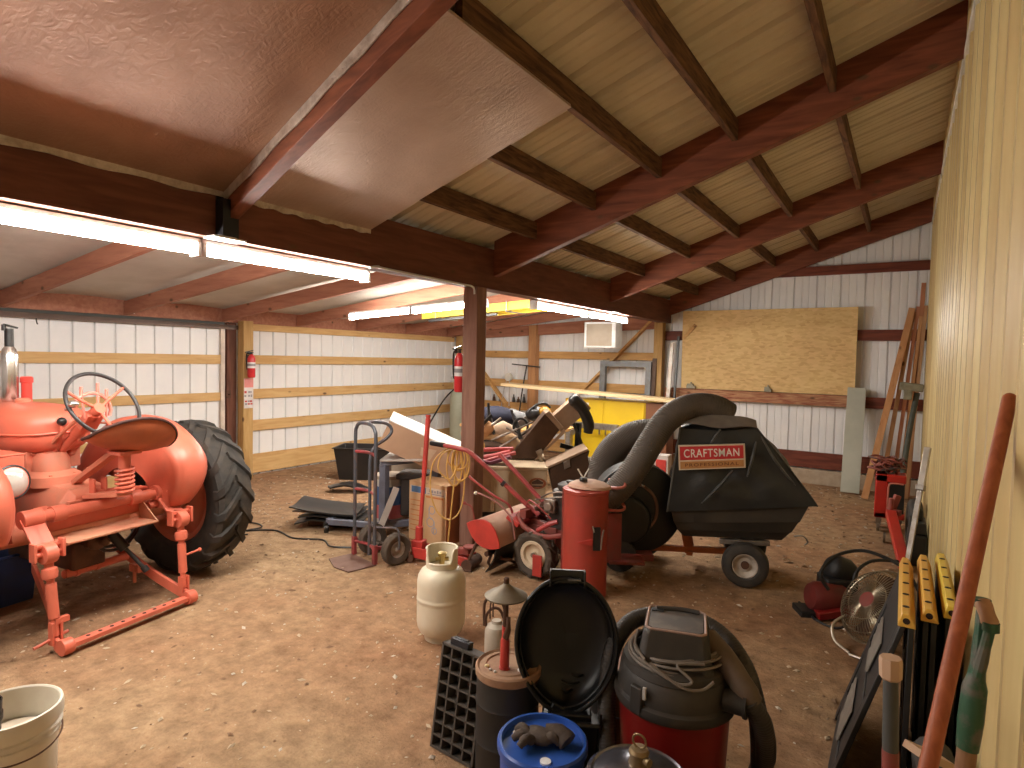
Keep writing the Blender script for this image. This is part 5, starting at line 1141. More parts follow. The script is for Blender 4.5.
mb = MB(); mb.tube([hc_+BS*egg(a_)[0]*.93+up_*egg(a_)[1]*.93+fo*-.012 for a_ in [2*PI*k/48 for k in range(48)]], .004, 6, closed=True); build('inner_bead', mb, M_gblk, lid)
mb = MB()
for s in (-.066, .066): mb.add([hc_+BS*(s+d)+up_*y_+fo*z_ for d in (-.004, .004) for y_, z_ in ((.20, .015), (.262, .015), (.262, -.05), (.20, -.05))], [(0, 1, 2, 3), (7, 6, 5, 4), (0, 4, 5, 1), (1, 5, 6, 2), (2, 6, 7, 3), (3, 7, 4, 0)])
mb.beam(hc_+BS*-.066+up_*.238-fo*.02, hc_+BS*.066+up_*.238-fo*.02, .05, .03, fo); build('lid_handle', mb, M_gblk, lid, bev=.003)
mb = MB(); mb.beam(hc_+BS*.0+up_*.232+fo*.006, hc_+BS*.05+up_*.232+fo*.006, .006, .022, fo); build('handle_slot', mb, mat('grey_slot', (.12, .12, .12), .25), lid)
for k, (s, y_, w) in enumerate(((.045, -.150, .05), (.02, -.178, .07), (.01, -.205, .04))):
    mb = MB(); mb.tube([hc_+BS*(s-w/2)+up_*(y_+.006)-fo*.078, hc_+BS*s+up_*(y_-.004)-fo*.074, hc_+BS*(s+w/2)+up_*y_-fo*.095], .004, 6, sm=3); build('lid_rib', mb, M_gblk, lid)
mb = MB(); mb.beam(Bq(-.045, .03, .29), hc_-up_*.245-fo*.02, .10, .035, BF); mb.box(Bq(.0, .045, .315), (.15, .05, .03), (0, 0, .49)); build('hinge_block', mb, M_gblk, t, bev=.006)
mb = MB(); mb.cyl(Bq(.108, .07, .0), Bq(.108, .07, .34), .006); build('hinge_rod', mb, M_gblk, t)
# ------------------------------------------------------------------ blue barrel with glove
ux, uy = -.965, 1.715
t = thing('blue_barrel', 'bright blue plastic barrel in the foreground with a dark glove on its lid', 'barrel', (ux, uy, 0)); M = TR(ux, uy, 0)
M_blue = mat('blue_plastic', (.02, .075, .36), .35, 0, (.03, .09, .34), 5)
mb = MB(); mb.lathe([(0, 0), (.125, 0), (.135, .02), (.142, .34), (.148, .345), (.148, .36), (.142, .362)], 44, M, cap=False); build('barrel_body', mb, M_blue, t)
mb = MB(); mb.lathe([(.149, .345), (.152, .35), (.152, .372), (.146, .379), (.138, .378), (.134, .362), (.12, .358), (.03, .358), (0, .358)], 44, M, cap=False); bl = build('barrel_lid', mb, M_blue, t)
mb = MB(); mb.lathe([(.018, .358), (.018, .364), (0, .365)], 18, TR(ux+.055, uy-.075, 0)); build('white_cap', mb, M_house, bl)
mb = MB()
gc = V((ux-.015, uy+.0, .358))
mb.sphere(gc+V((.0, .0, .024)), .05, 14, sc=(1.15, .8, .48)); 
for dx, dy, L_, a_ in ((-.05, -.03, .055, 2.9), (-.035, -.055, .05, 3.6), (-.01, -.06, .05, 4.3), (.03, .03, .05, .6), (.05, .0, .045, .2)):
    p0 = gc+V((dx*.6, dy*.6, .025)); d = V((math.cos(a_), math.sin(a_), 0)); mb.tube([p0, p0+d*L_*.5+V((0, 0, .012)), p0+d*L_+V((0, 0, -.006))], [.017, .016, .012], 10, sm=3)
mb.tube([gc+V((.02, .02, .03)), gc+V((.06, .035, .035)), gc+V((.095, .03, .02))], [.028, .030, .034], 12, sm=3)
single('work_glove', mb, mat('dark_brown_leather', (.045, .03, .022), .8, 0, (.085, .06, .042), 14, (.4, .7), .4, 60), 'crumpled dark brown work glove lying on the blue barrel lid', 'glove', ang=60)
mb = MB(); mb.lathe([(0, 0), (.017, 0), (.02, .006), (.02, .014), (0, .016)], 16, TR(ux-.088, uy-.01, .358)); single('screw_cap', mb, M_gb, 'round tan cap lying beside the glove on the blue barrel', 'cap')
# ------------------------------------------------------------------ tan bucket
yx, yy = -.945, 2.31
t = thing('tan_bucket', 'yellowish tan bucket with reddish lid between black bin and shop vacuum', 'bucket', (yx, yy, 0)); M = TR(yx, yy, 0)
mb = MB(); mb.lathe([(0, 0), (.118, 0), (.122, .01), (.134, .33), (.141, .335), (.141, .36), (.134, .362)], 36, M); build('bucket_body', mb, mat('tan_plastic', (.34, .24, .08), .5, 0, (.26, .17, .06), 5), t)
mb = MB(); mb.lathe([(.143, .345), (.145, .35), (.145, .375), (.13, .378), (.12, .37), (0, .37)], 36, M); build('bucket_lid', mb, mat('reddish_lid', (.26, .13, .085), .6), t)
mb = MB(); mb.tube([V((yx, yy, 0))+V((.142*math.cos(a_), .142*math.sin(a_), .33-.09*math.sin((a_+2.3)/2.3*PI))) for a_ in [-2.3+2.3*k/12 for k in range(13)]], .004, 6, sm=2); build('bail_handle', mb, M_steel, t)
# ------------------------------------------------------------------ pressure pot at the bottom edge
qx, qy = -.60, 1.64
t = thing('pressure_pot', 'round blue grey canister with brass valve at the bottom edge before the vacuum', 'canister', (qx, qy, 0)); M = TR(qx, qy, 0)
mb = MB(); mb.lathe([(0, 0), (.14, 0), (.148, .02), (.148, .40), (.144, .43)], 40, M); build('pot_body', mb, mat('dark_blue_grey_enamel', (.02, .025, .045), .35, .2, (.04, .04, .05), 6), t)
mb = MB(); mb.lathe([(.150, .41), (.155, .42), (.153, .435), (.138, .447), (.132, .443), (.12, .449), (.08, .468), (.03, .475), (0, .476)], 40, M); pl = build('domed_cover', mb, mat('shiny_steel_cover', (.20, .20, .24), .25, .85, (.18, .17, .18), 6), t)
mb = MB(); mb.lathe([(.026, .47), (.03, .48), (.026, .50), (.03, .515), (.024, .525), (0, .528)], 16, M); mb.cyl((qx, qy, .50), (qx+.04, qy-.02, .505), .011); mb.torus(.02, .0035, Matrix.Translation((qx, qy, .545)) @ rotM('X', 90), 20, 6); build('brass_valve', mb, mat('dull_brass', (.26, .18, .09), .5, .6), pl)
# ------------------------------------------------------------------ black drum, lantern on top
dx_, dy_ = -1.27, 1.965
t = thing('black_drum', 'black drum with a dirty rust brown lid, between grid crate and black bin', 'drum', (dx_, dy_, 0)); M = TR(dx_, dy_, 0)
mb = MB(); mb.lathe([(0, 0), (.122, 0), (.125, .01), (.125, .14), (.129, .15), (.125, .16), (.125, .29), (.129, .30), (.125, .31), (.125, .425), (.118, .43)], 40, M); build('drum_body', mb, M_imp, t)
mb = MB(); mb.lathe([(.126, .40), (.130, .405), (.131, .432), (.124, .438), (.115, .430), (.095, .432), (.09, .437), (.085, .432), (.03, .431), (0, .431)], 40, M); build('drum_lid', mb, mat('dirty_tan_lid', (.33, .20, .12), .85, 0, (.24, .13, .08), 12, (.4, .7), .2, 60), t)
for (x, y, r, m) in ((-.062, -.06, .010, M_yel), (-.035, -.075, .007, M_gb), (.065, -.01, .013, M_house), (-.01, -.078, .006, M_gb)):
    mb = MB(); mb.lathe([(0, 0), (r, 0), (r, .005), (r*.6, .008), (0, .009)], 10, TR(dx_+x, dy_+y, .4315)); single('loose_cap', mb, m, {M_yel: 'small yellow cap on the dirty drum lid beside the lantern', M_house: 'white round cap on the dirty drum lid beside the lantern'}.get(m, 'tiny grey bit lying on the dirty drum lid'), 'cap', 'bits on the drum lid')
lx, ly = -1.268, 1.935
t = thing('camp_lantern', 'rusty camp lantern with red tube stem and wide tin hood, standing on the drum', 'lantern', (lx, ly, .432)); M = TR(lx, ly, 0)
mb = MB(); mb.lathe([(.017, .432), (.019, .45), (.018, .545), (.014, .555), (.013, .60)], 18, M); mb.lathe([(0, .432), (.022, .432), (.022, .438), (0, .44)], 18, M); build('red_stem', mb, M_red, t)
mb = MB(); mb.lathe([(.011, .58), (.011, .735), (0, .735)], 14, M); mb.tube([(lx+.012, ly-.01, .555), (lx+.028, ly-.015, .60), (lx+.012, ly-.005, .64)], .007, 8, sm=3); build('brown_stem', mb, M_rust, t)
mb = MB(); mb.lathe([(.083, .718), (.085, .724), (.066, .735), (.04, .748), (.014, .766), (.011, .772)], 32, M, cap=False); mb.lathe([(.071, .716), (.064, .731), (.0, .745)], 32, M, cap=False); build('tin_hood', mb, mat('dusty_tin', (.22, .19, .14), .6, .5, (.14, .11, .08), 10), t)
mb = MB(); mb.lathe([(.009, .765), (.011, .772), (.011, .790), (.007, .794), (0, .795)], 14, M); build('top_knob', mb, M_rust, t)
mb = MB()
for y0 in (.02, -.0): mb.tube([(lx-.045, ly-.03+y0, .715), (lx-.05, ly-.035+y0, .68), (lx-.05, ly-.035+y0, .63)], .003, 6, sm=2)
mb.tube([(lx+.005, ly-.01, .56), (lx+.025, ly-.02, .61), (lx+.02, ly-.01, .645)], .009, 8, sm=3); build('wire_bail', mb, M_rust, t)
# kerosene can on the floor behind
kx_, ky_ = -1.80, 2.66
t = thing('fuel_can', 'small pale grey fuel can with looped rusty handles, on the dirt behind the lantern', 'can', (kx_, ky_, 0)); M = TR(kx_, ky_, 0)
mb = MB(); mb.lathe([(0, 0), (.062, 0), (.065, .01), (.065, .17), (.055, .195), (.03, .21), (.026, .225), (0, .226)], 32, M); build('can_body', mb, mat('grey_tan_enamel', (.42, .37, .30), .55, 0, (.34, .27, .2), 6), t)
for z0, w in ((.36, .06), (.29, .05)):
    mb = MB(); mb.tube([(kx_-w, ky_-.03, .19), (kx_-w*1.05, ky_-.03, z0-.05), (kx_-w*.4, ky_-.02, z0), (kx_+w*.4, ky_+.0, z0-.005), (kx_+w, ky_+.02, .20)], .008, 8, sm=4); build('can_handle', mb, M_rust, t)
# ------------------------------------------------------------------ grid crate leaning on the drum
g_w = (rh*.80-fh*.60).normalized(); g_n = (-rh*.60-fh*.80).normalized(); g_n = (g_n-g_w*g_n.dot(g_w)).normalized(); lean = math.radians(9)
g_u = V((0, 0, 1))*math.cos(lean)-g_n*math.sin(lean)+0*g_w; g_n2 = g_n*math.cos(lean)+V((0, 0, 1))*math.sin(lean)
G0 = V((-1.615, 1.90, .004)); GWd, GHt, GD = .235, .43, .055
Gp = lambda a_, b_, d: G0+g_w*a_+g_u*b_-g_n2*d
mb = MB()
def slab(a0, a1, b0, b1, d0, d1):
    P8 = [Gp(a_, b_, d) for a_ in (a0, a1) for b_ in (b0, b1) for d in (d0, d1)]; mb.add(P8, [(0, 1, 3, 2), (4, 6, 7, 5), (0, 4, 5, 1), (2, 3, 7, 6), (0, 2, 6, 4), (1, 5, 7, 3)])
slab(0, GWd, 0, GHt, GD-.004, GD)
for k in range(5): w_ = .0035 if 0 < k < 4 else .005; c = GWd*k/4; c = min(max(c, w_), GWd-w_); slab(c-w_, c+w_, 0, GHt, 0, GD)
for k in range(9): w_ = .0035 if 0 < k < 8 else .005; c = GHt*k/8; c = min(max(c, w_), GHt-w_); slab(0, GWd, c-w_, c+w_, 0, GD)
single('grid_crate', mb, mat('dusty_dark_grey_plastic', (.085, .07, .058), .65, 0, (.055, .047, .04), 6), 'dark grey compartment tray stood on end, leaning against the black drum', 'tray', base=G0)
mb = MB(); mb.box(Gp(.085, GHt+.014, .028), (.10, .035, .028), Matrix((g_w, g_n2, g_u)).transposed()); mb.box(Gp(.085, GHt+.030, .028), (.07, .02, .006), Matrix((g_w, g_n2, g_u)).transposed())
single('small_radio', mb, mat('blue_black_plastic', (.012, .014, .022), .35), 'small black box resting on the top edge of the compartment tray', 'device', bev=.004)
# ------------------------------------------------------------------ white pail at the left corner
wx, wy = -2.60, .775
t = thing('white_pail', 'white plastic pail with wire bail at the lower left corner of the view', 'bucket', (wx, wy, 0)); M = TR(wx, wy, 0)
M_pail = mat('off_white_plastic', (.72, .68, .58), .45, 0, (.62, .56, .46), 5)
mb = MB(); mb.lathe([(0, 0), (.127, 0), (.13, .01), (.141, .27), (.150, .275), (.150, .283), (.144, .287), (.144, .295), (.154, .30), (.154, .308), (.146, .313), (.147, .325), (.157, .33), (.158, .365), (.155, .378), (.149, .38), (.145, .375), (.143, .34), (.139, .28), (.128, .03), (0, .02)], 52, M); build('pail_body', mb, M_pail, t)
mb = MB(); hd2 = []
for k in range(13):
    a_ = -1.35+k*(2.45/12); e = math.sin(PI*k/12); hd2.append(V((wx+(.152+.03*e)*math.cos(a_), wy+(.152+.03*e)*math.sin(a_), .292-.03*e)))
mb.tube(hd2, .003, 6, sm=3); build('wire_bail', mb, M_rust, t)
mb = MB(); mb.lathe([(0, .262), (.12, .262), (.125, .27), (0, .272)], 30, M); build('pail_filling', mb, mat('pale_tan_sheet', (.60, .50, .38), .7), t)
mb = MB(); mb.lathe([(0, 0), (.042, 0), (.048, .13), (.044, .13), (.038, .01), (0, .01)], 26, TR(wx-.055, wy-.05, .272)); mb.lathe([(.0475, .06), (.049, .06), (.0495, .085), (.0475, .085)], 26, TR(wx-.055, wy-.05, .272), cap=False); single('dark_cup', mb, M_blk, 'dark cup standing inside the white pail at the lower left', 'cup')
# ------------------------------------------------------------------ three folded sawhorses with yellow tops
M_syel = mat('yellow_sawhorse_plastic', (.74, .44, .08), .4, 0, (.66, .36, .06), 6)
M_syel2 = mat('bright_yellow_plastic', (.78, .58, .08), .4, 0, (.70, .50, .07), 6)
labs = ('folded black sawhorse with orange yellow top, farthest from the yellow wall, one side swung out', 'folded black sawhorse with orange yellow top, middle of the three at the wall', 'folded black sawhorse with brighter yellow top, closest to the yellow wall')
for i, (x, y0, y1) in enumerate(((.045, 2.46, 3.20), (.113, 2.56, 3.30), (.182, 2.64, 3.38))):
    t = thing('sawhorse', labs[i], 'sawhorse', (x, (y0+y1)/2, 0), 'folded sawhorses at the yellow wall'); my = M_syel if i < 2 else M_syel2
    zt = .785; mb = MB(); Ms_ = Matrix(((1, 0, 0, x), (0, 0, 1, y0), (0, 1, 0, zt), (0, 0, 0, 1)))
    mb.prism([(-.027, -.035), (.027, -.035), (.024, -.028), (.006, .012), (-.016, .012), (-.027, -.02)], y1-y0, Ms_, z0=0); tp = build('top_rail', mb, my, t, bev=.003)
    for k in range(5):
        mb = MB(); mb.cyl((x-.004, y0+.08+.14*k, zt+.0115), (x-.004, y0+.08+.14*k, zt+.0130), .011, n=14); build('rail_hole', mb, M_hole, tp)
    mb = MB(); mb.cyl((x-.002, y0-.0015, zt-.012), (x-.002, y0+.001, zt-.012), .011, n=14); build('end_hole', mb, M_hole, tp)
    for s in (-1, 1):
        mb = MB(); xb = x+s*.012; xf = (x-.24 if s < 0 else x+.01) if i == 0 else xb
        def P_(y, k, th): return V((xb+(xf-xb)*k+th, y, (zt-.036)*(1-k)))
        for (ya, yb, ka, kb) in ((y0, y0+.075, 0, 1), (y1-.075, y1, 0, 1), (y0+.075, y1-.075, 0, .20), (y0+.075, y1-.075, .45, .56), (y0+.075, y1-.075, .80, .90)):
            P8 = [P_(y, k, th) for y in (ya, yb) for k in (ka, kb) for th in (-.009, .009)]; mb.add(P8, [(0, 1, 3, 2), (4, 6, 7, 5), (0, 4, 5, 1), (2, 3, 7, 6), (0, 2, 6, 4), (1, 5, 7, 3)])
        mb.add([P_(y, k, th) for y in (y0+.03, y1-.03) for k in (.02, .98) for th in (-.003, .003)], [(0, 1, 3, 2), (4, 6, 7, 5), (0, 4, 5, 1), (2, 3, 7, 6), (0, 2, 6, 4), (1, 5, 7, 3)])
        lg = build('leg_panel', mb, M_imp, t, bev=.003)
        if i == 0 and s < 0:
            for (ya, yb, ka, kb) in ((y0+.26, y0+.62, .24, .46), (y0+.22, y0+.6, .62, .86)):
                f = lambda u, v: P_(ya+(yb-ya)*u, ka+(kb-ka)*v, -.012)
                pts = [f(0, 0), f(.85, .0), f(.95, .12), f(.86, .2), f(1, .33), f(.84, .45), f(.93, .6), f(.7, .72), f(.8, .9), f(.3, 1), f(.05, .8)]
                mb = MB(); mb.add(pts+[p+V((.004, 0, .002)) for p in pts], [tuple(range(11)), tuple(range(21, 10, -1))]+[(k, (k+1) % 11, 11+(k+1) % 11, 11+k) for k in range(11)]); build('pale_patch', mb, mat('pale_grey_patch', (.20, .175, .145), .7, 0, (.13, .11, .09), 8), lg)  # jagged pale grey patch on the black leg panel
# ------------------------------------------------------------------ long tools leaning on the yellow wall
M_pole = wood('orange_brown_pole_wood', (.36, .105, .045), (.26, .07, .03), 'Z', .5, 6, False)
p0, p1 = V((-.13, .63, .0)), V((.218, 1.885, 1.578)); 
mb = MB(); d = (p1-p0); mb.cyl(p0+V((0, 0, .01)), p1, .0155, .0155, n=20); mb.sphere(p1, .0155, 12)
single('long_pole', mb, M_pole, 'long orange brown wooden pole leaning on the yellow wall, nearest the camera', 'pole')
t = thing('shovel', 'shovel with green metal yoke and wooden grip standing against the yellow wall', 'shovel', (.11, 1.50, 0))
gt = V((.165, 1.575, 1.14)); gy = V((.151, 1.562, .985)); gb = V((.115, 1.53, .35)); wd = V((.35, -.93, .0)).normalized()
mb = MB(); a_, b_ = V((.158, 1.592, 1.162)), V((.172, 1.556, 1.122)); mb.lathe([(.0, 0), (.014, .002), (.016, .01), (.0145, .03), (.016, .046), (.013, .055), (0, .057)], 16, axisM(a_, b_-a_)); build('grip', mb, wood('grip_wood', (.50, .30, .18), (.36, .19, .1), 'Y', .5, 6, False), t)
M_grn = mat('chipped_green_metal', (.025, .085, .045), .5, .2, (.10, .10, .08), 14, (.52, .62))
for e in (a_.lerp(b_, .06), a_.lerp(b_, .94)):
    mb = MB(); mb.tube([e, e.lerp(gy, .55)+(e-gy).normalized()*.0, gy], [.010, .012, .016], 10, sm=3); mb.cyl(e-V((0, 0, .012)), e+V((0, 0, .006)), .015); build('yoke_strap', mb, M_grn, t)
mb = MB(); mb.lathe([(.014, .03), (.022, 0), (.023, -.07), (.020, -.13)], 18, axisM(gy, gy-gb)); build('yoke_socket', mb, M_grn, t)
mb = MB(); mb.cyl(gy.lerp(gb, .1), gb, .0175, .018); build('wooden_shaft', mb, wood('shaft_wood', (.30, .17, .09), (.2, .1, .055), 'Z', .6, 6, False), t)
mb = MB(); mb.lathe([(.019, 0), (.022, .02), (.024, .10)], 16, axisM(gb+V((0, 0, .06)), (-.05, -.04, -1))); mb.sheet(lambda u, v: gb+V((-.01, -.01, 0))+V((.35, -.93, 0))*(u-.5)*.20*(1 if v < .75 else 1-(v-.75)*1.8)+V((-.93, -.35, 0))*(.02*math.cos((u-.5)*PI))+V((0, 0, -.02-.325*v)), 10, 12, .004); build('blade', mb, M_steel, t)
# short handled maul: tan butt, grey grip, red lower shaft
t = thing('maul', 'short maul with tan handle end and grey grip before the black sawhorses', 'maul', (.03, 1.75, 0))
h0, h1 = V((.002, 1.757, .925)), V((.035, 1.75, .06)); L3 = lambda k: h0.lerp(h1, k)
mb = MB(); mb.lathe([(0, 0), (.024, .0), (.026, .01), (.025, .05), (.020, .055)], 8, axisM(h0, h1-h0)); build('handle_butt', mb, M_tan, t)
mb = MB(); mb.cyl(L3(.055), L3(.27), .0165, .018); build('grip_sleeve', mb, mat('grey_rubber_sleeve', (.07, .07, .065), .7), t)
mb = MB(); mb.cyl(L3(.27), h1, .019); build('maul_shaft', mb, M_redd, t)
mb = MB(); mb.box((.035, 1.75, .05), (.06, .17, .06)); mb.add([V((.005, 1.835, .02)), V((.065, 1.835, .02)), V((.065, 1.835, .08)), V((.005, 1.835, .08)), V((.035-.03, 1.90, .05)), V((.065, 1.90, .05))], [(0, 1, 2, 3), (0, 4, 5, 1), (3, 2, 5, 4), (0, 3, 4), (1, 5, 2)]); build('maul_head', mb, M_rust, t, bev=.006)
mb = MB(); mb.beam((.06, 1.93, .62), (.14, 2.02, .56), .05, .02); mb.beam((.10, 1.975, .59), (.15, 2.0, .02), .025, .025); single('board_offcut', mb, M_tan, 'tan wooden offcut tool behind the orange pole among the black sawhorses', 'tool')
# black tyres low between the wall and the pole
for k, (x, y) in enumerate(((.16, 2.22), (.155, 1.70))):
    mb = MB(); mb.torus(.19 if k == 0 else .15, .055, axisM((x, y, .25 if k == 0 else .207), (1, .1, .15)), 40, 12); single('go_kart_tyre', mb, M_rub, ('black tyre leaning on the yellow wall under the sawhorses', 'small black tyre at the foot of the shovel')[k], 'tyre')
# ------------------------------------------------------------------ fan lying on its side and small red engine
fx, fy = -.075, 4.05
t = thing('floor_fan', 'wire caged floor fan lying tilted on the dirt next to the sawhorses', 'fan', (fx, fy, 0))
Mf = axisM((fx, fy, .255), (-.55, -.50, .50)); M_wire = mat('bright_wire', (.36, .31, .22), .35, .8, (.2, .15, .1), 12)
for sgn in (1, -1):
    mb = MB()
    for k in range(60):
        a_ = 2*PI*k/60; mb.tube([Mf @ V((r*math.cos(a_+tw), r*math.sin(a_+tw), sgn*z)) for r, z, tw in ((.045, .085, 0), (.12, .08, .06), (.19, .055, .12), (.225, .0, .15))], .0027, 4, sm=2)
    for r, z in ((.12, .082), (.19, .057)): mb.torus(r, .003, Mf @ TR(0, 0, sgn*z), 40, 6)
    build('wire_guard', mb, M_wire, t)
mb = MB(); mb.torus(.228, .007, Mf, 48, 8); build('guard_ring', mb, M_wire, t)
mb = MB(); mb.lathe([(0, .088), (.05, .086), (.052, .078), (0, .074)], 24, Mf); build('hub_badge', mb, M_redd, t)
mb = MB(); mb.cyl(Mf @ V((0, 0, -.16)), Mf @ V((0, 0, -.05)), .06)
for k in range(4):
    a_ = k*PI/2; mb.sheet(lambda u, v: Mf @ V(((.03+.16*u)*math.cos(a_+(v-.5)*.9), (.03+.16*u)*math.sin(a_+(v-.5)*.9), (v-.5)*.06)), 5, 5, .003)
build('fan_blades', mb, M_rust, t)
mb = MB(); mb.tube([(fx-.12, fy-.18, .02), (fx-.20, fy-.12, .05), (fx-.215, fy-.06, .12), (fx-.15, fy+.0, .17)], .008, 8, sm=4); mb.tube([(fx-.12, fy-.18, .012), (fx+.05, fy-.22, .012), (fx+.12, fy-.15, .03)], .008, 8, sm=3); build('bent_stand', mb, mat('bare_bent_tube', (.55, .50, .42), .35, .7), t)
ex, ey = -.37, 4.44
t = thing('small_engine', 'small dark red engine unit lying on the dirt beside the wire fan', 'engine', (ex, ey, 0))
mb = MB(); mb.lathe([(0, -.12), (.085, -.12), (.10, -.09), (.10, .08), (.08, .11), (0, .115)], 28, axisM((ex, ey, .11), (-.8, -.55, .1))); build('engine_drum', mb, mat('dull_oxblood_paint', (.16, .018, .015), .5, 0, (.10, .02, .016), 8), t)
mb = MB(); mb.lathe([(0, -.09), (.08, -.085), (.10, -.03), (.09, .06), (.05, .09), (0, .092)], 24, axisM((ex+.06, ey+.16, .26), (-.6, -.3, .35))); mb.box((ex+.05, ey+.12, .16), (.20, .18, .14), (0, 0, .5)); build('motor_cover', mb, M_imp, t, bev=.012)
mb = MB(); mb.beam((ex-.04, ey-.13, .03), (ex+.16, ey-.02, .075), .08, .05); build('red_foot', mb, M_vred, t, bev=.008)
mb = MB(); mb.box((ex-.05, ey-.03, .02), (.26, .16, .04), (0, 0, .5)); build('base_plate', mb, M_imp, t, bev=.006)
mb = MB(); mb.tube([(-.35, 4.34, .20), (-.40, 4.33, .30), (-.33, 4.42, .40), (-.20, 4.5, .445), (-.08, 4.45, .45), (.05, 4.35, .42), (.14, 4.28, .30)], .011, 8, sm=7); mb.tube([(-.20, 4.25, .24), (-.20, 4.26, .36), (-.12, 4.36, .43), (.02, 4.42, .44)], .010, 8, sm=7); mb.tube([(-.54, 4.52, .012), (-.46, 4.40, .012), (-.42, 4.28, .012), (-.30, 4.2, .014), (-.24, 4.14, .06)], .008, 8, sm=6)
single('black_hose', mb, M_imp, 'black hoses arching over the small red engine and wire fan', 'hose')
# ------------------------------------------------------------------ red wheeled charger cart with jumper cables on top
rx, ry_ = -.075, 7.10
t = thing('charger_cart', 'bright red wheeled cabinet by the yellow wall with tangled cables on top', 'cart', (rx, ry_, 0))
M_bred = mat('glossy_bright_red', (.56, .03, .02), .35, 0, (.46, .03, .02), 5)
mb = MB(); mb.mm((rx-.12, ry_-.10, .14), (rx-.01, ry_+.14, .58)); mb.mm((rx-.12, ry_-.10, .50), (rx+.14, ry_+.14, .58)); mb.mm((rx-.12, ry_-.1, .14), (rx+.14, ry_+.14, .20)); build('cabinet', mb, M_bred, t, bev=.012)
mb = MB(); mb.mm((rx+.0, ry_-.09, .20), (rx+.13, ry_+.13, .50)); build('dark_recess', mb, M_imp, t)
mb = MB(); mb.tube([(rx-.005, ry_-.115, .20), (rx-.005, ry_-.115, .46), (rx+.03, ry_-.115, .50), (rx+.12, ry_-.115, .50)], .008, 8, sm=3); build('edge_trim', mb, mat('pink_trim', (.6, .22, .17), .4), t)
for x, y in ((rx-.08, ry_-.06), (rx-.08, ry_+.1), (rx+.1, ry_+.1)):
    mb = MB(); mb.cyl((x-.013, y, .045), (x+.013, y, .045), .045); mb.box((x, y, .11), (.045, .05, .07)); build('caster', mb, M_steel, t)
mb = MB(); r5 = random.Random(9)
for k in range(11):
    c = V((rx-.02+r5.uniform(-.05, .08), ry_+r5.uniform(-.02, .06), .61+.012*k)); w_ = r5.uniform(.06, .13); ph = r5.uniform(0, 6)
    mb.tube([c+V((w_*math.cos(2*PI*i/9+ph), w_*.7*math.sin(2*PI*i/9+ph), .025*math.sin(3*i+ph))) for i in range(9)], .011, 8, closed=True, sm=4)
single('jumper_cables', mb, mat('dull_red_cable', (.24, .06, .045), .6, 0, (.07, .05, .045), 6, (.45, .55)), 'tangled dull red and black jumper cables heaped on the red cabinet', 'cables', base=(rx, ry_, .585))
t = thing('trolley_jack', 'red sloping jack beam and small frame on the dirt before the red cabinet', 'jack', (.02, 6.3, 0))
mb = MB(); mb.beam((-.05, 6.72, .26), (.07, 5.75, .045), .085, .07); build('jack_beam', mb, M_bred, t, bev=.008)
mb = MB(); mb.beam((-.05, 6.80, .24), (.0, 6.82, .42), .05, .05); mb.beam((-.08, 6.76, .27), (.03, 6.72, .27), .05, .05); mb.cyl((-.05, 6.74, .29), (-.05, 6.74, .40), .022); build('jack_head', mb, mat('pink_dusty_red', (.45, .12, .10), .55), t, bev=.004)
for s in (-.06, .07):
    mb = MB(); mb.cyl((-.03+s-.01, 6.6, .05), (-.03+s+.01, 6.6, .05), .05); build('jack_wheel', mb, M_steel, t)
mb = MB(); mb.torus(.155, .06, axisM((.12, 6.55, .40), (1, .05, .0)), 40, 12); mb.torus(.165, .06, axisM((.12, 6.50, .20), (1, -.1, .15)), 40, 12)
o1 = MB(); o1.torus(.17, .058, axisM((.135, 6.55, .228), (1, .05, .0)), 40, 12); single('spare_tyre', o1, M_rub, 'black spare tyre standing against the yellow wall beside the red cabinet', 'tyre')
mb = MB(); mb.mm((.08, 5.95, 0), (.22, 6.28, .26)); mb.mm((.09, 5.97, .26), (.21, 6.26, .36)); mb.cyl((.15, 6.1, .36), (.15, 6.1, .46), .035); single('black_can', mb, M_imp, 'black case standing at the yellow wall behind the sawhorses', 'case', bev=.015)
t = thing('silver_tube', 'silver metal tube leaning on the yellow wall above the red jack', 'tube', (.09, 5.5, 0))
s0, s1 = V((.06, 5.30, .02)), V((.18, 5.66, 1.03)); q0 = s0.lerp(s1, .70)
mb = MB(); mb.beam(q0, s1, .045, .03); build('upper_tube', mb, mat('bright_aluminium', (.62, .58, .52), .3, .7), t, bev=.004)
mb = MB(); mb.beam(s0, q0, .035, .022); mb.beam(q0-(s1-s0)*.02, q0+(s1-s0)*.02, .055, .045); build('lower_tube', mb, M_steel, t, bev=.003)
# boards leaning in the far right corner
M_bd = [wood('leaning_board_%s' % c, a_, b_, 'Z', .65, 3) for c, a_, b_ in (('orange', (.56, .30, .14), (.44, .21, .09)), ('brown', (.50, .29, .15), (.38, .2, .1)), ('red', (.46, .20, .11), (.34, .14, .07)))]
bl_ = [((-.345, 8.55, 0), (.055, 9.20, 2.40), .075, 0, 'leftmost long orange board leaning steeply in the far right corner'), ((-.19, 8.72, 0), (.070, 9.22, 2.36), .05, 1, 'second board from the left leaning in the far right corner'), ((-.07, 8.80, 0), (.118, 9.22, 2.42), .042, 2, 'third board from the left leaning in the far right corner'), ((.01, 8.86, 0), (.160, 9.22, 2.42), .04, 0, 'fourth board from the left leaning in the far right corner'), ((.085, 8.9, 0), (.200, 9.22, 2.43), .04, 1, 'rightmost board leaning in the far right corner'), ((.10, 9.02, 0), (.165, 9.235, 2.72), .05, 2, 'taller grey topped board behind the others in the far right corner')]
for p, q_, w_, mi_, l_ in bl_:
    mb = MB(); mb.beam(V(p)+V((0, 0, .015)), q_, w_, .034, (0, 1, 0)); single('leaning_board', mb, M_bd[mi_], l_, 'board', 'boards leaning in the corner', bev=.003)
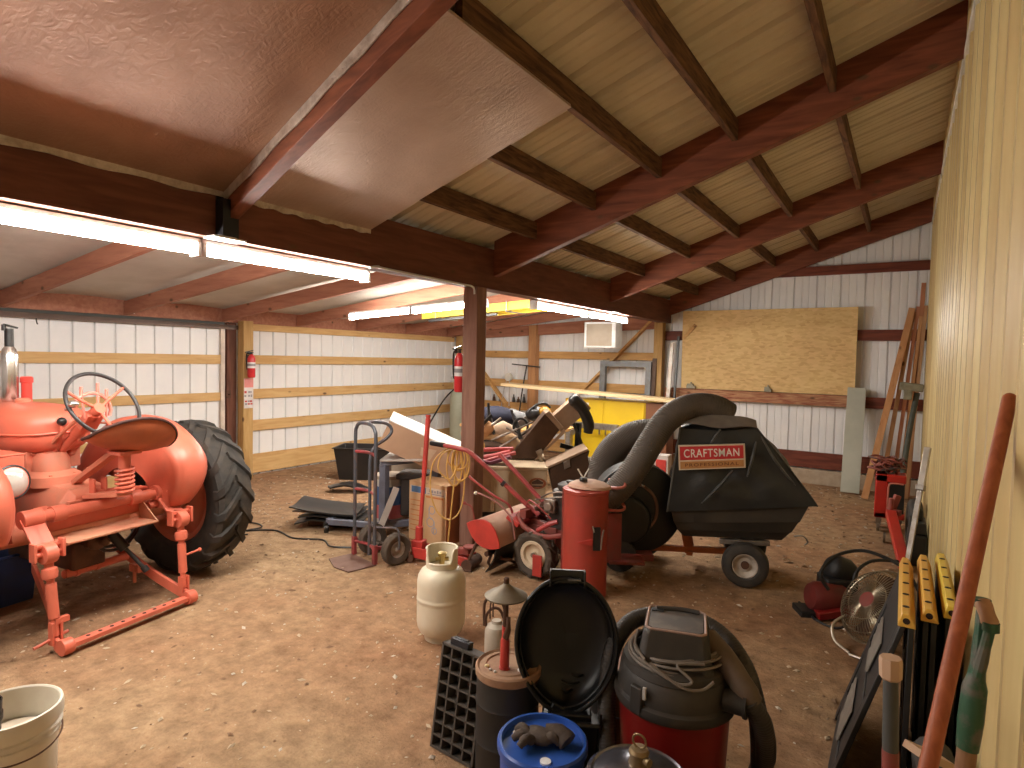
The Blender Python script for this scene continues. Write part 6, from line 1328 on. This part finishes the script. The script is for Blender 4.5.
mb = MB(); mb.beam((-.52, 8.80, .02), (-.515, 9.21, 1.36), .215, .025, (0, 1, 0)); single('grey_board', mb, mat('pale_grey_green_board', (.44, .45, .38), .6, 0, (.36, .37, .31), 3), 'pale grey green board leaning on the back wall beside the chipboard panel', 'board', bev=.004)
t = thing('garden_rake', 'dark tool with grey head hanging off the corner boards by the wall', 'tool', (.10, 8.3, 0))
mb = MB(); mb.tube([(.0, 8.15, .02), (.08, 8.35, .9), (.14, 8.45, 1.35)], .03, 10, sm=4); build('dark_sleeve', mb, mat('dark_green_cloth', (.05, .06, .05), .8, 0, (.1, .1, .08), 6), t)
mb = MB(); mb.box((.08, 8.42, 1.42), (.24, .12, .09), (0, .1, 0)); mb.box((.05, 8.4, 1.33), (.09, .08, .12)); build('grey_head', mb, mat('mossy_grey', (.26, .25, .17), .7, 0, (.14, .12, .08), 8), t, bev=.012)
# chipboard panel and shelf bits on the back wall
def osb():
    m, nt, b = _nodes('oriented_strand_board'); L = nt.links.new
    tc = nt.nodes.new('ShaderNodeTexCoord'); mp = nt.nodes.new('ShaderNodeMapping'); mp.inputs['Scale'].default_value = (16, 30, 42); mp.inputs['Rotation'].default_value = (0, .3, 0); L(tc.outputs['Object'], mp.inputs[0])
    vo = nt.nodes.new('ShaderNodeTexVoronoi'); vo.inputs['Scale'].default_value = 1.0; vo.inputs['Randomness'].default_value = 1; L(mp.outputs[0], vo.inputs[0])
    r = nt.nodes.new('ShaderNodeValToRGB'); el = r.color_ramp.elements; el[0].position = .1; el[0].color = (.70, .49, .23, 1); el[1].position = .9; el[1].color = (.55, .35, .14, 1)
    e = el.new(.5); e.color = (.65, .45, .20, 1); L(vo.outputs['Color'], r.inputs[0])
    n = nt.nodes.new('ShaderNodeTexNoise'); n.inputs['Scale'].default_value = 2.5; n.inputs['Detail'].default_value = 8; L(tc.outputs['Object'], n.inputs[0])
    mx = nt.nodes.new('ShaderNodeMix'); mx.data_type = 'RGBA'; mx.blend_type = 'OVERLAY'; mx.inputs[0].default_value = .25; L(r.outputs[0], mx.inputs[6]); L(n.outputs[0], mx.inputs[7]); L(mx.outputs[2], b.inputs['Base Color']); b.inputs['Roughness'].default_value = .75; return m
mb = MB(); mb.beam((-1.71, 9.215, 1.255), (-1.71, 9.19, 2.435), 2.34, .014, (0, 1, 0)); single('chipboard_panel', mb, osb(), 'large tan chipboard sheet propped on the ledge of the back wall', 'panel')
for x, w_, l_ in ((-2.72, .14, 'small grey block on the ledge under the left end of the chipboard'), (-1.62, .10, 'small grey green block on the ledge under the middle of the chipboard')):
    mb = MB(); mb.box((x, 9.20, 1.275), (w_, .06, .045)); mb.box((x-.01, 9.19, 1.31), (w_*.7, .05, .03)); mb.cyl((x, 9.18, 1.32), (x, 9.18, 1.35), .012); single('metal_block', mb, mat('grey_green_block', (.34, .33, .25), .6, .2, (.2, .17, .12), 9), l_, 'block', bev=.004)
# ------------------------------------------------------------------ heap of gear behind the centre post
OB = V((-3.39, 4.78, 0)); K = lambda a, b, z: OB+rh*a+fh*b+V((0, 0, z))
def slabK(pts, b0, b1, mb=None):
    mb = mb or MB(); n = len(pts); mb.add([K(a, b0, z) for a, z in pts]+[K(a, b1, z) for a, z in pts], [tuple(range(n)), tuple(range(2*n-1, n-1, -1))]+[(i, (i+1) % n, n+(i+1) % n, n+i) for i in range(n)]); return mb
RK = Matrix((rh, fh, V((0, 0, 1)))).transposed()
M_beige = mat('stained_beige_steel', (.50, .39, .26), .6, 0, (.36, .24, .15), 4, (.4, .75))
M_brn = mat('rusty_brown_steel', (.105, .058, .035), .55, .35, (.055, .03, .02), 5, (.35, .7))
M_brnl = mat('dusty_brown_board', (.34, .235, .16), .75, 0, (.25, .16, .1), 4)
t = thing('dump_cart', 'beige steel cart box with a brown round emblem, behind the tiller handlebars', 'cart', tuple(K(.2, .5, 0)))
mb = slabK([(-.27, .13), (.57, .13), (.59, .56), (-.29, .56)], .0, 1.25); build('cart_box', mb, M_beige, t, bev=.01)
mb = slabK([(-.31, .56), (.60, .56), (.60, .59), (-.31, .59)], -.02, 1.27); build('box_rim', mb, M_beige, t, bev=.006)
for a in (-.12, .06, .24):
    mb = slabK([(a-.022, .14), (a+.022, .14), (a+.022, .55), (a-.022, .55)], -.022, .005); build('side_rib', mb, M_beige, t, bev=.006)
mb = slabK([(-.25, .0), (.55, .0), (.55, .13), (-.25, .13)], .05, 1.2); build('dark_base', mb, M_imp, t)
ec = K(.50, -.006, .43); Me = axisM(ec, -fh)
mb = MB(); mb.torus(.058, .010, Me @ Matrix.Diagonal((1.25, .8, .4, 1)), 32, 6); em = build('round_emblem', mb, mat('emblem_brown', (.34, .10, .035), .6), t)
mb = MB(); mb.prism([(-.055, .012), (.0, .04), (.055, .012), (.055, -.006), (-.055, -.006)], .006, Me); mb.prism([(-.05, -.035), (.05, -.035), (.05, -.022), (-.05, -.022)], .006, Me); build('emblem_bars', mb, M_rust, em)
# tilted brown trunk
t = thing('footlocker', 'dark brown rusty steel trunk tipped to one side behind the red drum', 'trunk', tuple(K(.8, .3, 0)))
mb = slabK([(.605, .575), (.985, .755), (1.06, .20), (.78, .01), (.73, .03)], .02, .36); build('trunk_body', mb, M_brn, t, bev=.012)
mb = slabK([(.59, .570), (.995, .763), (.985, .785), (.58, .592)], .0, .38); build('trunk_lid', mb, M_brnl, t, bev=.005)
mb = slabK([(.75, .645), (.81, .675), (.82, .60), (.76, .57)], .0, .025); build('trunk_hasp', mb, M_steel, t, bev=.004)
# tilted chute of two boxes
t = thing('wooden_chute', 'long brown box chute tilted up to the right over the heap behind the tiller', 'chute', tuple(K(.4, .55, .6)))
mb = slabK([(.20, .60), (.575, 1.085), (.735, .915), (.50, .60)], .38, .72); build('chute_side', mb, M_brn, t, bev=.006)
mb = slabK([(.575, 1.085), (.735, .915), (.775, .945), (.62, 1.115)], .36, .74); build('chute_end', mb, M_brnl, t, bev=.005)
mb = slabK([(.64, 1.02), (.93, 1.29), (1.075, 1.14), (.77, .865)], .50, .74); build('upper_box', mb, M_brnl, t, bev=.006)
mb = slabK([(.47, .585), (.50, .605), (.80, .90), (.775, .925)], .345, .38); build('chute_edge', mb, M_brnl, t)
mb = MB(); mb.beam(K(.60, .33, .45), K(.53, .35, .66), .03, .03); mb.beam(K(.50, .34, .67), K(.56, .34, .70), .03, .05); build('chute_prop', mb, M_steel, t)
# things on top of the cart
def pod(name, mb, m, label, cat, **k): return single(name, mb, m, label, cat, **k)
mb = MB(); mb.tube([K(-.30, .62, .80), K(-.15, .60, .835), K(.05, .58, .83), K(.22, .55, .78), K(.30, .53, .72)], [.05, .07, .07, .075, .06], 14, sm=4); pod('burlap_roll', mb, mat('burlap_tan', (.48, .33, .19), .9, 0, (.38, .24, .13), 9), 'tan burlap roll lying across the heap right of the post', 'roll')
mb = MB(); mb.loft([[K(-.32+d, .52+e, z) for d, e in ((0, 0), (.62, 0), (.62, .45), (0, .45))] for z in (.595, .70)]); pod('brown_case', mb, M_brn, 'flat brown case lying on the beige cart under the burlap roll', 'case', bev=.02)
mb = MB(); mb.tube([K(-.20, .20, .62), K(.05, .16, .66), K(.22, .22, .70)], .028, 12, sm=3); mb.tube([K(-.22, .24, .69), K(-.02, .2, .72), K(.25, .3, .72)], .022, 12, sm=3); mb.tube([K(-.05, .10, .615), K(.28, .16, .70)], .02, 10); pod('red_pipe_bundle', mb, M_hb, 'bundle of faded red pipes on the beige cart right of the post', 'pipes', base=K(0, .2, .6))
mb = slabK([(-.22, .63), (.05, .60), (.24, .665), (.22, .685), (.03, .625), (-.21, .66)], .02, .14); pod('purple_panel', mb, mat('dark_purple_red', (.12, .03, .05), .4), 'thin dark red panel edge lying over the front of the beige cart', 'panel')
mb = MB(); rA = random.Random(4)
for k in range(5):
    c = K(-.17+.012*k, .30, .735); w_ = .045+.008*k
    mb.tube([c+rh*w_*math.cos(2*PI*i/10)+V((0, 0, .075*math.sin(2*PI*i/10)))+fh*.01*k for i in range(10)], .007, 6, closed=True, sm=3)
pod('rope_coil', mb, M_cord, 'small coil of tan rope just right of the centre post', 'rope')
# bicycle-like frame, handles, cloth, sacks
mb = MB(); mb.tube([K(-.02, .55, 1.17), K(-.01, .55, 1.05), K(.05, .5, .84)], [.014, .02, .016], 10, sm=3); mb.tube([K(.23, .55, 1.10), K(.24, .55, 1.06), K(.30, .5, .92), K(.33, .46, .80)], [.015, .022, .018], 10, sm=3); pod('push_bars', mb, M_blk, 'pair of black upright handles sticking out of the heap', 'handles')
mb = MB(); mb.beam(K(-.20, .40, .82), K(.02, .46, 1.05), .045, .03); pod('black_bar', mb, M_blk, 'black bar slanting up out of the heap beside the post', 'bar')
mb = MB(); mb.loft([[K(-.26+.0, .42, .90), K(-.20, .42, .88), K(-.20, .46, .88), K(-.26, .46, .90)], [K(-.18, .42, 1.03), K(-.12, .42, 1.0), K(-.12, .46, 1.0), K(-.18, .46, 1.03)]]); pod('red_box_lid', mb, mat('crimson_plastic', (.34, .02, .03), .4), 'small crimson box standing on the heap next to the post', 'box')
mb = MB(); mb.loft([[K(-.16, .42, .92), K(-.10, .42, .98), K(-.10, .45, .98), K(-.16, .45, .92)], [K(-.10, .42, .87), K(-.05, .42, .93), K(-.05, .45, .93), K(-.10, .45, .87)]]); pod('white_packet', mb, M_house, 'white packet wedged beside the crimson box on the heap', 'packet')
def blob(c, r, sc, seed, amp=.25):
    mb = MB(); rB = random.Random(seed); ph = [rB.uniform(0, 6) for _ in range(4)]
    n = 18; rings = []
    for i in range(11):
        th = PI*i/10; rings.append([c+RK @ V((r*sc[0]*math.sin(th)*math.cos(2*PI*j/n)*(1+amp*math.sin(3*2*PI*j/n+ph[0]+i*.5)*.5), r*sc[1]*math.sin(th)*math.sin(2*PI*j/n)*(1+amp*math.cos(2*2*PI*j/n+ph[1])*.5), -r*sc[2]*math.cos(th)*(1+amp*.4*math.sin(2*PI*j/n*2+ph[2])))) for j in range(n)])
    return mb.loft(rings)
pod('navy_jacket', blob(K(.06, .85, 1.0), .18, (1.3, .8, .6), 3), mat('navy_cloth', (.012, .014, .035), .85), 'dark navy cloth bundle on top of the heap', 'cloth', ang=60)
pod('tan_sack', blob(K(.14, .60, .86), .12, (1.1, .8, .9), 5), mat('tan_sack_cloth', (.46, .34, .24), .85, 0, (.34, .22, .14), 8), 'tan cloth sack in the middle of the heap', 'sack', ang=60)
pod('orange_sack', blob(K(-.06, .50, .90), .10, (1.0, .7, .9), 6), mat('orange_tan_cloth', (.52, .27, .12), .85), 'orange tan bundle on the heap just right of the post', 'bundle', ang=60)
mb = MB(); mb.tube([K(.33+.075*math.cos(2*PI*i/14), .50, .93+.085*math.sin(2*PI*i/14)) for i in range(14)], .013, 8, closed=True, sm=3); mb.beam(K(.27, .50, .90), K(.40, .50, .96), .02, .02); pod('steering_ring', mb, M_blk, 'small black wheel standing up in the heap below the pine post', 'wheel')
t = thing('chain_saw', 'yellow and black motor tool lying on top of the heap below the pine post', 'tool', tuple(K(.45, .85, .95)))
mb = blob(K(.60, .80, 1.06), .075, (1., .8, .9), 8, .15); build('motor_cover', mb, mat('saw_yellow', (.55, .27, .02), .4), t, ang=60)
mb = blob(K(.49, .82, 1.04), .085, (1.1, .8, .9), 9, .3); mb.tube([K(.42, .80, 1.06), K(.50, .78, 1.14), K(.60, .80, 1.16), K(.66, .80, 1.11)], .015, 8, sm=3); build('black_housing', mb, M_blk, t, ang=60)
mb = MB(); mb.beam(K(.42, .83, .98), K(.22, .75, .84), .02, .09); build('guide_bar', mb, M_steel, t)
pod('grey_tool_bag', blob(K(.24, .95, .96), .16, (1.2, .8, .7), 12), mat('grey_cloth', (.20, .20, .20), .8), 'grey bundle at the back of the heap beside the navy cloth', 'bag', ang=60)
mb = MB()
for a0, z0, a1, z1 in ((.02, .78, .46, .98), (.10, .70, .55, .99), (.18, .92, .42, .76), (-.1, .84, .12, 1.02)): mb.cyl(K(a0, .46, z0), K(a1, .50, z1), .012, n=8)
pod('metal_rods', mb, M_steel, 'loose metal rods lying crisscross over the heap', 'rods', base=K(.2, .48, .7))
# black padded cylinder seat post at the right end of the heap
t = thing('exercise_machine', 'black padded arm with dark frame rising right of the tilted chute', 'machine', tuple(K(.95, .85, 0)))
mb = MB(); mb.tube([K(.90, .46, 1.215), K(.98, .47, 1.13), K(1.05, .50, .98), K(1.05, .52, .88)], [.06, .058, .06, .05], 16, sm=3); mb.sphere(K(.89, .46, 1.22), .066, 14); build('padded_arm', mb, M_blk, t)
mb = MB(); mb.mm((0, 0, 0), (.001, .001, .001)); mb = MB(); mb.beam(K(.95, .80, .0), K(.98, .80, .95), .05, .05); mb.beam(K(.78, .80, .70), K(1.1, .80, .62), .05, .05); mb.tube([K(.92, .78, .95), K(1.0, .74, .75), K(1.10, .74, .5), K(1.15, .74, .2)], .02, 8, sm=3); build('dark_frame', mb, M_blk, t)
mb = MB(); mb.cyl(K(.90, .70, .86), K(.90, .665, .86), .03); build('round_gauge', mb, M_house, t)
mb = MB(); mb.beam(K(1.10, .66, .55), K(1.24, .68, .12), .03, .03); mb.tube([K(1.06, .66, .60), K(1.16, .64, .46), K(1.14, .65, .30)], .014, 8, sm=3); build('white_lever', mb, M_house, t)
# push mower and stacked tyres behind the hose
t = thing('push_mower', 'grey push mower seen behind the trunk and the brown grey hose', 'mower', tuple(K(1.25, 1.35, 0)))
mb = slabK([(1.08, .12), (1.42, .12), (1.40, .24), (1.32, .30), (1.14, .30), (1.08, .22)], 1.15, 1.6); build('mower_deck', mb, M_gb, t, bev=.02)
mb = MB(); mb.cyl(K(1.25, 1.38, .30), K(1.25, 1.38, .44), .12); mb.cyl(K(1.25, 1.38, .44), K(1.25, 1.38, .47), .09); build('mower_engine', mb, M_steel, t, bev=.01)
for a, b in ((1.08, 1.12), (1.42, 1.12), (1.08, 1.62), (1.42, 1.62)):
    mb = MB(); mb.torus(.085, .026, axisM(K(a, b, .112), rh), 28, 8); mb.cyl(K(a-.015, b, .112), K(a+.015, b, .112), .07); build('mower_wheel', mb, M_rubb, t)
for k in range(3):
    mb = MB(); mb.torus(.15, .05, TR(*K(1.42, .95, .05+.095*k)), 36, 10); single('stacked_tyre', mb, M_rub, ('bottom tyre of the small stack behind the brown grey hose', 'middle tyre of the small stack behind the brown grey hose', 'top tyre of the small stack behind the brown grey hose')[k], 'tyre', 'stack of small tyres')
# carton and gauges behind the post
mb = MB(); mb.mm((-4.75, 6.3, 0), (-4.05, 6.85, .74)); single('storage_box', mb, M_imp, 'dark storage box standing behind the long carton, left of the post', 'box', bev=.01)
mb = MB(); mb.mm((-4.85, 6.2, .745), (-3.5, 6.95, .785)); single('bench_board', mb, M_pineX, 'pale wooden board laid over the dark box behind the post', 'board', bev=.004)
# ------------------------------------------------------------------ gas cylinder in the far corner
gx, gy_ = -6.86, 8.72
t = thing('oxygen_cylinder', 'pale green tall gas cylinder with regulator in the far left corner', 'gas cylinder', (gx, gy_, 0)); M = TR(gx, gy_, 0)
mb = MB(); mb.lathe([(0, 0), (.15, 0), (.155, .02), (.155, .92), (.145, .98), (.11, 1.04), (.05, 1.07), (.045, 1.10), (0, 1.10)], 32, M); build('cylinder_body', mb, mat('pale_green_enamel', (.42, .44, .34), .45, 0, (.34, .35, .26), 4), t)
mb = MB(); mb.cyl((gx, gy_, 1.09), (gx, gy_, 1.2), .03); mb.cyl((gx-.06, gy_-.03, 1.16), (gx+.08, gy_-.03, 1.16), .022); mb.lathe([(.05, 1.2), (.055, 1.21), (.05, 1.225), (0, 1.226)], 16, M); build('cylinder_valve', mb, M_brass, t)
for x, z in ((-.08, 1.25), (.07, 1.22)):
    mb = MB(); mb.cyl((gx+x, gy_-.04, z), (gx+x, gy_-.075, z), .055, n=20); mb.cyl((gx+x, gy_-.03, 1.16), (gx+x, gy_-.05, z), .01); build('pressure_gauge', mb, M_chrome, t)
mb = MB(); mb.tube([(gx+.02, gy_-.06, 1.12), (gx-.15, gy_-.2, .9), (gx-.3, gy_-.35, .55), (gx-.42, gy_-.5, .2)], .014, 8, sm=5); build('gas_hose', mb, M_blk, t)
# T shaped rod, hung clamp
mb = MB(); mb.tube([(-5.62, 9.08, 1.52), (-5.70, 9.06, 1.0), (-5.80, 9.03, .02)], .013, 8, sm=3); mb.beam((-5.93, 9.08, 1.55), (-5.35, 9.09, 1.51), .022, .022); single('t_handle_rod', mb, M_blk, 'thin dark T handled rod leaning on the middle back post', 'rod')
t = thing('hanging_clamp', 'round pale reel with thin cords hanging on the back wall girt behind the post', 'reel', (-6.08, 9.21, 1.30))
mb = MB(); mb.cyl((-6.08, 9.24, 1.31), (-6.08, 9.17, 1.31), .075); build('reel_body', mb, M_wtrim, t, bev=.008)
mb = MB(); mb.tube([(-6.05, 9.19, 1.27), (-6.05, 9.19, .78)], .012, 6); mb.tube([(-6.11, 9.19, 1.27), (-6.2, 9.19, .95), (-6.22, 9.19, .72)], .006, 6, sm=3); build('reel_cord', mb, M_gb, t)
# small tools standing along the low back girt
for k, (x, h, m) in enumerate(((-5.98, .14, M_blk), (-5.88, .10, M_rust), (-5.76, .16, M_blk), (-6.42, .12, M_rust), (-6.28, .09, M_steel))):
    mb = MB(); mb.lathe([(.0, 0), (.028, 0), (.03, .02), (.022, h*.6), (.012, h*.7), (.012, h), (0, h)], 12, TR(x, 9.25-.015, .853)); single('oil_can', mb, m, ('tall black can on the low back girt, left of the middle post', 'short rusty can on the low back girt, left of the middle post', 'black can nearest the middle back post on the low girt', 'rusty can on the low back girt, near the left brace', 'small grey can on the low back girt, near the left brace')[k], 'can', 'small cans on the back girt')
# ------------------------------------------------------------------ yellow cabinet, plank, frames
M_ycab = mat('bright_yellow_enamel', (.76, .52, .015), .4, 0, (.68, .46, .02), 3)
t = thing('yellow_cabinet', 'bright yellow steel cabinet under a long pine plank, behind the ribbed hose', 'cabinet', (-3.65, 8.35, 0))
mb = MB(); mb.mm((-4.36, 8.20, .06), (-3.06, 8.62, 1.06)); build('cabinet_body', mb, M_ycab, t, bev=.01)
for x0, x1 in ((-4.34, -3.72), (-3.70, -3.08)):
    mb = MB(); mb.mm((x0, 8.185, .10), (x1, 8.20, 1.04)); d_ = build('cabinet_door', mb, M_ycab, t, bev=.004)
    mb = MB(); mb.mm((x1-.05 if x0 < -4 else x0+.03, 8.165, .55), (x1-.03 if x0 < -4 else x0+.05, 8.185, .70)); build('door_handle', mb, M_steel, d_)
mb = MB(); mb.mm((-4.34, 8.24, 0), (-3.08, 8.58, .06)); build('plinth', mb, M_imp, t)
mb = MB(); mb.mm((-4.20, 8.1835, .93), (-3.95, 8.185, 1.01)); build('white_label', mb, M_house, t)
mb = MB(); mb.beam((-3.055+.17, 8.30, .0), (-3.055+.17, 8.30, 1.06), .32, .30, (0, 1, 0)); single('brown_cupboard', mb, mat('red_brown_panel', (.20, .075, .03), .5, 0, (.15, .055, .025), 3), 'red brown wooden cupboard panel beside the yellow cabinet', 'cupboard', bev=.006)
mb = MB(); mb.beam((-5.35, 8.02, 1.235), (-2.45, 8.30, 1.10), .36, .045, (0, 0, 1)); single('long_plank', mb, mat('pale_pine_plank', (.74, .58, .34), .55, 0, (.66, .48, .26), 4, stretch=(.3, 3, 3)), 'long pale pine plank lying over the yellow cabinet', 'plank', bev=.004)
def frame_thing(x0, x1, z0, z1, y, m, w_, label, lean_=.06):
    mb = MB()
    mb.beam((x0, y-lean_, z0), (x0, y, z1), w_, w_); mb.beam((x1, y-lean_, z0), (x1, y, z1), w_, w_); mb.beam((x0-w_/2, y, z1), (x1+w_/2, y, z1), w_, w_)
    for k in range(5): mb.cyl((x0+(x1-x0)*(k+.5)/5, y-w_/2-.002, z1), (x0+(x1-x0)*(k+.5)/5, y-w_/2+.002, z1), .014, n=10)
    return single('equipment_rack', mb, m, label, 'frame', bev=.004)
frame_thing(-4.14, -3.36, .02, 1.60, 9.10, mat('grey_blue_channel', (.22, .24, .26), .5, .5, (.15, .14, .13), 7), .09, 'grey steel frame leaning on the back wall above the yellow cabinet')
frame_thing(-4.13, -3.40, .02, .70, 7.92, M_steel, .085, 'small dark grey steel frame standing in front of the yellow cabinet', .02)
for k, (x, w_, z1, m, l_) in enumerate(((-3.30, .07, 1.70, M_brn, 'dark brown upright board beside the back post above the yellow cabinet'), (-3.06, .06, 1.95, M_steel, 'grey steel bar leaning just right of the back post'), (-2.96, .035, 2.05, M_blk, 'thin dark bar leaning on the back wall left of the chipboard'))):
    mb = MB(); mb.beam((x, 9.02, .02), (x+.02, 9.12 if k == 0 else 9.2, z1), w_, .03, (0, 1, 0)); single('upright_bar', mb, m, l_, 'bar', bev=.003)
mb = MB(); mb.beam((-2.86, 9.20, 2.02), (-2.68, 9.17, 2.22), .05, .03, (0, 1, 0)); single('wood_cleat', mb, M_pineX, 'small wooden cleat at the upper left corner of the chipboard sheet', 'cleat')
mb = MB(); mb.mm((-2.60, 7.32, 0), (-2.42, 7.46, .48)); mb2 = MB()
t = thing('red_white_box', 'small red and white box on the floor behind the lawn vacuum', 'box', (-2.51, 7.39, 0)); build('box_body', mb, M_gb, t, bev=.006)
mb = MB(); mb.mm((-2.575, 7.312, .10), (-2.445, 7.32, .42)); build('red_panel', mb, M_red, t)
# hanging heater box
t = thing('hanging_heater', 'white framed square heater hanging below the far light strip', 'heater', (-3.87, 8.4, 1.84))
mb = MB(); mb.mm((-4.12, 8.30, 1.84), (-3.60, 8.55, 2.23)); build('heater_case', mb, M_house, t, bev=.01)
mb = MB(); mb.mm((-4.07, 8.288, 1.87), (-3.66, 8.302, 2.20)); build('heater_grille', mb, mat('tan_grey_panel', (.40, .34, .27), .5, .2, (.32, .26, .2), 3), t)
for x in (-4.06, -3.66):
    mb = MB(); mb.cyl((x, 8.42, 2.22), (x, 8.42, LROOF(x)-.02), .008); build('hanger_rod', mb, M_steel, t)
# yellow fibreglass ladder under the low rafters
M_lad = mat('yellow_fibreglass', (.80, .60, .06), .4, 0, (.74, .52, .05), 3)
t = thing('yellow_ladder', 'yellow fibreglass ladder slung under the low rafters beside the light strip', 'ladder', (-4.7, 6.1, 2.15))
zL = lambda x: 2.145+.06*(x+5.3)
for y, m in ((6.0, M_lad), (6.40, M_lad)):
    mb = MB(); mb.beam((-5.35, y, zL(-5.35)+.05), (-3.70, y, zL(-3.7)+.05), .03, .10, (0, 0, 1)); build('ladder_rail', mb, m, t, bev=.004)
for k in range(5):
    x = -5.2+.33*k; mb = MB(); mb.cyl((x, 6.0, zL(x)+.05), (x, 6.40, zL(x)+.05), .016, n=12); build('rung', mb, M_steel, t)
mb = MB(); mb.beam((-5.2, 5.97, zL(-5.2)-.035), (-4.14, 5.97, zL(-4.14)-.035), .04, .03); build('dark_foot', mb, M_blk, t)
for x in (-5.1, -4.0):
    mb = MB(); mb.tube([(x, 5.97, zL(x)+.11), (x, 5.97, zL(x)-.012), (x, 6.43, zL(x)-.012), (x, 6.43, zL(x)+.2)], .008, 6); build('hanger_strap', mb, M_steel, t)
